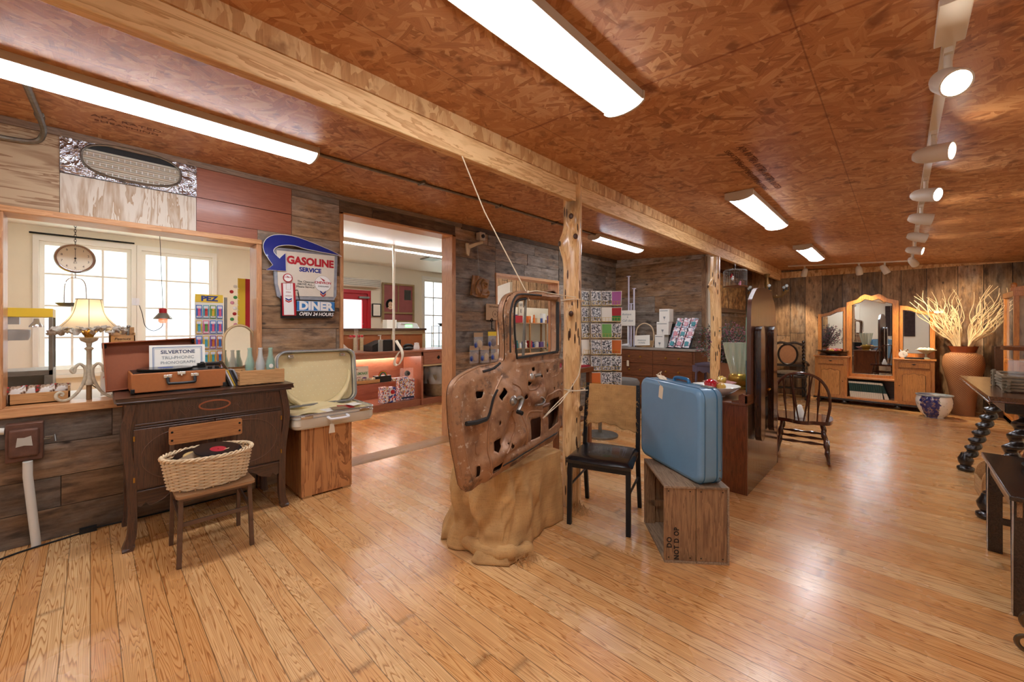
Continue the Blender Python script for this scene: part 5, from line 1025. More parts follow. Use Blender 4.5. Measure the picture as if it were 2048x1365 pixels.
holes = [win, [(.159, 1.007), (.232, .998), (.21, .965), (.165, .968)], [(.324, .955), (.376, 1.003), (.392, .977), (.345, .935)], rrect(.655, .637, .765, .77, .012, 2), [(.874, .862), (1.012, .866), (1.0, .69), (.868, .66)], [(.267, .578), (.354, .587), (.346, .547), (.267, .533)], [(.407, .672), (.427, .677), (.462, .645), (.438, .634)], rrect(.162, .548, .19, .605, .006, 2), rrect(.66, 1.073, .691, 1.097, .004, 2), [(.274, .721), (.339, .725), (.35, .675), (.30, .652), (.274, .667)], rrect(1.016, 1.065, 1.048, 1.097, .004, 2), [(.454, .56), (.773, .590), (.773, .575), (.462, .545)],
         [(.332+.011*math.cos(a), .81+.012*math.sin(a)) for a in [PI*i/4 for i in range(8)]], [(.592+.014*math.cos(a), .921+.016*math.sin(a)) for a in [PI*i/4 for i in range(8)]], [(.625+.02*math.cos(a), 1.0+.016*math.sin(a)) for a in [PI*i/4 for i in range(8)]], [(.93+.011*math.cos(a), .93+.011*math.sin(a)) for a in [PI*i/4 for i in range(8)]], [(1.04+.012*math.cos(a), .95+.012*math.sin(a)) for a in [PI*i/4 for i in range(8)]], rrect(.77, 1.02, .79, 1.04, .003, 1), rrect(.84, 1.05, .86, 1.065, .003, 1)]
def inside(p, poly):
    r = False; x, y = p; n = len(poly)
    for i in range(n):
        x1, y1 = poly[i]; x2, y2 = poly[(i+1) % n]
        if (y1 > y) != (y2 > y) and x < (x2-x1)*(y-y1)/(y2-y1)+x1: r = not r
    return r
def near(p, poly):
    best = (9, None); n = len(poly)
    for i in range(n):
        ax, ay = poly[i]; bx_, by = poly[(i+1) % n]; dx, dy = bx_-ax, by-ay; t = max(0, min(1, ((p[0]-ax)*dx+(p[1]-ay)*dy)/(dx*dx+dy*dy+1e-12)))
        q = (ax+dx*t, ay+dy*t); d = math.hypot(p[0]-q[0], p[1]-q[1])
        if d < best[0]: best = (d, q)
    return best
outs = s2(outer[:-1], 3, True); ridge = [(.537, 1.102), (.431, 1.035), (.354, 1.019), (.30, .953), (.225, .847), (.235, .70), (.22, .50)]
G = lambda x, z, cx, cz, sx, sz, a=0: math.exp(-(((x-cx)*math.cos(a)+(z-cz)*math.sin(a))/sx)**2-((-(x-cx)*math.sin(a)+(z-cz)*math.cos(a))/sz)**2)
def relief(x, z):
    do = near((x, z), outs)[0]; dw = near((x, z), win)[0]
    h = .012+.016*(1-math.exp(-(do/.03)**2))
    # side of the curved ridge
    side = None; dr, q = near((x, z), ridge+ridge[-2:0:-1]) ; right = x > q[0] and z < 1.12
    s = 1/(1+math.exp(-(dr if right else -dr)/.012)); h += .028*s*(1 if z < 1.13 else math.exp(-((z-1.13)/.03)**2))
    h += 1.5*(0)+.030*G(x, z, .47, .93, .075, .07)+.028*G(x, z, .71, .90, .07, .05)-.030*G(x, z, .46, .78, .05, .12, -.5)-.024*G(x, z, .58, .84, .04, .10, .6)+.02*G(x, z, .36, .64, .16, .035, .25)
    h += -.022*G(x, z, .83, .78, .03, .13)+.014*G(x, z, .85, .93, .09, .08)-.016*G(x, z, .42, .70, .10, .03, .25)+.012*G(x, z, .56, .70, .03, .05)+.018*G(x, z, .66, 1.03, .05, .03)-.012*G(x, z, .10, .90, .03, .12)
    h += .006*G(x, z, .60, .60, .30, .012, .06)-.006*G(x, z, .60, .63, .28, .012, .06)
    if z > 1.15: h = .02+.018*math.exp(-((dw-.025)/.018)**2)
    h += .004*noise.noise(Vector((x*9, z*9, 2)))+.002*noise.noise(Vector((x*30, z*30, 5)))
    return h
t = thing('truck_door', 'rusty brown stripped truck door propped on the burlap and tied to the post', 'truck door', (1.2607, 1.6469, 0), rot=(0, 0, math.radians(8)))
cs_ = .0115; NX, NZ = 98, 98; idx = {}; vs = []; keep = {}
for i in range(NX):
    for j in range(NZ):
        p = (-.003+i*cs_, .478+j*cs_*.99); best = (9, None)
        for pl in [outs]+holes:
            dd = near(p, pl)
            if dd[0] < best[0]: best = dd
        ok = inside(p, outs) and not any(inside(p, h) for h in holes)
        if best[0] < cs_*.56: p2 = best[1]; st = 1
        else: p2 = p; st = 1 if ok else 0
        if st: idx[i, j] = len(vs); hh = relief(*p2); vs.append((p2[0], -hh*1.25+.004, p2[1]))
fs = []
for i in range(NX-1):
    for j in range(NZ-1):
        q = [(i, j), (i+1, j), (i+1, j+1), (i, j+1)]
        if all(k in idx for k in q):
            c = (sum(vs[idx[k]][0] for k in q)/4, sum(vs[idx[k]][2] for k in q)/4)
            if inside(c, outs) and not any(inside(c, h) for h in holes): fs.append(tuple(idx[k] for k in q))
M().add(vs, fs).build('inner_panel', 'rusty_paint', t, smooth=60, solid=-.003)
# outer skin behind, with the window opening
m = M(); m.prism(outs, .018, .024, 'xz', [win]); m.build('outer_skin', rust('rusty_dark', '6d4632', '4a2e20', '8a6b58') or MT['rusty_dark'], t)
m = M(); n = len(outs); m.add([(x, -.012, z) for x, z in outs]+[(x, .024, z) for x, z in outs], [(i, (i+1) % n, n+(i+1) % n, n+i) for i in range(n)])
n = len(win); m.add([(x, -.02, z) for x, z in win]+[(x, .02, z) for x, z in win], [(i, n+i, n+(i+1) % n, (i+1) % n) for i in range(n)]); m.build('edge', 'rusty_paint', t, smooth=50)
M().tube([(x, -.010, z) for x, z in outs], .006, 6, close=True).build('rolled_edge', 'rusty_paint', t)
plain('old_rubber', '26221f', .6, var=.3, vs=30)
M().tube([(x, -.038, z) for x, z in s2([(.54, 1.165), (.518, 1.30), (.512, 1.44), (.523, 1.485), (.56, 1.515), (.64, 1.53)], 4)], .007, 6).tube([(1.048, -.035, 1.53), (1.046, -.035, 1.18)], .012, 4).tube([(.54, -.038, 1.163), (1.04, -.038, 1.178)], .009, 4).build('window_channel', 'old_rubber', t)
M().tube([(.643, -.032, 1.53), (.607, -.036, 1.155)], .009, 4).build('vent_bar', 'galv', t)
M().tube([(x, -.052, z) for x, z in s2([(.452, 1.20), (.45, 1.38), (.455, 1.45), (.49, 1.52), (.56, 1.553), (.80, 1.56)], 4)], .006, 5).build('torn_seal', 'old_rubber', t)
m = M(); m.tube([(.075, -.045, .852), (.15, -.05, .845), (.225, -.055, .85)], .013, 6); m.tube(smoothc([(.225, -.06, .85), (.245, -.062, .88), (.258, -.065, .92), (.275, -.065, .96), (.31, -.065, 1.0)], 4), .009, 5, flat=.6); m.build('door_strap', 'old_rubber', t)
plain('pot_metal', 'a9a69f', .3, .85, var=.15, vs=30)
m = M(); m.lathe([(0, 0), (.032, 0), (.03, .02), (.018, .03), (0, .03)], 18); m.build('crank_boss', 'pot_metal', t, loc=(.43, -.075, .925), rot=(PI/2, 0, 0))
M().tube(smoothc([(.43, -.11, .935), (.455, -.12, .945), (.468, -.122, .93), (.455, -.12, .895), (.425, -.12, .865)], 5), [.011+.006*math.sin(i*.16) for i in range(21)], 8, flat=.6).build('window_crank', 'pot_metal', t); M().cyl((.425, -.12, .865), (.427, -.155, .858), .012).build('crank_knob', 'black', t)
m = M(); m.lathe([(0, 0), (.026, 0), (.022, .025), (0, .025)], 16); m.build('handle_boss', 'pot_metal', t, loc=(.70, -.07, .905), rot=(PI/2, 0, 0)); M().tube(smoothc([(.70, -.09, .905), (.735, -.105, .90), (.742, -.108, .875), (.71, -.108, .862), (.65, -.105, .865)], 5), [.009]*8+[.012]*13, 8, flat=.6).build('door_handle', 'pot_metal', t)
m = M(); m.ball((.645, -.07, 1.035), .028, 12, (.9, .7, 1.1)); m.cyl((.66, -.085, 1.045), (.71, -.10, 1.05), .010); m.build('vent_knob', 'pot_metal', t)
for z, u in ((.63, .175), ): M().box((.60, -.055, z), (.63, -.045, z+.05)).build('hinge_plate', 'pot_metal', t)
m = M()
for (a, b) in ((.10, 1.06), (.08, .78), (.12, .62), (.28, .87), (.30, .76), (.60, .80), (.62, .70), (.50, .64), (.80, .74), (.95, 1.0), (.88, 1.0), (.34, 1.11), (.455, 1.25), (.45, 1.36)): m.ball((a, -relief(a, b), b), .006, 8)
m.build('screw', 'dark_iron', t)
M().tube([(.73, -.05, .83), (.80, -.06, .828), (.88, -.06, .835)], .013, 8).build('latch_rod', 'rusty_dark', t)
M().prism(rrect(.162, .665, .195, .74, .016, 4), -.036, -.02, 'xz').build('pressed_oval', 'rusty_paint', t, bev=.004)
def bead(P, r, nm='pressed_bead', mt='rusty_paint', close=False):
    q = s2(P, 6, close); M().tube([(x, -relief(x, z)*1.25+.004, z) for x, z in q], r, 8, flat=.8, close=close).build(nm, mt, t)
bead([(.40, 1.07), (.33, 1.01), (.275, .92), (.245, .82), (.24, .70), (.245, .58), (.26, .545)], .010)
bead([(.05, 1.05), (.045, .94), (.065, .80), (.10, .64), (.14, .53)], .007)
bead([(.45, 1.02), (.51, .99), (.545, .93), (.53, .87), (.57, .80), (.60, .70), (.61, .62)], .009)
bead([(.60, 1.07), (.60, 1.02), (.62, .965), (.66, .955), (.72, .965), (.76, 1.0)], .008)
bead([(.63, .61), (.63, .80), (.70, .815), (.80, .80), (.84, .87), (.86, .90), (1.03, .905), (1.045, .80), (1.03, .66)], .009)
bead([(.37, .63), (.47, .695), (.50, .73), (.50, .80), (.45, .86)], .009)
bead([(.80, .95), (.80, 1.12)], .006); bead([(.88, 1.03), (.88, 1.10), (.98, 1.115), (1.0, 1.03), (.90, 1.01)], .006)
bead([(.36, .56), (.55, .575), (.80, .60), (.98, .62)], .008, 'lower_seal', 'old_rubber')
bead([(.23, 1.105), (.33, 1.115), (.40, 1.14)], .010, 'torn_seal', 'old_rubber')
# ropes
RB = [(1.412, 1.735, 2.29), (1.60, 1.76, 2.03), (1.92, 1.72, 1.58)]
tag(M().tube(RB+[(1.93, 1.70, 1.52)], .0035, 6).tube(smoothc([(1.93, 1.70, 1.575), (2.05, 1.73, 1.59), (2.2, 1.745, 1.585), (2.35, 1.75, 1.58), (2.47, 1.72, 1.57)], 4), .0035, 6).ball((1.925, 1.705, 1.575), .009).build('twine', 'twine'), 'long twine running from the beam down to the top of the truck door', 'twine')
m = M(); 
m.tube([(2.545+.088*math.cos(a), 1.80+.088*math.sin(a), 1.555+.004*math.sin(a*2)) for a in [2*PI*i/24 for i in range(24)]], .004, 5, close=True)
tag(m.build('twine', 'twine'), 'twine looped once round the cedar post above the truck door', 'twine')
K = (2.36, 1.70, .895)
m = M(); m.tube([K, (2.48, 1.70, 1.0), (2.555, 1.705, 1.19)], .0035, 6); m.tube([K, (2.28, 1.70, .86), (2.16, 1.70, .80)], .0035, 6); m.tube([K, (2.25, 1.69, .83), (2.04, 1.68, .755)], .0035, 6); m.tube([K, (2.46, 1.705, .885), (2.60, 1.702, .875)], .0035, 6); m.tube([(2.16, 1.70, .80), (2.04, 1.68, .755)], .0035, 6); m.ball(K, .012)
m.tube([(2.545+.09*math.cos(a), 1.80+.09*math.sin(a), .885+.006*math.sin(a)) for a in [2*PI*i/24 for i in range(24)]], .004, 5, close=True); tag(m.build('twine', 'twine'), 'knotted twine tying the middle of the truck door to the post', 'twine')
# burlap over a box
def burlap_mat():
    m, nt, b = newm('burlap'); tc = nd(nt, 'ShaderNodeTexCoord'); uvn = nd(nt, 'ShaderNodeUVMap')
    n = nd(nt, 'ShaderNodeTexNoise', inputs={'Scale': 6, 'Detail': 6}); nt.links.new(tc.outputs['Object'], n.inputs[0])
    c = ramp(nt, n.outputs[0], [(.3, 'ab8150'), (.7, 'd2a468')])
    w1 = nd(nt, 'ShaderNodeTexNoise', inputs={'Scale': 1, 'Detail': 3}); mp = nd(nt, 'ShaderNodeMapping'); mp.inputs['Scale'].default_value = (300, 300, 12); nt.links.new(tc.outputs['Object'], mp.inputs[0]); nt.links.new(mp.outputs[0], w1.inputs[0])
    w2 = nd(nt, 'ShaderNodeTexNoise', inputs={'Scale': 1, 'Detail': 3}); mp2 = nd(nt, 'ShaderNodeMapping'); mp2.inputs['Scale'].default_value = (12, 12, 300); nt.links.new(tc.outputs['Object'], mp2.inputs[0]); nt.links.new(mp2.outputs[0], w2.inputs[0])
    f = mth(nt, 'ADD', w1.outputs[0], w2.outputs[0]); c = mixc(nt, ramp(nt, f, [(.75, .4), (1.1, 0.0)]), c, '8a6236')
    nt.links.new(c, b.inputs['Base Color']); b.inputs['Roughness'].default_value = .95; bp = nd(nt, 'ShaderNodeBump', inputs={'Strength': .35, 'Distance': .002}); nt.links.new(f, bp.inputs['Height']); nt.links.new(bp.outputs[0], b.inputs['Normal']); MT['burlap'] = m
burlap_mat()
t = thing('wooden_box', 'wooden box with a round hand hole, mostly hidden under the burlap', 'box', (1.99, 1.92, 0))
M().box((-.29, -.17, 0), (.29, .17, .478)).build('box', 'dark_walnut', t, bev=.004)
bx0, bx1, by0, by1, bh = 1.68, 2.285, 1.735, 2.11, .482
per = []
def perim(s):
    w, d = bx1-bx0, by1-by0; L = [w, d, w, d]; tot = 2*(w+d); s = (s % 1)*tot
    for k, l in enumerate(L):
        if s <= l or k == 3:
            q = s/l
            return [((bx1-w*q, by1), (0, 1), k, q), ((bx0, by1-d*q), (-1, 0), k, q), ((bx0+w*q, by0), (0, -1), k, q), ((bx1, by0+d*q), (1, 0), k, q)][k]
        s -= l
def drape(u, v):
    (px, py), (nx, ny), k, q = perim(u); cx, cy = (bx0+bx1)/2, (by0+by1)/2
    ce = .14 if k in (0, 2) else .1
    # rounded normals near corners
    w = math.sin(u*2*PI*11)*.5+.5*math.sin(u*2*PI*5+1.3)+.4*math.sin(u*2*PI*17+.5)
    leftn = max(0, 1-(px-bx0)/.30)*(1 if py < by0+.3 else .6)
    if v < .3:
        r = v/.3; z = bh+.012+.012*noise.noise(Vector((px*5*r, py*5*r, 3)))+.03*(1-r)*0; x = cx+(px-cx)*r; y = cy+(py-cy)*r
        z -= .02*max(0, r-.8)/.2; return (x, y, z)
    d = (v-.3)/.7; lf2 = max(0, 1-(px-bx0)/.42); fl_ = (.010+.05*min(d*3, 1)*(.12+lf2))*(.6+.35*math.sin(px*46+py*30+d*4*lf2+3*noise.noise(Vector((px*3, d*2, 1))))+.75*noise.noise(Vector((px*7+d*2.2, py*7, d*1.2+4)))+.3*noise.noise(Vector((px*22+d*6, py*22, d*3)))+.15*w)+.010
    fl_ += leftn*(.01+.07*d**3)+.015*d*d
    fl_ += .02*noise.noise(Vector((u*9, d*3, 7)))*d
    z = (bh-.006)*(1-d)+.004
    if k == 3: z = max(z, .20+.15*q) if q > .15 else z
    m_ = math.sin(u*40+d*3)*.012*leftn*d
    ox = nx*fl_-abs(ny)*leftn*.03*d; oy = ny*fl_
    if k == 2: ox -= leftn*.02*d**2
    return (px+ox+m_, py+oy, z)
m = M().grid(drape, 260, 60); gp = smoothc([(1.66, 2.08, .04), (1.60, 1.95, .05), (1.585, 1.80, .055), (1.62, 1.68, .055), (1.70, 1.61, .05), (1.79, 1.60, .035), (1.84, 1.63, .02)], 8); m.tube([p+Vector((0, 0, -.006+.004*math.sin(i*.5))) for i, p in enumerate(gp)], [.036+.005*math.sin(i*.5)+.003*math.sin(i*1.3) for i in range(len(gp)-6)]+[.035, .03, .025, .02, .014, .008], 14)
o = m.build('burlap_cloth', 'burlap', None, smooth=80, solid=.003); tag(o, 'tan burlap sacking draped over the box under the truck door, bunched at the floor', 'cloth')
m = M(); random.seed(5)
for k in range(26):
    x, y = 1.70+random.uniform(-.05, .08), 1.56+random.uniform(-.03, .04); a = random.uniform(-2.6, -.5); l = random.uniform(.04, .09); m.tube([(x, y, .03), (x+l*.5*math.cos(a), y+l*.5*math.sin(a), .03+random.uniform(0, .03)), (x+l*math.cos(a), y+l*math.sin(a), .004)], .0015, 4)
for k in range(26):
    x, y = 2.44+random.uniform(-.03, .06), 1.66+random.uniform(-.03, .06); a = random.uniform(-1.6, 1.2); l = random.uniform(.03, .07); m.tube([(x, y, .004), (x+l*.5*math.cos(a), y+l*.5*math.sin(a), .02+random.uniform(0, .05)), (x+l*math.cos(a), y+l*math.sin(a), .006)], .002, 4)
m.build('fringe', 'burlap', o)
# ---------------- black chair with burlap ----------------
plain('chair_black', '1c1e22', .38, .3); plain('vinyl_seat', '111216', .25, coat=.3)
t = thing('black_chair', 'black metal chair with a padded black seat and a piece of burlap over its back', 'chair', (2.535, 1.515, 0), rz=math.radians(-72))
def seatf(u, v):
    x = (u-.5)*2; y = (v-.5)*2; X = .215*math.copysign(abs(x)**.95, x)*(1+.05*(-y)); Y = .21*y-(.02*(1-x*x) if y < 0 else 0)
    e = (1-abs(x)**5)*(1-abs(y)**5); return (X, Y, .445+.03*e**.4)
m = M(); m.grid(seatf, 24, 24); vs = m.v[:]; m.grid(lambda u, v: (seatf(1-u, v)[0], seatf(1-u, v)[1], .440), 24, 24); m.prism([(-.215, -.225), (.215, -.225), (.205, .21), (-.205, .21)], .425, .446, 'xy'); m.build('seat', 'vinyl_seat', t, smooth=60)
for s in (-1, 1):
    M().tube([(s*.198, -.205, 0), (s*.195, -.195, .425)], .021, 4).build('leg', 'chair_black', t, bev=.002)
    M().tube([(s*.20, .265, 0), (s*.198, .20, .30), (s*.198, .19, .45), (s*.195, .22, .70), (s*.19, .255, .915)], [.020, .021, .021, .020, .018], 4).build('leg', 'chair_black', t, bev=.002)
    M().tube([(s*.198, -.20, .26), (s*.198, .21, .25)], .008, 6).build('stretcher', 'chair_black', t)
m = M(); m.box((-.195, -.205, .39), (.195, -.19, .43)); m.box((-.195, .18, .39), (.195, .195, .43)); m.box((-.2, -.2, .40), (-.185, .19, .43)); m.box((.185, -.2, .40), (.2, .19, .43)); m.build('seat_frame', 'chair_black', t, bev=.002)
def backf(u, v): x = (u-.5)*.36; z = .66+.235*v; return (x, .21+.045*(v)+.02*(1-(2*u-1)**2), z)
M().grid(backf, 12, 10).build('backrest', 'chair_black', t, solid=.012)
def bf(u, v):
    x = (u-.5)*.365+.004*math.sin(v*30); z = .60+.31*v+.006*math.sin(u*24)*(v < .1)+.02*(1-v)*math.sin(u*5); return (x, .186+.058*v+.02*(1-(2*u-1)**2)+.006*noise.noise(Vector((u*7, v*7, 0))), z)
o = M().grid(bf, 40, 34).build('burlap_cover', 'burlap', None, smooth=80, solid=.002, loc=t.location[:], rot=(0, 0, math.radians(-72))); tag(o, 'frayed rectangle of burlap hung on the back of the black chair', 'cloth')
m = M(); random.seed(9)
for k in range(60):
    v = random.random(); s = random.choice((-1, 1)); x, y, z = bf(.5+s*.5, v); m.tube([(x, y, z), (x+s*random.uniform(.005, .018), y-.004, z-random.uniform(.0, .02))], .0009, 3)
for k in range(40): x, y, z = bf(random.random(), 0); m.tube([(x, y, z), (x+random.uniform(-.01, .01), y-.004, z-random.uniform(.01, .03))], .0009, 3)
m.build('fringe', 'burlap', o)
# ---------------- wooden crate ----------------
t = thing('wooden_crate', 'old wooden crate stencilled DO NOT DROP, lying on its side under the blue suitcase', 'crate', (2.5775, .993, 0), rz=math.radians(-50.9))
hw, hl, hh = .174, .239, .44
for y in (-hl, hl-.018):
    e = M().box((-hw, y, .012), (-.01+.012, y+.018, hh-.012)).build('end_board', 'crate_wood', t, bev=.002); M().box((.004, y, .012), (hw, y+.018, hh-.012)).build('end_board', 'crate_wood', t, bev=.002)
wood('crate_wood_y', 'a58a6e', '735a44', 1, 1.2, .65, knots=.4)
for z in (0, hh-.012): 
    M().box((-hw, -hl-.006, z), (.0, hl+.006, z+.012)).build('slat', 'crate_wood_y', t, bev=.001); M().box((.003, -hl-.006, z), (hw, hl+.006, z+.012)).build('slat', 'crate_wood_y', t, bev=.001)
M().box((hw, -hl-.006, 0), (hw+.01, hl+.006, .21)).build('slat', 'crate_wood_y', t, bev=.001); M().box((hw, -hl-.006, .215), (hw+.01, hl+.006, hh)).build('slat', 'crate_wood_y', t, bev=.001)
M().box((-hw+.0, hl-.036, .012), (-.11, hl-.018, hh-.012)).build('batten', 'crate_wood', t); M().box((-hw+.02, hl-.036, .13), (hw, hl-.018, .17)).build('batten', 'crate_wood', t)
rm = Matrix.Rotation(-PI/2, 4, 'Y')
M().text('DO', .038, (-.145, -hl-.001, .115), rot=rm, bold=.0012, sp=1.15).text('NOT D OP', .038, (-.105, -hl-.001, .11), rot=rm, bold=.0012, sp=1.15, sxy=(.9, 1)).build('stencil', plain('stencil_ink', '2a211b', .7), t, smooth=0)
m = M()
for x in (-.15, -.03, .03, .15):
    for z in (.03, .41): m.ball((x, -hl-.0005, z), .004, 6)
m.build('nail', 'dark_iron', t)
# ---------------- blue suitcase ----------------
plain('suit_blue', '6a90ac', .33, var=.06, vs=6, coat=.15); plain('suit_edge', '33627f', .4)
t = thing('blue_suitcase', 'large hard blue suitcase standing upright on the wooden crate', 'suitcase', (2.641, 1.044, .4405), rz=math.radians(57))
SWb, SHb, ST = .322, .552, .15
def rr3(y0, y1, name, seg=6):
    o0 = rrect(-SWb, .0, SWb, SHb, .06, 6); n = len(o0); cx, cz = 0, SHb/2; m = M()
    lay = []
    for (y, k) in ((y0, .0), ): pass
    sgn = 1 if y1 > y0 else -1; d = abs(y1-y0)
    prof = [(0, 0), (d-.028, 0), (d-.014, .004), (d-.004, .013), (d, .028)]
    vs = []
    for dy, ins in prof:
        oo = rrect(-SWb+ins, ins, SWb-ins, SHb-ins, max(.06-ins*.5, .02), 6); vs += [(x, y0+sgn*dy, z) for x, z in oo]
    fs = []
    for k in range(len(prof)-1): fs += [((k*n+i, k*n+(i+1) % n, (k+1)*n+(i+1) % n, (k+1)*n+i) if sgn > 0 else (k*n+(i+1) % n, k*n+i, (k+1)*n+i, (k+1)*n+(i+1) % n)) for i in range(n)]
    c = tuple((len(prof)-1)*n+i for i in range(n)); fs.append(c if sgn < 0 else c[::-1]); fs.append(tuple(range(n)) if sgn > 0 else tuple(range(n-1, -1, -1)))
    m.add(vs, fs); return m.build(name, 'suit_blue', t, smooth=50)
rr3(-.028, .08, 'front_shell'); rr3(-.032, -.08, 'back_shell')
oo = rrect(-SWb-.001, -.001, SWb+.001, SHb+.001, .06, 6)
M().tube([(x, -.030, z) for x, z in oo], .0035, 6, close=True).tube([(x, .052, z) for x, z in oo], .0022, 5, close=True).tube([(x, -.062, z) for x, z in oo], .0018, 5, close=True).build('seam_piping', 'suit_edge', t)
M().tube(smoothc([(-.075, -.03, SHb), (-.07, -.03, SHb+.018), (-.04, -.03, SHb+.026), (.04, -.03, SHb+.026), (.07, -.03, SHb+.018), (.075, -.03, SHb)], 5), .011, 8).build('handle', plain('handle_blue', '2f6f9c', .3), t)
for x in (-.24, .22): M().box((x-.035, -.05, SHb-.002), (x+.035, -.01, SHb+.008)).build('latch', 'steel', t, bev=.003)
m = M()
for z in (.04, .085): m.cyl((-SWb-.001, -.05, z), (-SWb+.001, -.05, z), .005, 8)
m.build('rivet', 'galv', t)
tg = M().prism([(-.022, -.15), (.022, -.15), (.022, -.012), (.012, 0), (-.012, 0), (-.022, -.012)], 0, .0012, 'xz').tube([(0, 0, -.008), (0, -.03, .04), (0, -.06, .055)], .001, 4).build('price_tag', 'tag_paper', None, loc=(2.668+.0, 1.078, .99), rot=(.05, .22, math.radians(57+180)))
v = Matrix.Rotation(math.radians(53.8), 4, 'Z') @ Vector((.045, .087, .53)); tg.location = (2.641+v.x, 1.044+v.y, .4405+.525); tag(tg, 'long cream paper tag hanging on the side of the blue suitcase', 'tag')
tag(M().prism([(-.06, -.02), (.05, -.03), (.07, .02), (-.05, .03)], 0, .003, 'xy').tube(smoothc([(-.06, 0, .004), (-.02, .02, .03), (.03, .0, .035), (.07, .01, .005)], 4), .0025, 5).build('paper_tag', 'tag_paper', None, loc=(2.74, 1.19, .4405+SHb+.03), rot=(.1, -.15, .7)), 'curled paper tag lying on top of the blue suitcase', 'tag')
bpy.data.objects['paper_tag'].location.z -= .022
# ---------------- vanity seen from behind ----------------
t = thing('vanity_dresser', 'dark polished wooden vanity turned away, its tall mirror back facing the room', 'vanity', (4.19, .90, 0))
M().box((-.56, -.02, 0), (-.54, .50, .715)).build('side_panel', 'mahogany', t, bev=.003); M().box((.54, -.02, 0), (.56, .50, .715)).build('side_panel', 'mahogany', t, bev=.003)
M().box((-.54, -.018, .0), (.54, -.004, .715)).build('back_panel', wood('dark_gloss', '3a2218', '22130d', 2, 1.3, .18, coat=.6), t)
M().box((-.54, .46, .0), (.54, .48, .715)).build('front_panel', 'mahogany', t)
M().box((-.57, -.02, .715), (.57, .51, .738)).build('vanity_top', 'mahogany_x', t, bev=.005)
M().prism([(-.02, .738), (-.02, .80), (.01, .812), (.04, .80), (.04, .76), (.09, .75), (.09, .738)], -.57, -.555, 'yz').box((-.57, -.02, .738), (.57, -.005, .80)).build('gallery_rail', 'mahogany_x', t, bev=.004)
mir = s2([(-.46, .80), (-.46, 1.36), (-.44, 1.55), (-.40, 1.60), (-.34, 1.64), (-.24, 1.685), (-.02, 1.70), (.16, 1.70), (.28, 1.67), (.34, 1.62), (.40, 1.58), (.44, 1.50), (.45, 1.36), (.45, .80)], 5)
pm = M().prism(mir, -.022, .008).build('mirror_board', wood('mirror_back', '6b4636', '4a2f24', 2, 1.0, .3, coat=.4, fig=.2), t, bev=.006)
M().prism([(x*.99, z-.006) for x, z in mir], .009, .016).build('mirror_glass', plain('edge_glass', '6f8f88', .03, .9), pm)
for x in (-.30, .16):
    M().prism(rrect(x-.07, .40, x+.07, 1.36, .065, 6), -.075, -.030).build('mirror_support', wood('support_wood', '3d2419', '241410', 2, 1.2, .2, coat=.6), t, bev=.008)
M().tube([(.0, -.05, .79), (.02, -.06, .80)], .01).build('screw_knob', 'brass', t)
VT = .739
t = thing('white_basin', 'wide white bowl of red and yellow fruit on the vanity beside the blue suitcase', 'bowl', (3.86, 1.19, VT)); M().lathe([(0, 0), (.08, 0), (.082, .012), (.11, .02), (.165, .055), (.198, .088), (.20, .094), (.19, .092), (.16, .062), (.10, .03), (0, .025)], 40).build('basin', plain('ceramic', 'e6e0d6', .15, coat=.5), t)
fr = [('tomato', 'red', (-.03, .03, .075), .042, 'shiny red fruit in the white bowl, the largest'), ('pear', 'brownred', (.04, .02, .06), .034, 'reddish brown fruit right of the red one in the white bowl'), ('apple', 'ochre', (.0, -.05, .055), .03, 'yellow fruit at the front of the white bowl'), ('apple', 'ochre2', (.08, -.02, .055), .028, 'tan fruit at the right in the white bowl')]
plain('brownred', '9c4a2c', .25); plain('ochre', 'c99a45', .3); plain('ochre2', 'a8763e', .35); plain('gloss_red', 'b01522', .12, coat=.6)
for nm, c, p, r, lb in fr: tag(M().ball((0, 0, 0), r*1.25, 18, (1.1, 1, .9)).build('fruit', 'gloss_red' if c == 'red' else c, None, loc=(3.86+p[0], 1.19+p[1], VT+p[2]+.03)), lb, 'fruit')
t = thing('pink_dish', 'pink glass dish with pears, behind the white bowl on the vanity', 'dish', (4.28, 1.28, VT)); M().lathe([(0, 0), (.06, 0), (.07, .02), (.14, .07), (.15, .075), (.14, .073), (.06, .03), (0, .02)], 30).build('dish', plain('pink_glass', 'c48f8a', .1, alpha=.8), t)
for k, (dx, dy) in enumerate(((-.03, -.03), (.045, .0))): 
    t = thing('pear', ['yellow pear at the left in the pink dish', 'yellow pear at the right in the pink dish'][k], 'fruit', (4.28+dx, 1.28+dy, VT+.09)); M().lathe([(0, -.04), (.03, -.035), (.04, -.01), (.035, .015), (.02, .04), (.014, .055), (0, .06)], 18).build('pear_body', plain('pear_yellow', 'c9a04a', .3, var=.2, vs=14), t, rot=(.3, 1.1, .4*k)); 
t = thing('glass_urn', 'tall ribbed greenish glass vase on a gilt foot, partly hidden by the vanity mirror', 'vase', (4.52, 1.17, VT))
m = M(); N = 64; vs = []; pf = s2([(.14, .075), (.20, .085), (.32, .115), (.44, .135), (.455, .14)], 4)
for z, r in pf:
    for j in range(N): rr = r*(1+.06*math.cos(j*2*PI*16/N)); vs.append((rr*math.cos(2*PI*j/N), rr*math.sin(2*PI*j/N), z))
m.add(vs, [(i*N+j, i*N+(j+1) % N, (i+1)*N+(j+1) % N, (i+1)*N+j) for i in range(len(pf)-1) for j in range(N)]); m.build('glass_body', plain('sea_glass', 'c6ccae', .08, alpha=.45, spec=1.0, coat=.8), t, smooth=60)
M().lathe([(0, 0), (.10, 0), (.105, .01), (.07, .025), (.085, .05), (.098, .09), (.09, .13), (.075, .145), (.06, .14), (0, .13)], 30).build('gilt_foot', plain('gilt', 'b08a3a', .3, .7, var=.2, vs=40), t)
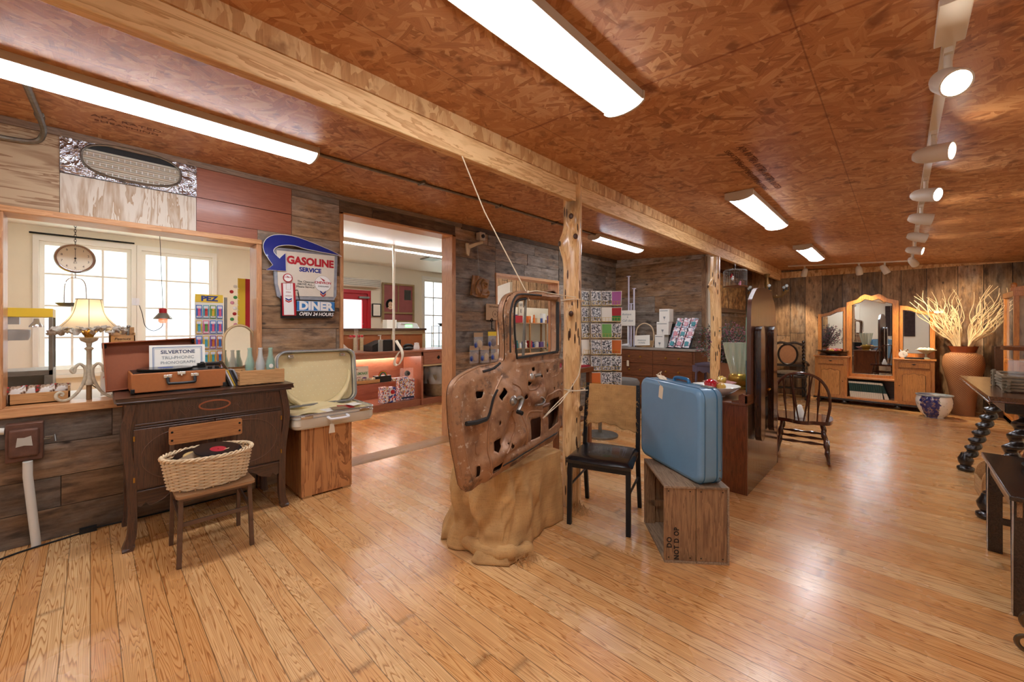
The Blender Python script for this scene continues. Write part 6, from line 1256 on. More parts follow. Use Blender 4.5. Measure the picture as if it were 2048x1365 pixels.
# ---------------- rocking chair ----------------
plain('rocker_wood', '4a2418', .2, coat=.6, var=.15, vs=12)
t = thing('rocking_chair', 'dark bow-back wooden rocking chair seen from behind, right of the vanity', 'rocking chair', (5.10, .73, 0), rz=math.radians(90+6))
# local -y is the front; x across
st = s2([(-.20, .19), (-.24, .10), (-.25, -.05), (-.22, -.20), (-.10, -.235), (0, -.225), (.10, -.235), (.22, -.20), (.25, -.05), (.24, .10), (.20, .19), (.10, .215), (.05, .26), (0, .27), (-.05, .26), (-.10, .215)], 4, True)
M().prism(st, .395, .430, 'xy').build('seat', 'rocker_wood', t, bev=.012, seg=3)
def turned(p0, p1, rs): 
    a, b = Vector(p0), Vector(p1); n = len(rs); return M().tube([a.lerp(b, i/(n-1)) for i in range(n)], rs, 10)
tr = [.012, .013, .015, .019, .022, .017, .012, .019, .020, .014, .011, .018, .024, .023, .018, .013, .016, .018, .014]
for sx in (-1, 1):
    for sy in (-1, 1): turned((sx*.215, sy*.19, .04), (sx*.16, sy*.14, .40), tr).build('leg', 'rocker_wood', t)
    M().tube([(sx*.215, y, .018+.16*(abs(y-.0)/.45)**2*.6) for y in [-.44+.086*i for i in range(10)]], .017, 4).build('rocker', 'rocker_wood', t, bev=.003)
sr = [.008, .009, .011, .014, .016, .012, .009, .009, .012, .016, .014, .011, .009, .008]
for z, y in ((.20, .16), (.24, .10)): turned((-.19, y, z), (.19, y, z), sr).build('stretcher', 'rocker_wood', t)
for sx in (-1, 1): turned((sx*.195, -.16, .2), (sx*.195, .16, .2), sr).build('stretcher', 'rocker_wood', t)
turned((-.185, -.155, .24), (.185, -.155, .24), sr).build('stretcher', 'rocker_wood', t)
bow = smoothc([(-.20, .165, .42), (-.225, .205, .60), (-.205, .24, .75), (-.13, .27, .86), (0, .28, .90), (.13, .27, .86), (.205, .24, .75), (.225, .205, .60), (.20, .165, .42)], 6)
M().tube(bow, .013, 8).build('bow', 'rocker_wood', t)
def bowz(x):
    return min((abs(p.x-x), p) for p in bow if p.z > .6)[1]
sp_ = [.006, .0065, .007, .009, .012, .013, .010, .007, .0065, .006]
for x in (-.125, -.055, .055, .125):
    q = bowz(x*1.15); turned((x, .175, .42), (q.x, q.y, q.z), sp_).build('spindle', 'rocker_wood', t)
for sx in (-1, 1): q = bowz(sx*.095); turned((sx*.018, .245, .42), (q.x, q.y, q.z), sp_).build('spindle', 'rocker_wood', t)
tag(M().lathe([(0, 0), (.05, 0), (.05, .004), (.018, .12), (.012, .125), (0, .125)], 20).build('white_cone', 'paper', None, loc=(5.03, .74, .431)), 'small white cone standing on the rocking chair seat', 'cone')
# ---------------- mirrored dresser ----------------
t = thing('mirrored_dresser', 'honey coloured triple-mirror dresser with two side cupboards against the far wall', 'dresser', (9.30, .36, 0), rz=math.radians(-90-3))
# local: x = across (left to right as seen), -y = front
HD = .40
def mirror_wing(pts, name, frame_w=.04, y0=.17):
    n = len(pts); cx = sum(p[0] for p in pts)/n; cz = sum(p[1] for p in pts)/n
    return pts
for s in (-1, 1):
    x0, x1 = (-.76, -.30) if s < 0 else (.30, .76)
    M().box((x0, -.15, .10), (x1, .20, .815)).build('cupboard', 'honey_oak', t, bev=.003); M().box((x0-.02, -.175, .815), (x1+.02, .20, .84)).build('cupboard_top', 'honey_oak', t, bev=.006)
    d = M().box((x0+.05, -.165, .69), (x1-.05, -.15, .79)).build('drawer', 'honey_oak', t, bev=.003); m = M(); c = (x0+x1)/2
    m.tube([(x0+.055, -.167, .695), (x1-.055, -.167, .695), (x1-.055, -.167, .785), (x0+.055, -.167, .785)], .003, 4, close=True); m.prism([(c-.03, .755), (c, .74), (c+.03, .755), (c, .762)], -.175, -.165); m.build('drawer_trim', 'black_wood', d)
    d = M().box((x0+.04, -.165, .13), (x1-.04, -.15, .665)).build('door', 'honey_oak', t, bev=.003)
    pn = [(x0+.10, .16), (x1-.10, .16), (x1-.10, .58), (x1-.14, .60), (x1-.17, .585), (c, .615), (x0+.17, .585), (x0+.14, .60), (x0+.10, .58)]
    M().tube([(a, -.166, b) for a, b in pn], .0035, 5, close=True).build('door_moulding', 'black_wood', d); M().prism(pn, -.168, -.166).build('door_panel', wood('burr', 'cf8e4a', 'aa6c34', 2, 1.4, .3, fig=.8, coat=.3), d)
    M().ball((x1-.06 if s < 0 else x0+.06, -.17, .40), .008, 8).build('keyhole', 'black_wood', d)
M().box((-.78, -.17, .07), (.78, .20, .10)).build('plinth', 'black_wood', t, bev=.003); M().box((-.77, -.165, .10), (.77, .19, .135)).build('base_rail', 'honey_oak', t, bev=.004)
M().box((-.30, -.12, .455), (.30, .20, .475)).build('shelf', 'honey_oak', t)
M().box((-.30, .18, .135), (.30, .2, .46)).build('back_panel', 'dark_walnut', t)
for x in (-.70, -.34, .34, .70):
    for y in (-.13, .14): M().ball((x, y, .036), .036, 14, (1.2, 1.2, 1)).build('bun_foot', 'black_wood', t)
wings = [('side_mirror', [(-.76, .84), (-.33, .84), (-.33, 1.72), (-.45, 1.70), (-.58, 1.63), (-.68, 1.60), (-.76, 1.60)], [(-.70, .92), (-.39, .92), (-.39, 1.64), (-.48, 1.625), (-.58, 1.57), (-.70, 1.545)]),
         ('side_mirror', [(.33, .84), (.76, .84), (.76, 1.60), (.68, 1.60), (.58, 1.63), (.45, 1.70), (.33, 1.72)], [(.39, .92), (.70, .92), (.70, 1.545), (.58, 1.57), (.48, 1.625), (.39, 1.64)]),
         ('centre_mirror', [(-.34, .475), (.34, .475), (.34, 1.80), (.20, 1.84), (.14, 1.90), (.09, 1.925), (0, 1.895), (-.09, 1.925), (-.14, 1.90), (-.20, 1.84), (-.34, 1.80)], [(-.26, .53), (.26, .53), (.26, 1.75), (.15, 1.79), (.09, 1.84), (0, 1.81), (-.09, 1.84), (-.15, 1.79), (-.26, 1.75)])]
for k, (nm, o_, i_) in enumerate(wings):
    yy = .12 if k < 2 else .09
    fr_ = M().prism(o_, yy, yy+.035, 'xz', [i_]).build(nm, 'honey_oak', t, bev=.003)
    M().prism(i_, yy+.012, yy+.018).build('mirror_glass', 'mirror', fr_); M().tube([(a, yy+.004, b) for a, b in i_], .006, 5, close=True).build('glass_beading', 'black_wood', fr_)
    e = [(a*.0+(a-(sum(p[0] for p in i_)/len(i_)))*.93+sum(p[0] for p in i_)/len(i_), (b-(min(p[1] for p in i_)+max(p[1] for p in i_))/2)*.965+(min(p[1] for p in i_)+max(p[1] for p in i_))/2) for a, b in i_]
    M().tube([(a, yy+.011, b) for a, b in e], .0018, 4, close=True).build('bevel_line', 'chrome', fr_)
DR = Matrix.Translation((9.30, .36, 0)) @ Matrix.Rotation(math.radians(-93), 4, 'Z')
plain('book_green', '1f4038', .5); plain('book_cream', 'd9d0b8', .6)
for k in range(17):
    lean = -.10 if k < 15 else -.22-.1*(k-15); v = DR @ Vector((-.265+k*.0285+(.02 if k > 14 else 0), .0, .1355))
    b = thing('book', '%s green and cream book from the left under the centre mirror' % ORD[k] if k < 15 else ['green and cream book leaning at the right end of the row, second from last', 'last green and cream book, leaning most, at the right end of the row'][k-15], 'book', v[:], group='green and cream books in the dresser', rot=(0, lean, math.radians(-93)))
    M().box((0, -.09, 0), (.026, .09, .27)).build('cover', 'book_green', b, bev=.002); M().box((-.0004, -.0915, .0), (.0264, -.089, .10)).box((-.0004, -.0915, .24), (.0264, -.089, .271)).build('spine_band', 'book_cream', b)
v = DR @ Vector((-.53, -.02, .841))
t = thing('wooden_bowl', 'wide dark wooden bowl of fruit on the left cupboard of the mirrored dresser', 'bowl', v[:]); M().lathe([(0, 0), (.09, 0), (.09, .02), (.12, .035), (.235, .085), (.24, .092), (.22, .088), (.1, .05), (0, .045)], 36).build('bowl_body', 'black_wood', t)
for k, (dx, dy, c) in enumerate(((-.08, .0, 'ochre'), (.0, .04, 'brownred'), (.06, -.02, 'pinkish'), (.02, -.08, 'brownred'), (.09, .05, 'pinkish'), (-.02, -.03, 'pinkish'))):
    plain('pinkish', 'a83f52', .25); tag(M().ball((0, 0, 0), .038, 14, (1, 1, .9)).build('apple', c, None, loc=(v[0]+dx*.9, v[1]+dy*1.2, v[2]+.087)), ['yellowish apple in the dark wooden bowl', 'brownish red apple at the back of the dark wooden bowl', 'pink apple at the front of the dark wooden bowl', 'brownish red apple at the right of the dark wooden bowl', 'pink apple deep in the dark wooden bowl', 'pink apple in the middle of the dark wooden bowl'][k], 'apple')
v = DR @ Vector((.40, -.05, .841)); t = thing('alarm_clock', 'small white alarm clock on the right cupboard of the dresser', 'clock', v[:], rz=math.radians(-93)); M().lathe([(0, -.025), (.052, -.025), (.055, -.02), (.055, .02), (0, .02)], 26).build('case', 'white_paint', t, loc=(0, 0, .065), rot=(PI/2, 0, 0)); M().lathe([(0, .0), (.044, 0), (.044, .002), (0, .002)], 24).build('dial', 'paper', t, loc=(0, -.025, .065), rot=(PI/2, 0, 0))
m = M(); m.tube([(0, -.029, .065), (0, -.029, .095)], .0015, 4); m.tube([(0, -.029, .065), (.018, -.029, .06)], .0015, 4); m.build('hands', 'ink', t); m = M(); m.ball((-.03, 0, .125), .018); m.ball((.03, 0, .125), .018); m.build('bell', 'chrome', t); m = M(); m.tube([(-.03, 0, .02), (-.04, 0, 0)], .005); m.tube([(.03, 0, .02), (.04, 0, 0)], .005); m.build('foot', 'chrome', t)
v = DR @ Vector((.53, -.07, .841)); tag(M().box((-.11, -.07, 0), (.11, .07, .02)).build('flat_book', 'dark_iron', None, loc=v[:], rot=(0, 0, math.radians(-93)), bev=.002), 'flat dark book lying beside the alarm clock', 'book')
v = DR @ Vector((.66, .05, .841)); t = thing('footed_compote', 'pale footed dish of shells at the right end of the dresser', 'dish', v[:]); M().lathe([(0, 0), (.05, 0), (.045, .01), (.012, .03), (.012, .07), (.03, .085), (.10, .13), (.125, .145), (.12, .147), (.04, .095), (0, .09)], 28).build('dish_body', plain('celadon', 'a6a48c', .25), t)
m = M()
for k in range(9): m.tube([(.0, 0, .13), (.08*math.cos(k*.7), .08*math.sin(k*.7), .155), (.1*math.cos(k*.7), .1*math.sin(k*.7), .15)], [.02, .022, .006], 8)
m.build('shells', 'book_cream', t)
# ---------------- basket vase with dry branches ----------------
def basket_mat():
    m, nt, b = newm('basket_weave'); tc = nd(nt, 'ShaderNodeTexCoord'); sp = nd(nt, 'ShaderNodeSeparateXYZ'); nt.links.new(tc.outputs['Object'], sp.inputs[0])
    an = mth(nt, 'DIVIDE', mth(nt, 'ARCTAN2', sp.outputs[1], sp.outputs[0]), 2*PI/40.0); zz = mth(nt, 'DIVIDE', sp.outputs[2], .028)
    a = mth(nt, 'FRACT', mth(nt, 'ADD', an, zz)); c_ = mth(nt, 'FRACT', mth(nt, 'SUBTRACT', an, zz))
    da = mth(nt, 'ABSOLUTE', mth(nt, 'SUBTRACT', a, .5)); db = mth(nt, 'ABSOLUTE', mth(nt, 'SUBTRACT', c_, .5)); mx = mth(nt, 'MAXIMUM', da, db)
    nt.links.new(ramp(nt, mx, [(.30, 'b07c50'), (.42, '8a5632'), (.48, '482a18')]), b.inputs['Base Color']); b.inputs['Roughness'].default_value = .5
    bp = nd(nt, 'ShaderNodeBump', inputs={'Strength': .8, 'Distance': .01}); nt.links.new(mth(nt, 'SUBTRACT', 1.0, mx), bp.inputs['Height']); nt.links.new(bp.outputs[0], b.inputs['Normal']); MT['basket_weave'] = m
basket_mat()
t = thing('woven_vase', 'very large woven brown floor vase with a red rim, right of the mirrored dresser', 'vase', (9.30, -.70, 0))
M().lathe(s2([(0, .0), (.125, .0), (.128, .02), (.135, .20), (.165, .45), (.212, .68), (.225, .80), (.20, .92), (.14, .955), (.135, .965)], 5)[5:], 60).build('vase_body', 'basket_weave', t, smooth=60); M().lathe([(.13, .955), (.133, .97), (.160, 1.045), (.165, 1.06), (.152, 1.06), (.115, .98), (.11, .9)], 48, cap=False).build('rim', plain('rim_red', '7d3a1e', .25, coat=.4), t)
br = thing('dry_branches', 'spray of pale dry curly branches standing in the woven vase', 'branches', (9.30, -.70, .3)); plain('dry_branch', 'ecd2a4', .7, var=.2, vs=10); random.seed(21)
for g in range(7):
    m = M()
    for k in range(14):
        a = [0.4, 1.2, 1.9, 2.6, 3.9, 4.6, 5.2][g]+random.uniform(-.25, .25); sp0 = random.uniform(.15, .62)*(1.1 if abs(math.sin(a)) > .5 else .55); h = random.uniform(.95, 1.42)
        P = [(0.05*math.cos(a), .05*math.sin(a), .0), (.09*math.cos(a), .09*math.sin(a), .74)]
        for q in (.4, .6, .8, 1.0): rr = .10+sp0*q*.72; P.append((rr*math.cos(a)*.6+random.uniform(-.04, .04), rr*math.sin(a)+random.uniform(-.06, .06), .72+(h-.72+.25)*q))
        q = smoothc(P, 4); q = [Vector((min(p.x, .40), p.y, p.z)) for p in q]; m.tube(q, [.0072*(1-.7*i/len(q)) for i in range(len(q))], 5)
    m.build('branch_cluster', 'dry_branch', br)
M().box((-.05, 0, 0), (.05, .002, .035)).build('price_tag', 'paper', br, loc=(-.20, .27, 1.27), rot=(0, 0, -PI/2+.2))
# porcelain planter
def porc():
    m, nt, b = newm('porcelain'); tc = nd(nt, 'ShaderNodeTexCoord'); sp = nd(nt, 'ShaderNodeSeparateXYZ'); nt.links.new(tc.outputs['Object'], sp.inputs[0])
    an = mth(nt, 'ARCTAN2', sp.outputs[1], sp.outputs[0]); f = mth(nt, 'COSINE', mth(nt, 'ADD', mth(nt, 'MULTIPLY', an, 3.0), .9))
    v = nd(nt, 'ShaderNodeTexNoise', inputs={'Scale': 26, 'Detail': 3}); nt.links.new(tc.outputs['Object'], v.inputs[0])
    blue = ramp(nt, v.outputs[0], [(.38, '2a2c66'), (.52, '3c3a78'), (.56, 'b08a5a'), (.6, '39356e'), (.68, 'c9b4a0')], 'CONSTANT')
    wh = ramp(nt, v.outputs[0], [(.3, 'e8e4da'), (.62, 'dcd8cc'), (.66, '8fa08a'), (.72, 'b08a7a')], 'CONSTANT')
    n = mth(nt, 'ADD', f, mth(nt, 'MULTIPLY', mth(nt, 'SUBTRACT', v.outputs[0], .5), 1.0))
    nt.links.new(mixc(nt, mth(nt, 'GREATER_THAN', n, .1), blue, wh), b.inputs['Base Color']); b.inputs['Roughness'].default_value = .12; b.inputs['Coat Weight'].default_value = .6; MT['porcelain'] = m
porc()
t = thing('porcelain_planter', 'round blue and white painted porcelain planter on the floor by the woven vase', 'planter', (8.76, -.37, 0)); M().lathe(s2([(.001, 0), (.10, 0), (.105, .015), (.145, .06), (.19, .16), (.203, .24), (.192, .31), (.188, .325)], 5), 48).build('planter_body', 'porcelain', t); M().lathe([(.188, .322), (.203, .33), (.203, .342), (.183, .342), (.175, .30), (.14, .1), (0, .06)], 48, cap=False).build('rim', plain('rim_grey', '9aa0a0', .2), t)
# carved armchair
t = thing('carved_armchair', 'dark carved armchair with barley twist uprights and a patterned seat, left of the mirrored dresser', 'armchair', (9.30, 1.55, 0), rz=math.radians(-90+12)); plain('tapestry', '5c4c3c', .8, var=.5, vs=25); plain('cane', '8f5f3c', .5, var=.15, vs=40)
M().box((-.26, -.25, .40), (.26, .22, .45)).build('seat_rail', 'black_wood', t, bev=.01); M().ball((0, -.02, .47), .25, 20, (1, .92, .22)).build('cushion', 'tapestry', t)
def twist(m, p0, p1, r, pitch=.08, n=10, starts=2, amp=.35):
    a, b = Vector(p0), Vector(p1); L = (b-a).length; K = max(8, int(L/pitch*14)); d = (b-a).normalized(); u = d.orthogonal().normalized(); w = d.cross(u); vs = []; N = 16
    for i in range(K+1):
        c = a.lerp(b, i/K); ph = 2*PI*L*i/K/pitch
        for j in range(N): th = 2*PI*j/N; rr = r*(1+amp*math.cos(starts*th-ph)); vs.append(c+u*math.cos(th)*rr+w*math.sin(th)*rr)
    m.add(vs, [(i*N+j, i*N+(j+1) % N, (i+1)*N+(j+1) % N, (i+1)*N+j) for i in range(K) for j in range(N)]+[tuple(range(N-1, -1, -1)), tuple(K*N+j for j in range(N))]); return m
for s in (-1, 1):
    m = M(); m.box((s*.25-.025, .20, 0), (s*.25+.025, .25, .55)); twist(m, (s*.25, .225, .55), (s*.25, .225, 1.02), .02, .07); m.ball((s*.25, .225, 1.06), .028, 10, (1, 1, 1.3)); m.build('leg', 'black_wood', t)
    turned((s*.25, -.23, 0), (s*.25, -.23, .42), tr).build('leg', 'black_wood', t); turned((s*.27, -.24, .42), (s*.27, -.24, .66), sr).build('arm_post', 'black_wood', t); M().tube(smoothc([(s*.25, .2, .68), (s*.28, 0, .69), (s*.28, -.2, .68), (s*.29, -.28, .65)], 5), .022, 6).build('arm', 'black_wood', t)
m = M(); m.tube(smoothc([(-.24, .22, 1.0), (-.12, .22, 1.05), (0, .22, 1.03), (.12, .22, 1.05), (.24, .22, 1.0)], 5), .025, 6); m.box((-.24, .21, .58), (.24, .24, .63))
m.tube([(.155*math.cos(a), .22, .82+.20*math.sin(a)) for a in [2*PI*i/28 for i in range(28)]], .02, 6, close=True); m.build('carved_back', 'black_wood', t); M().prism([(.14*math.cos(a), .82+.19*math.sin(a)) for a in [2*PI*i/28 for i in range(28)]], .215, .225).build('cane_panel', 'cane', t)
m = M(); turned_ = [(-.25, -.1, .2), (.25, -.1, .2)]; m.tube(turned_, .02, 8); m.tube([(-.25, -.23, .15), (-.25, .22, .15)], .018, 8); m.tube([(.25, -.23, .15), (.25, .22, .15)], .018, 8); m.build('stretcher', 'black_wood', t)
t = thing('joint_stool', 'low dark carved stool to the left of the carved armchair', 'stool', (9.0, 2.0, 0)); M().prism(rrect(-.25, -.16, .25, .16, .02), .50, .535, 'xy').build('stool_top', 'dark_walnut', t, bev=.006)
for sx in (-1, 1):
    for sy in (-1, 1): turned((sx*.19, sy*.11, 0), (sx*.18, sy*.1, .5), tr).build('leg', 'dark_walnut', t)
m = M(); 
for sx in (-1, 1): m.box((sx*.19-.012, -.1, .1), (sx*.19+.012, .1, .13))
m.box((-.19, -.1, .44), (.19, -.08, .5)); m.build('stretcher', 'dark_walnut', t)
# vitrine and pedestal
t = thing('display_cabinet', 'tall wooden glazed display cabinet with an arched crest, at the right edge', 'cabinet', (8.75, -1.41, 0)); m = M()
for sx in (-1, 1):
    for sy in (-1, 1): m.box((sx*.34-.025, sy*.31-.025, .04), (sx*.34+.025, sy*.31+.025, 1.82))
m.box((-.36, -.33, .85), (.36, .33, .90)); m.box((-.365, .28, .04), (.365, .335, .12)); m.box((-.365, -.335, .04), (.365, .335, .10)); m.box((-.37, -.34, 1.76), (.37, .34, 1.83)); m.box((-.352, -.06, .9), (-.33, -.01, 1.78)); m.build('frame', 'honey_oak', t, bev=.004)
M().box((-.345, -.3, .1), (-.335, .3, .85)).box((-.34, .30, .1), (.34, .31, .85)).build('lower_panel', 'honey_oak', t); m = M(); m.box((-.345, -.3, .9), (-.34, .3, 1.76)); m.box((-.34, .305, .9), (.34, .31, 1.76)); m.build('glass_panel', 'clear_glass', t)
M().prism(s2([(-.36, 1.83), (-.36, 1.87), (-.22, 1.90), (-.1, 1.97), (0, 1.99), (.1, 1.97), (.22, 1.90), (.36, 1.87)], 4)+[(.36, 1.83)], -.37, -.33, 'yz').build('crest', 'honey_oak', t, bev=.008); M().ball((-.35, .33, 1.90), .03, 10, (1, 1, 1.4)).build('finial', 'honey_oak', t)
m = M()
for z in (1.15, 1.45): m.box((-.33, -.3, z), (.33, .3, z+.008))
m.build('glass_shelf', 'clear_glass', t); M().box((-.34, -.33, .04), (.34, -.3, 1.8)).build('back_panel', 'dark_walnut', t)
tag(M().box((-.13, -.11, 0), (.13, .11, 1.06)).build('pedestal', 'dark_walnut', None, loc=(9.5, -1.13, 0), bev=.004), 'dark square wooden pedestal behind the woven vase', 'pedestal')
# ---------------- barley twist table ----------------
t = thing('twist_table', 'dark table with thick barley twist legs at the right edge, holding a twig tray', 'table', (4.80, -.83, 0))
M().prism([(-.82, -.42), (.80, -.42), (.80, .42), (-.82, .42)], .872, .90, 'xy').build('tabletop', wood('table_top', '6b4228', '3f2617', 0, 1.4, .2, coat=.6), t, bev=.008); M().box((-.70, -.34, .79), (.70, .34, .872)).build('apron', 'black_wood', t, bev=.01)
for x0, x1 in ((-.42, -.42), (.90, .62)):
    for s in (-1, 1):
        L = M(); twist(L, (x1, s*.20, .80), (x0+(0 if x0 < 0 else .0), s*.36, .16), .040, .088, amp=.34, starts=1); L.lathe([(0, 0), (.05, 0), (.06, .015), (.058, .035), (.035, .05), (.05, .08), (.055, .11), (.035, .15), (.03, .17)], 18, (x0, s*.385, 0)); L.build('leg', 'black_wood', t, smooth=60)
M().tube([(-.42, 0, .22), (.85, 0, .22)], .025, 8).tube([(-.42, -.32, .2), (-.42, .32, .2)], .02, 8).build('stretcher', 'black_wood', t)
t = thing('reddish_side_table', 'reddish twisted-leg stand behind the dark table at the right edge', 'stand', (6.6, -1.0, 0)); M().prism([(.3*math.cos(a), .24*math.sin(a)) for a in [2*PI*i/24 for i in range(24)]], 1.12, 1.15, 'xy').build('stand_top', 'mahogany_x', t, bev=.005); m = M(); twist(m, (0, 0, .12), (0, 0, 1.12), .04, .12, amp=.4, starts=1); m.build('column', 'mahogany', t, smooth=60)
m = M()
for k in range(3): a = 2*PI*k/3+.5; m.tube(smoothc([(0, 0, .16), (.12*math.cos(a), .12*math.sin(a), .14), (.22*math.cos(a), .22*math.sin(a), .025)], 4), .022, 6)
m.build('foot', 'mahogany', t)
TT = .9005; plain('twig', '8a7a62', .8, var=.35, vs=25)
t = thing('twig_tray', 'rustic tray of layered grey twigs on the barley twist table', 'tray', (4.62, -.70, TT)); random.seed(4)
m = M()
for r in range(5):
    z = .012+r*.022; e = .02*math.sin(r)
    for yy in (-.16, .16): m.tube([(-.26-e, yy+.006*math.sin(i+r), z+.003*math.sin(i*2+r)) if i == 0 else (-.26+.52*i/6+(e if i == 6 else 0), yy+.006*math.sin(i+r), z+.003*math.sin(i*2+r)) for i in range(7)], .0105, 6)
    for xx in (-.24, .24): m.tube([(xx+.005*math.sin(i*2+r), -.19+.38*i/5, z+.004) for i in range(6)], .0105, 6)
m.build('twigs', 'twig', t); m = M()
for xx in (-.23, .23):
    for yy in (-.175, .175): m.cyl((xx, yy, 0), (xx, yy, .125), .010, 6)
m.build('corner_twig', 'twig', t); M().box((-.24, -.16, .002), (.24, .16, .01)).build('tray_base', 'dark_walnut', t)
t = thing('glass_cylinder', 'clear glass cylinder standing in the twig tray', 'vase', (4.83, -.66, TT+.011)); M().lathe([(0, 0), (.07, 0), (.07, .19), (.066, .19), (.066, .008), (0, .008)], 30).build('glass', 'clear_glass', t)
t = thing('glass_tumbler', 'small clear tumbler in the twig tray in front of the glass cylinder', 'glass', (4.62, -.64, TT+.011)); M().lathe([(0, 0), (.035, 0), (.04, .09), (.037, .09), (.033, .006), (0, .006)], 24).build('glass', 'clear_glass', t)
t = thing('white_card', 'small white price card with a red clip in the twig tray', 'card', (4.62, -.79, TT+.011)); M().box((-.002, -.03, 0), (.002, .03, .10)).build('card', 'paper', t, rot=(0, -.1, .25)); M().tube([(0, .02, .10), (.01, .035, .14)], .005, 6).build('clip', 'red', t)
# toolbox on the floor
t = thing('tool_tote', 'pale wooden carrying box with arched ends on the floor under the twist table', 'tool box', (4.98, -.555, 0), rz=.05); m = M(); ends = [(-.0, 0)]
for x in (-.14, .125): M().prism(s2([(-.10, .0), (-.10, .12), (-.085, .20), (-.04, .255), (0, .265), (.04, .255), (.085, .20), (.10, .12), (.10, .0)], 3), x, x+.015, 'yz').build('end_board', 'small_crate', t)
m = M(); m.box((-.14, -.10, 0), (.14, -.088, .13)); m.box((-.14, .088, 0), (.14, .10, .13)); m.box((-.14, -.1, 0), (.14, .1, .01)); m.build('side_board', 'small_crate', t, bev=.002); M().cyl((-.16, 0, .225), (.16, 0, .225), .010).build('handle', 'light_oak', t)
# foreground bench
t = thing('dark_bench', 'dark wooden bench table with square legs, nearest object at the right edge', 'bench', (3.40, -.66, 0)); M().box((-.46, -.30, .548), (.45, .295, .572)).build('bench_top', wood('bench_wood', '3a2c25', '221914', 0, 1.3, .25, coat=.4), t, bev=.004)
M().box((-.43, .252, .47), (.42, .27, .548)).build('apron', wood('bench_apron', 'a07850', '6b4a30', 0, 1.3, .5), t, bev=.002); M().box((-.41, -.27, .47), (-.39, .27, .548)).build('apron', 'bench_wood', t)
for x in (-.39, .375):
    for y in (.25, -.25): M().prism([(-.032, .548), (.032, .548), (.022, 0), (-.022, 0)], -.028, .028).build('leg', 'bench_wood', t, bev=.003, loc=(x, y, 0))
for x in (-.39, .375): M().box((x-.012, -.24, .17), (x+.012, .24, .205)).build('stretcher', 'bench_wood', t)
t = thing('iron_pan', 'flat black iron pan lying on the dark bench', 'pan', (3.55, -.62, .5725)); M().lathe([(0, 0), (.11, 0), (.135, .02), (.138, .024), (.125, .02), (.105, .008), (0, .008)], 32).build('pan_body', 'dark_iron', t); M().box((-.02, -.30, .014), (.02, -.12, .022)).build('handle', 'dark_iron', t, bev=.004)
t = thing('grey_crate', 'small weathered wooden box on the dark bench at the right edge', 'box', (3.36, -.74, .5725)); M().box((-.1, -.16, .0), (.1, .12, .22)).build('box', 'crate_wood_x', t, bev=.003)
t['label'] = 'small weathered wooden box on the dark bench at the frame edge'; t.location = (3.30, -.76, .5725)
t = thing('scroll_iron', 'bronze coloured iron scrolls at the foot of the dark bench, lower right corner', 'ironwork', (2.66, -.44, 0)); plain('bronze', '6b5a44', .35, .7)
def spiral(cx, cz, r, turns, ph): return [(0, cx+r*(1-.8*i/40)*math.cos(ph+turns*2*PI*i/40), cz+r*(1-.8*i/40)*math.sin(ph+turns*2*PI*i/40)) for i in range(41)]
M().tube(spiral(.06, .055, .05, 1.6, PI/2), .009, 6).build('scroll', 'bronze', t); M().tube(spiral(.04, .15, .045, 1.4, -PI/2), .009, 6).build('scroll', 'bronze', t); M().tube([(0, .06, .105), (0, -.06, .12), (0, -.25, .25), (0, -.3, .5)], .011, 6).build('rod', 'bronze', t)
t = thing('black_hook', 'black curled iron hook on the floor behind the dark bench', 'hook', (4.0, -.70, 0)); M().tube(smoothc([(0, .12, .02), (0, .06, .006), (0, 0, .02), (0, -.03, .09), (0, -.10, .13), (0, -.2, .14)], 5), .006, 6).build('hook', 'dark_iron', t)
# ---------------- postcard rack ----------------
t = thing('postcard_rack', 'tall revolving wire rack of postcards between the cedar post and the wooden bureau', 'rack', (4.40, 2.70, 0)); M().cyl((0, 0, .03), (0, 0, 1.72), .022).build('pole', 'galv', t); M().lathe([(0, 0), (.22, 0), (.22, .02), (.05, .04), (0, .04)], 24).build('base', 'galv', t)
sprinkles('photo_print', ['d8d6d2', '3a3a3c', '8a8a8c', 'e8e6e2', '5c5c60', 'b8b8ba'], 75)
faces = [math.radians(a) for a in (-172, -152, -118, -98)]
dirs = [(-.985, -.17), (-.70, -.714)]
R0 = Vector((math.sin(math.radians(43.8)), -math.cos(math.radians(43.8)), 0))
m = M(); cards = []
pc = ['photo_print', 'photo_print', 'photo_print', 'paper', 'photo_print', 'photo_print', 'pk_pink', 'photo_print', 'photo_print', 'photo_print', 'photo_print', 'photo_print']
plain('pk_pink', 'b566a8', .4); plain('lime', '6fa858', .4)
for r in range(6):
    z = 1.62-r*.20
    for c in range(4):
        off = (-.185, -.065, .065, .185)[c]; yaw = (.5, .1, -.1, -.5)[c]
        p = Vector((0, 0, z)) + R0*off + Vector((-.722, -.692, 0))*(.10-.18*abs(off))
        rz = math.radians(-46.2)+yaw
        m.x = Matrix.Translation(p) @ Matrix.Rotation(rz, 4, 'Z')
        m.tube([(-.055, -.018, 0), (.055, -.018, 0)], .002, 4); m.tube([(-.055, -.018, .05), (.055, -.018, .05)], .002, 4); m.tube([(-.05, .012, -.005), (.05, .012, -.005)], .002, 4)
        for xx in (-.055, -.018, .018, .055): m.tube([(xx, .012, -.005), (xx, -.018, 0), (xx, -.018, .05)], .002, 4)
        m.tube([(0, .012, 0), (0, .09, .0)], .002, 4)
        cards.append((p, rz, r, c))
m.x = Matrix(); m.build('wire_frame', 'gold_wire', t)
colr = {(0, 2): 'photo_print', (0, 3): 'pk_pink', (1, 3): 'red', (2, 2): 'lime', (3, 3): 'orange', (5, 1): 'orange', (1, 2): 'paper', (3, 0): 'paper', (2, 3): 'photo_print'}
rown = ['top', 'second', 'third', 'fourth', 'fifth', 'bottom']; coln = ['far left', 'left middle', 'right middle', 'far right']
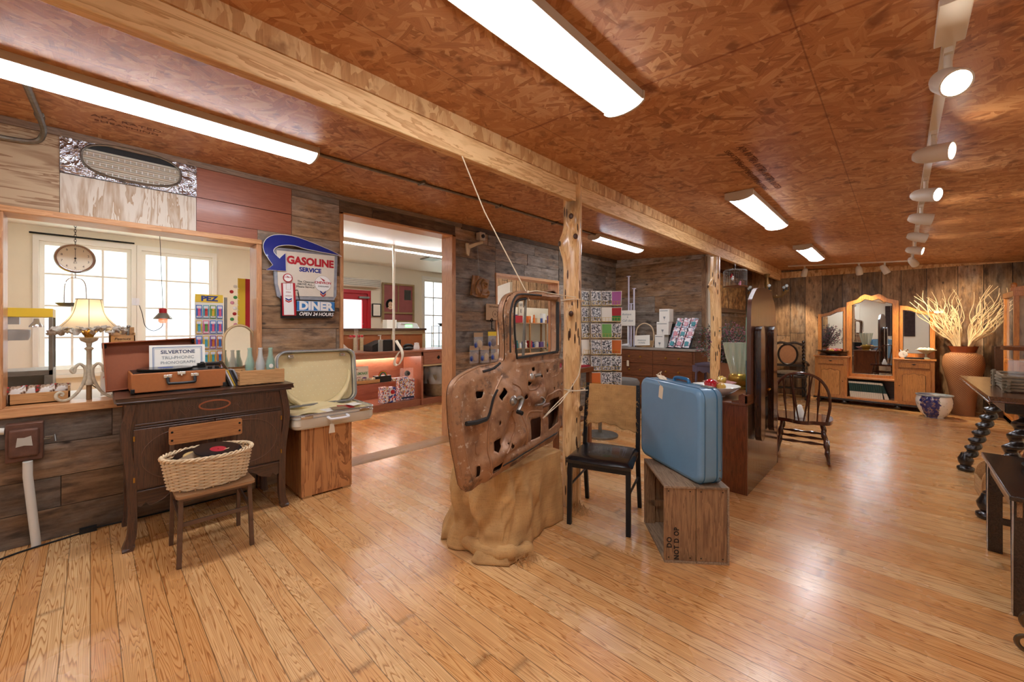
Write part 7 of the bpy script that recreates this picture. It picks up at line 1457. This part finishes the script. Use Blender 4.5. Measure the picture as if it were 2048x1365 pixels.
for p, rz, r, c in cards:
    if (r, c) == (5, 0): continue
    cc = colr.get((r, c), 'photo_print'); w = Vector((4.40, 2.70, 0))+p
    q = thing('postcard', '%s postcard in the %s row of the wire rack, %s column' % ({'photo_print': 'black and white', 'pk_pink': 'magenta bordered', 'red': 'red', 'lime': 'green', 'orange': 'orange', 'paper': 'pale'}[cc], rown[r], coln[c]), 'postcard', (w.x, w.y, w.z+.002), group='postcards in the wire rack', rot=(-.12, 0, rz))
    M().box((-.062, -.004, 0), (.062, .004, .175)).build('card_stack', 'paper', q); M().box((-.057, -.0055, .006), (.057, -.004, .168)).build('picture', cc, q)
    if cc == 'red': M().box((-.057, -.006, .006), (.057, -.0055, .07)).build('green_band', 'green', q)
# red topped table
t = thing('red_topped_table', 'small wooden table with a red cloth top behind the cedar post', 'table', (3.46, 2.66, 0), rz=0); M().box((-.33, -.26, .87), (.33, .26, .925)).build('tabletop', 'mahogany_x', t, bev=.006); M().box((-.30, -.23, .925), (.30, .23, .94)).build('cloth_top', plain('red_cloth', 'a31f2c', .8), t)
for sx in (-1, 1):
    for sy in (-1, 1): M().box((sx*.29-.022, sy*.22-.022, 0), (sx*.29+.022, sy*.22+.022, .87)).build('leg', 'mahogany', t)
M().box((-.3, -.23, .35), (.3, .23, .37)).build('lower_shelf', 'mahogany_x', t)
t = thing('paper_stack', 'fan of white papers on the red topped table', 'papers', (3.66, 2.56, .941)); m = M(); m.bx((0, 0, .03), (.16, .12, .002), (.3, .2, .3)); m.bx((.02, .03, .06), (.14, .10, .002), (.5, .1, -.2)); m.bx((-.04, 0, .045), (.05, .18, .002), (.6, .3, .6)); m.bx((0, 0, .008), (.16, .12, .016)); m.build('papers', 'paper', t)
# stools
t = thing('padded_stool', 'grey padded round stool behind the postcard rack', 'stool', (5.30, 2.88, 0)); M().lathe([(0, .50), (.21, .50), (.235, .53), (.235, .57), (.21, .61), (.1, .625), (0, .627)], 32).build('cushion', plain('grey_velvet', '6b655e', .9, var=.1), t)
for k in range(4): a = PI/4+k*PI/2; M().tube([(.15*math.cos(a), .15*math.sin(a), .5), (.19*math.cos(a), .19*math.sin(a), 0)], .018).build('leg', 'mahogany', t)
t = thing('painted_side_table', 'small grey-purple painted side table with a scalloped apron behind the second post', 'table', (6.38, 2.02, 0)); plain('grey_purple', '5c5262', .5, var=.1)
M().prism(rrect(-.22, -.17, .22, .17, .03), .79, .815, 'xy').build('tabletop', 'grey_purple', t, bev=.005); ap2 = [(-.2, .79), (-.2, .70), (-.15, .68), (-.1, .71), (-.05, .68), (0, .70), (.05, .68), (.1, .71), (.15, .68), (.2, .70), (.2, .79)]
M().prism(ap2, -.155, -.14).build('apron', 'grey_purple', t); M().prism(ap2, -.205, -.19, 'yz').build('apron', 'grey_purple', t)
for sx in (-1, 1):
    for sy in (-1, 1): M().tube(smoothc([(sx*.19, sy*.14, .79), (sx*.2, sy*.15, .5), (sx*.17, sy*.12, .2), (sx*.22, sy*.16, 0)], 4), .018, 6).build('leg', 'grey_purple', t)
M().box((-.02, 0, 0), (.02, .002, .07)).build('price_tag', 'tag_paper', t, loc=(-.21, -.1, .58), rot=(0, 0, PI/2))
t = thing('round_table', 'low round brown table behind the second post', 'table', (6.95, 1.72, 0)); M().lathe([(0, .65), (.27, .65), (.275, .665), (.27, .68), (0, .68)], 36).build('tabletop', 'mahogany_x', t); M().lathe([(0, 0), (.18, 0), (.16, .03), (.03, .06), (.04, .3), (.03, .65), (0, .65)], 20).build('pedestal', 'mahogany', t)
# heather in a tall pot
t = thing('tall_planter', 'tall brown square planter behind the second post', 'planter', (6.10, 1.74, 0)); M().prism([(-.065, 0), (.065, 0), (.085, .86), (-.085, .86)], -.075, .075).build('pot', plain('clay', '8a5a3c', .5, var=.08), t, bev=.004)
t = thing('dried_heather', 'bushy spray of small mauve and grey-green dried flowers in the tall planter', 'dried flowers', (6.10, 1.74, .60)); plain('stem', '4d4a3a', .8); plain('mauve', '9a6272', .7); plain('greygreen', '5f6f62', .7); random.seed(17)
ms = {'stem': M(), 'mauve': M(), 'greygreen': M()}
for k in range(190):
    a = random.uniform(0, 2*PI); r = random.uniform(.05, .44); h = random.uniform(.55, .90)-r*.35; P = smoothc([(0, 0, .0), (r*.15*math.cos(a), r*.15*math.sin(a), .26), (r*.7*math.cos(a), r*.7*math.sin(a), h*.8), (r*math.cos(a), r*math.sin(a), h)], 3); ms['stem'].tube(P, .002, 3)
    for q in range(11):
        tt = random.uniform(.42, 1.0); p = P[int(tt*(len(P)-1))]; d = [random.uniform(-.028, .028) for _ in range(3)]; g = ms['mauve' if random.random() < .5 else 'greygreen']; s = random.uniform(.008, .014)
        c = (p.x+d[0], p.y+d[1], p.z+d[2]); g.add([(c[0]-s, c[1], c[2]), (c[0], c[1]-s, c[2]), (c[0]+s, c[1], c[2]), (c[0], c[1]+s, c[2]), (c[0], c[1], c[2]+s), (c[0], c[1], c[2]-s)], [(0, 1, 4), (1, 2, 4), (2, 3, 4), (3, 0, 4), (1, 0, 5), (2, 1, 5), (3, 2, 5), (0, 3, 5)])
for n_, g in ms.items(): g.build({'stem': 'stems', 'mauve': 'mauve_florets', 'greygreen': 'green_leaves'}[n_], n_, t)
# bureau against the jog wall
t = thing('wooden_bureau', 'red-brown wooden bureau with a grey marble top, below the side wall of barn boards', 'bureau', (6.54, 2.87, 0), rz=-PI/2)
M().box((-.65, -.27, .08), (.65, .30, .985)).build('carcass', wood('bureau_wood', '7c4a2c', '56301c', 0, 1.0, .3, fig=.7, coat=.3), t, bev=.01); M().prism(rrect(-.67, -.29, .67, .31, .02), .985, 1.015, 'xy').build('marble_top', plain('marble', '9c9288', .25, var=.15, vs=8), t, bev=.004)
for r in range(4):
    z0 = .12+r*.215
    for (x0, x1) in ((-.62, -.005), (.005, .62)):
        d = M().box((x0, -.28, z0), (x1, -.27, z0+.205)).build('drawer', 'bureau_wood', t, bev=.002); M().lathe([(0, 0), (.018, .0), (.014, .012), (0, .016)], 12).build('knob', 'brass', d, loc=((x0+x1)/2-.1, -.28, z0+.10), rot=(PI/2, 0, 0)); M().lathe([(0, 0), (.018, .0), (.014, .012), (0, .016)], 12).build('knob', 'brass', d, loc=((x0+x1)/2+.1, -.28, z0+.10), rot=(PI/2, 0, 0))
for x in (-.6, .6): M().box((x-.04, -.26, 0), (x+.04, .28, .08)).build('foot', 'bureau_wood', t)
M().prism([(-.02, -.1), (.02, -.1), (.02, -.01), (0, 0), (-.02, -.01)], 0, .002, 'yz').build('price_tag', 'tag_paper', t, loc=(-.42, -.31, .80), rot=(0, 0, PI/2))
BT = 1.016
def onb(name, label, cat, Y_, X_=6.5, rz=-PI/2, z=BT, group=None): return thing(name, label, cat, (X_, Y_, z), rz=rz, group=group)
t = onb('card_stand', 'handwritten white card on a stand with two tall white tubes behind it, on the bureau', 'sign', 3.43); M().cyl((0, 0, 0), (0, 0, .36), .012).build('stem', 'white_plastic', t); M().lathe([(0, 0), (.06, 0), (.06, .008), (0, .008)], 16).build('base', 'white_plastic', t); M().box((-.135, -.01, .36), (.14, 0, .63)).build('card', 'paper', t); M().text('Antique', .055, (-.02, -.012, .56), shear=.2).text('&', .04, (0, -.012, .51)).text('Call class', .055, (0, -.012, .45), shear=.2).build('lettering', 'grey_ink', t, smooth=0)
for x, h in ((.0, 1.22), (.10, 1.0), (.045, .74)): M().cyl((x, .03, .0), (x, .03, h), .014).lathe([(0, 0), (.035, 0), (.035, .012), (0, .012)], 12, (x, .03, h)).build('white_tube', plain('lilac_white', 'd4d0e0', .4), t)
t = onb('handled_basket', 'small wicker basket with a tall hoop handle and a handwritten card, on the bureau', 'basket', 3.12); M().tube(smoothc([(-.14, 0, 0), (-.16, 0, .2), (-.12, 0, .34), (0, 0, .40), (.12, 0, .34), (.16, 0, .2), (.14, 0, 0)], 5), .010, 6).build('handle', 'wicker', t); m = M()
for r in range(8): m.tube(orow(.008+.014*r, r % 2, .13+.004*r, .09, 16, .004, 64), .006, 4, close=True)
m.build('basket_body', 'wicker2', t); M().box((-.13, -.11, .02), (.14, -.105, .19)).build('card', 'paper', t, rot=(-.1, -.05, 0)); M().text('ornaments', .035, (0, -.115, .12), shear=.2).text('available', .035, (0, -.115, .075), shear=.2).build('lettering', 'grey_ink', t, smooth=0)
t = onb('business_card', 'small printed card in a holder at the left of the bureau', 'card', 3.55, 6.35); M().box((-.075, 0, 0), (.075, .004, .10)).build('card', 'paper', t, rot=(-.15, 0, 0)); M().box((-.06, -.01, .03), (-.02, -.006, .08)).build('picture', 'navy', t)
t = onb('white_shoe', 'white rounded ornament lying at the left of the bureau behind the card', 'ornament', 3.42, 6.33); M().tube([(-.1, 0, .02), (-.03, 0, .025), (.05, 0, .03), (.10, 0, .035)], [.012, .02, .025, .032], 10).build('body', 'white_plastic', t)
for k, (Y_, z, w, lb) in enumerate(((2.85, BT, .16, 'bottom white carton of three stacked on the bureau'), (2.80, BT+.211, .20, 'middle white carton of three stacked on the bureau'), (2.77, BT+.422, .17, 'top white carton of three stacked on the bureau'))):
    t = onb('white_carton', lb, 'carton', Y_, 6.55, z=z, group='stacked white cartons'); M().box((-w/2, -.08, 0), (w/2, .08, .21)).build('carton', 'white_paint', t, bev=.002); m = M(); m.box((-w/2+.01, -.082, .175), (w/2-.03, -.08, .185)); m.prism([(-.02, .085), (.02, .085), (.008, .05), (-.008, .05)], -.082, -.08); m.box((-.002, -.082, .02), (.002, -.08, .05)); m.build('print', 'grey_ink', t, smooth=0)
sprinkles('blister_print', ['d8b4bc', 'e8e4e6', 'c4707c', '8f9ab0', 'e8d8dc', '6a6470'], 40)
t = onb('pack_rack', 'black sloping display rack on the bureau', 'rack', 2.52, 6.55); m = M(); m.box((-.20, -.14, 0), (.20, .12, .01)); m.bx((0, -.02, .2), (.38, .01, .42), (-.45, 0, 0)); m.build('rack_frame', 'dark_iron', t)
for r in range(3):
    for c in range(3):
        xx = -.12+c*.115+.03*r; q = onb('blister_pack', '%s pack on the %s tier of the sloping rack' % (['left', 'middle', 'right'][c], ['lower', 'middle', 'top'][r]), 'packet', 2.52-xx, 6.42+.065*r, z=BT+.012+r*.155, group='packs in the sloping rack'); q.rotation_euler = (-.42, .12, -PI/2)
        M().box((-.05, -.012, 0), (.05, .0, .17)).build('pack', 'blister_print', q, bev=.003); M().box((-.03, -.02, .03), (.03, -.012, .10)).build('bubble', plain('pink_print', 'c8727c', .3) if (r+c) % 2 else 'teal', q, bev=.004)
# ---------------- alcove: picture, cage, chandelier, cabinet ----------------
sprinkles('x', ['ffffff', '000000'])
def tapestry_mat():
    m, nt, b = newm('tapestry_picture'); tc = nd(nt, 'ShaderNodeTexCoord'); n = nd(nt, 'ShaderNodeTexNoise', inputs={'Scale': 5, 'Detail': 7, 'Roughness': .7}); mp = nd(nt, 'ShaderNodeMapping'); mp.inputs['Scale'].default_value = (1.2, 1, 1.5); nt.links.new(tc.outputs['Object'], mp.inputs[0]); nt.links.new(mp.outputs[0], n.inputs[0])
    nt.links.new(ramp(nt, n.outputs[0], [(.3, '3b2a1c'), (.45, '7a5230'), (.55, 'b08148'), (.66, 'cfae7c'), (.72, '6b4426')]), b.inputs['Base Color']); b.inputs['Roughness'].default_value = .4; MT['tapestry_picture'] = m
tapestry_mat()
t = thing('framed_picture', 'large dark framed golden-brown landscape picture in the alcove behind the second post', 'picture', (8.25, 2.265, 1.99)); M().prism([(-1.0, -.37), (1.0, -.37), (1.0, .37), (-1.0, .37)], -.03, 0, 'xz', [[(-.92, -.30), (.92, -.30), (.92, .30), (-.92, .30)]]).build('frame', 'dark_walnut', t, bev=.006); M().box((-.93, -.012, -.31), (.93, -.004, .31)).build('canvas', 'tapestry_picture', t)
t = thing('bird_cage', 'round wire bird cage with small toy birds hanging from the beam', 'bird cage', (6.66, 1.775, 1.95)); M().lathe([(0, 0), (.16, 0), (.165, .012), (0, .012)], 32).build('cage_floor', 'mahogany_x', t); m = M()
for k in range(32): a = 2*PI*k/32; m.tube([(.155*math.cos(a), .155*math.sin(a), .01), (.155*math.cos(a), .155*math.sin(a), .24), (.13*math.cos(a), .13*math.sin(a), .262), (0.01*math.cos(a), .01*math.sin(a), .268)], .0016, 4)
for z in (.1, .24): m.tube([(.155*math.cos(a), .155*math.sin(a), z) for a in [2*PI*i/32 for i in range(32)]], .0022, 4, close=True)
m.tube([(0, 0, .265), (0, 0, .352)], .003, 5); m.tube([(-.02, 0, .27), (0, 0, .30), (.02, 0, .27)], .004, 5); m.build('wire', 'steel', t)
for k, (x, y, z) in enumerate(((.05, -.05, .05), (-.06, .02, .12), (.0, .05, .16))): M().ball((x, y, z), .024, 10, (1, .8, 1.1)).ball((x-.015, y-.01, z+.028), .014, 8).build('toy_bird', ['pink', 'white_plastic', 'red'][k], t)
t = thing('chandelier', 'small gilt chandelier with bare round bulbs in black sockets, behind the vanity mirror', 'chandelier', (8.30, 1.70, 1.93)); M().lathe([(0, .0), (.02, .0), (.03, .03), (.015, .06), (.035, .12), (.045, .18), (.03, .26), (.02, .30), (.045, .34), (.05, .36), (0, .37)], 20).build('column', plain('aged_gilt', '7d5c30', .45, .5, var=.3, vs=30), t)
emis('dim_bulb', 'fff0d8', 1.5)
for k in range(6):
    a = 2*PI*k/6+.3; c, s = math.cos(a), math.sin(a); M().tube(smoothc([(.02*c, .02*s, .04), (.10*c, .10*s, -.04), (.2*c, .2*s, -.05), (.28*c, .28*s, .0), (.31*c, .31*s, .04)], 5), .012, 6).ball((.15*c, .15*s, -.035), .022, 8).lathe([(0, 0), (.03, 0), (.035, .02), (0, .02)], 12, (.31*c, .31*s, .035)).build('arm', 'aged_gilt', t); M().cyl((.31*c, .31*s, .055), (.31*c, .31*s, .10), .014).build('socket', 'black', t); M().ball((.31*c, .31*s, .13), .028).build('bulb', 'bottle_clear', t)
t = thing('alcove_cabinet', 'dark low cabinet in the alcove below the picture', 'cabinet', (8.05, 1.98, 0)); M().box((-.45, -.22, 0), (.45, .24, 1.04)).build('carcass', 'dark_walnut', t, bev=.006); M().box((-.48, -.25, 1.04), (.48, .26, 1.075)).build('cabinet_top', 'dark_walnut', t, bev=.006)
for s in (-1, 1): M().box((s*.22-.2, -.235, .08), (s*.22+.2, -.22, 1.0)).build('door', 'dark_walnut', t, bev=.004)
t = thing('flower_dome', 'dark oval jar filled with tiny flowers on the alcove cabinet', 'jar', (8.28, 1.86, 1.076)); M().ball((0, 0, .17), .12, 20, (1, .8, 1.3)).build('jar_body', sprinkles('flower_print', ['1c1512', '2a1c16', '8a3a3a', '1c1512', 'c9a87a', '4a5c3a', '1c1512'], 40), t); M().lathe([(0, 0), (.1, 0), (.09, .03), (0, .03)], 20).build('foot', 'black_wood', t)
t = thing('orange_plate', 'round terracotta plate leaning on the alcove wall', 'plate', (7.72, 2.1, 1.076)); M().lathe([(0, 0), (.11, 0), (.13, .015), (.12, .012), (0, .006)], 28).build('plate_body', plain('terracotta', 'b5684a', .5), t, loc=(0, 0, .135), rot=(PI/2-.2, 0, 0))
t = thing('white_figurine', 'leaning white figurine with small blossoms on the alcove cabinet', 'figurine', (8.0, 1.85, 1.076)); M().tube([(0, 0, 0), (-.02, 0, .1), (-.05, 0, .22)], [.04, .025, .014], 10).build('body', 'white_paint', t); m = M()
for k in range(9): m.ball((-.06+.03*math.cos(k*2), .02*math.sin(k), .25+.012*k), .014, 6)
m.build('blossom', 'pink', t)
# ---------------- track lights ----------------
plain('track_white', 'd9cdbb', .4)
t = thing('track_rail', 'pale lighting track running down the right side of the ceiling', 'track', (5.6, -.13, ceilz(-.13))); M().box((-3.45, -.018, -.02), (3.40, .018, 0)).build('rail', 'track_white', t); M().box((-3.70, -.04, -.022), (-3.42, .04, 0)).build('feed_box', 'track_white', t, bev=.003)
t2 = thing('track_rail', 'second lighting track across the ceiling near the far wall', 'track', (8.98, .55, ceilz(.55)), rot=(.052, 0, 0)); M().box((-.018, -.68, -.02), (.018, .95, 0)).build('rail', 'track_white', t2)
emis('spot_face', 'fff2dc', 22.0); emis('spot_face_cool', 'e6f2ff', 22.0)
def head(x, y, tgt, label, lit=0, warm=True, power=0):
    z = ceilz(y)-.02; h = thing('spot_head', label, 'spotlight', (x, y, z), group='track spotlights')
    M().cyl((0, 0, 0), (0, 0, -.075), .012).box((-.03, -.012, -.02), (.03, .012, 0)).build('stem', 'track_white', h)
    d = (Vector(tgt)-Vector((x, y, z-.115))).normalized(); q = d.to_track_quat('-Z', 'Y').to_euler()
    b = M().lathe([(.0, .085), (.022, .083), (.035, .065), (.044, .03), (.047, -.05), (.047, -.07), (.041, -.07), (.041, -.06), (.0, -.058)], 28).build('can', 'track_white', h, loc=(0, 0, -.115), rot=q)
    if lit: M().lathe([(0, -.0665), (.040, -.0665), (.040, -.062), (0, -.062)], 24).build('lens', 'spot_face' if warm else 'spot_face_cool', b)
    if power:
        l = bpy.data.lights.new('spot', 'SPOT'); l.energy = power; l.spot_size = math.radians(62); l.spot_blend = .6; l.color = (1, .80, .55) if warm else (.9, .95, 1); l.shadow_soft_size = .04
        lo = bpy.data.objects.new('spot', l); COL.objects.link(lo); lo.location = Vector((x, y, z-.115))+d*.09; lo.rotation_euler = q
    return h
head(2.23, -.13, (.9, -.55, 1.35), 'nearest lit spotlight on the right track, glaring towards the viewpoint', 1, True, 14)
head(3.11, -.13, (3.11-.38, -1.13, 2.10), 'second spotlight from the viewpoint on the right track, pointing right', 1, True, 60)
head(4.04, -.13, (4.04-.55, -1.03, 2.0), 'third spotlight on the right track, with a bluish lens', 1, False, 40)
head(4.90, -.13, (5.05, -1.13, 2.02), 'fourth spotlight on the right track, pointing away to the right', 1, True, 50)
head(5.87, -.13, (6.05, -1.13, 1.95), 'fifth spotlight on the right track, pointing away to the right', 1, True, 60)
head(6.86, -.13, (6.65, -1.1, 2.0), 'sixth spotlight on the right track, aimed at the woven vase', 1, True, 30)
head(8.05, -.13, (9.7, -.9, 1.2), 'last spotlight on the right track, beside the far wall', 1, True, 60)
head(8.98, 1.25, (9.75, 1.7, .9), 'left spotlight on the second track, above the carved armchair', 1, True, 60)
head(8.98, .50, (9.5, .4, 1.2), 'middle spotlight on the second track, above the mirrored dresser', 1, True, 45)
head(8.98, .18, (9.3, -.6, .8), 'right spotlight on the second track, above the mirrored dresser', 1, True, 70)
t = thing('smoke_detector', 'white printed sticker plate', 'x', (0, 0, -5)); bpy.data.objects.remove(t)
# stamped grading marks on the ceiling boards
def stamp(x, y, lab, s=.06):
    z = ceilz(y)-.0012; m = M(); m.text('APA RATED', s, (0, 0, .05)).text('SHEATHING', s, (0, 0, -.03), sxy=(.9, .8)); o = m.build('ceiling_stamp', plain('stamp_ink', '6a3a22', .6), None, smooth=0, loc=(x, y, z), rot=(PI/2+.052, 0, -.05)); tag(o, lab, 'stamp')
for k in range(4): stamp(2.9+k*.24, .75+.0*k, 'faded grading stamp on the ceiling, %s of four between the lights' % ['nearest', 'second nearest', 'second farthest', 'farthest'][k])
stamp(.16, 3.45, 'faded grading stamp on the ceiling above the silver vent')
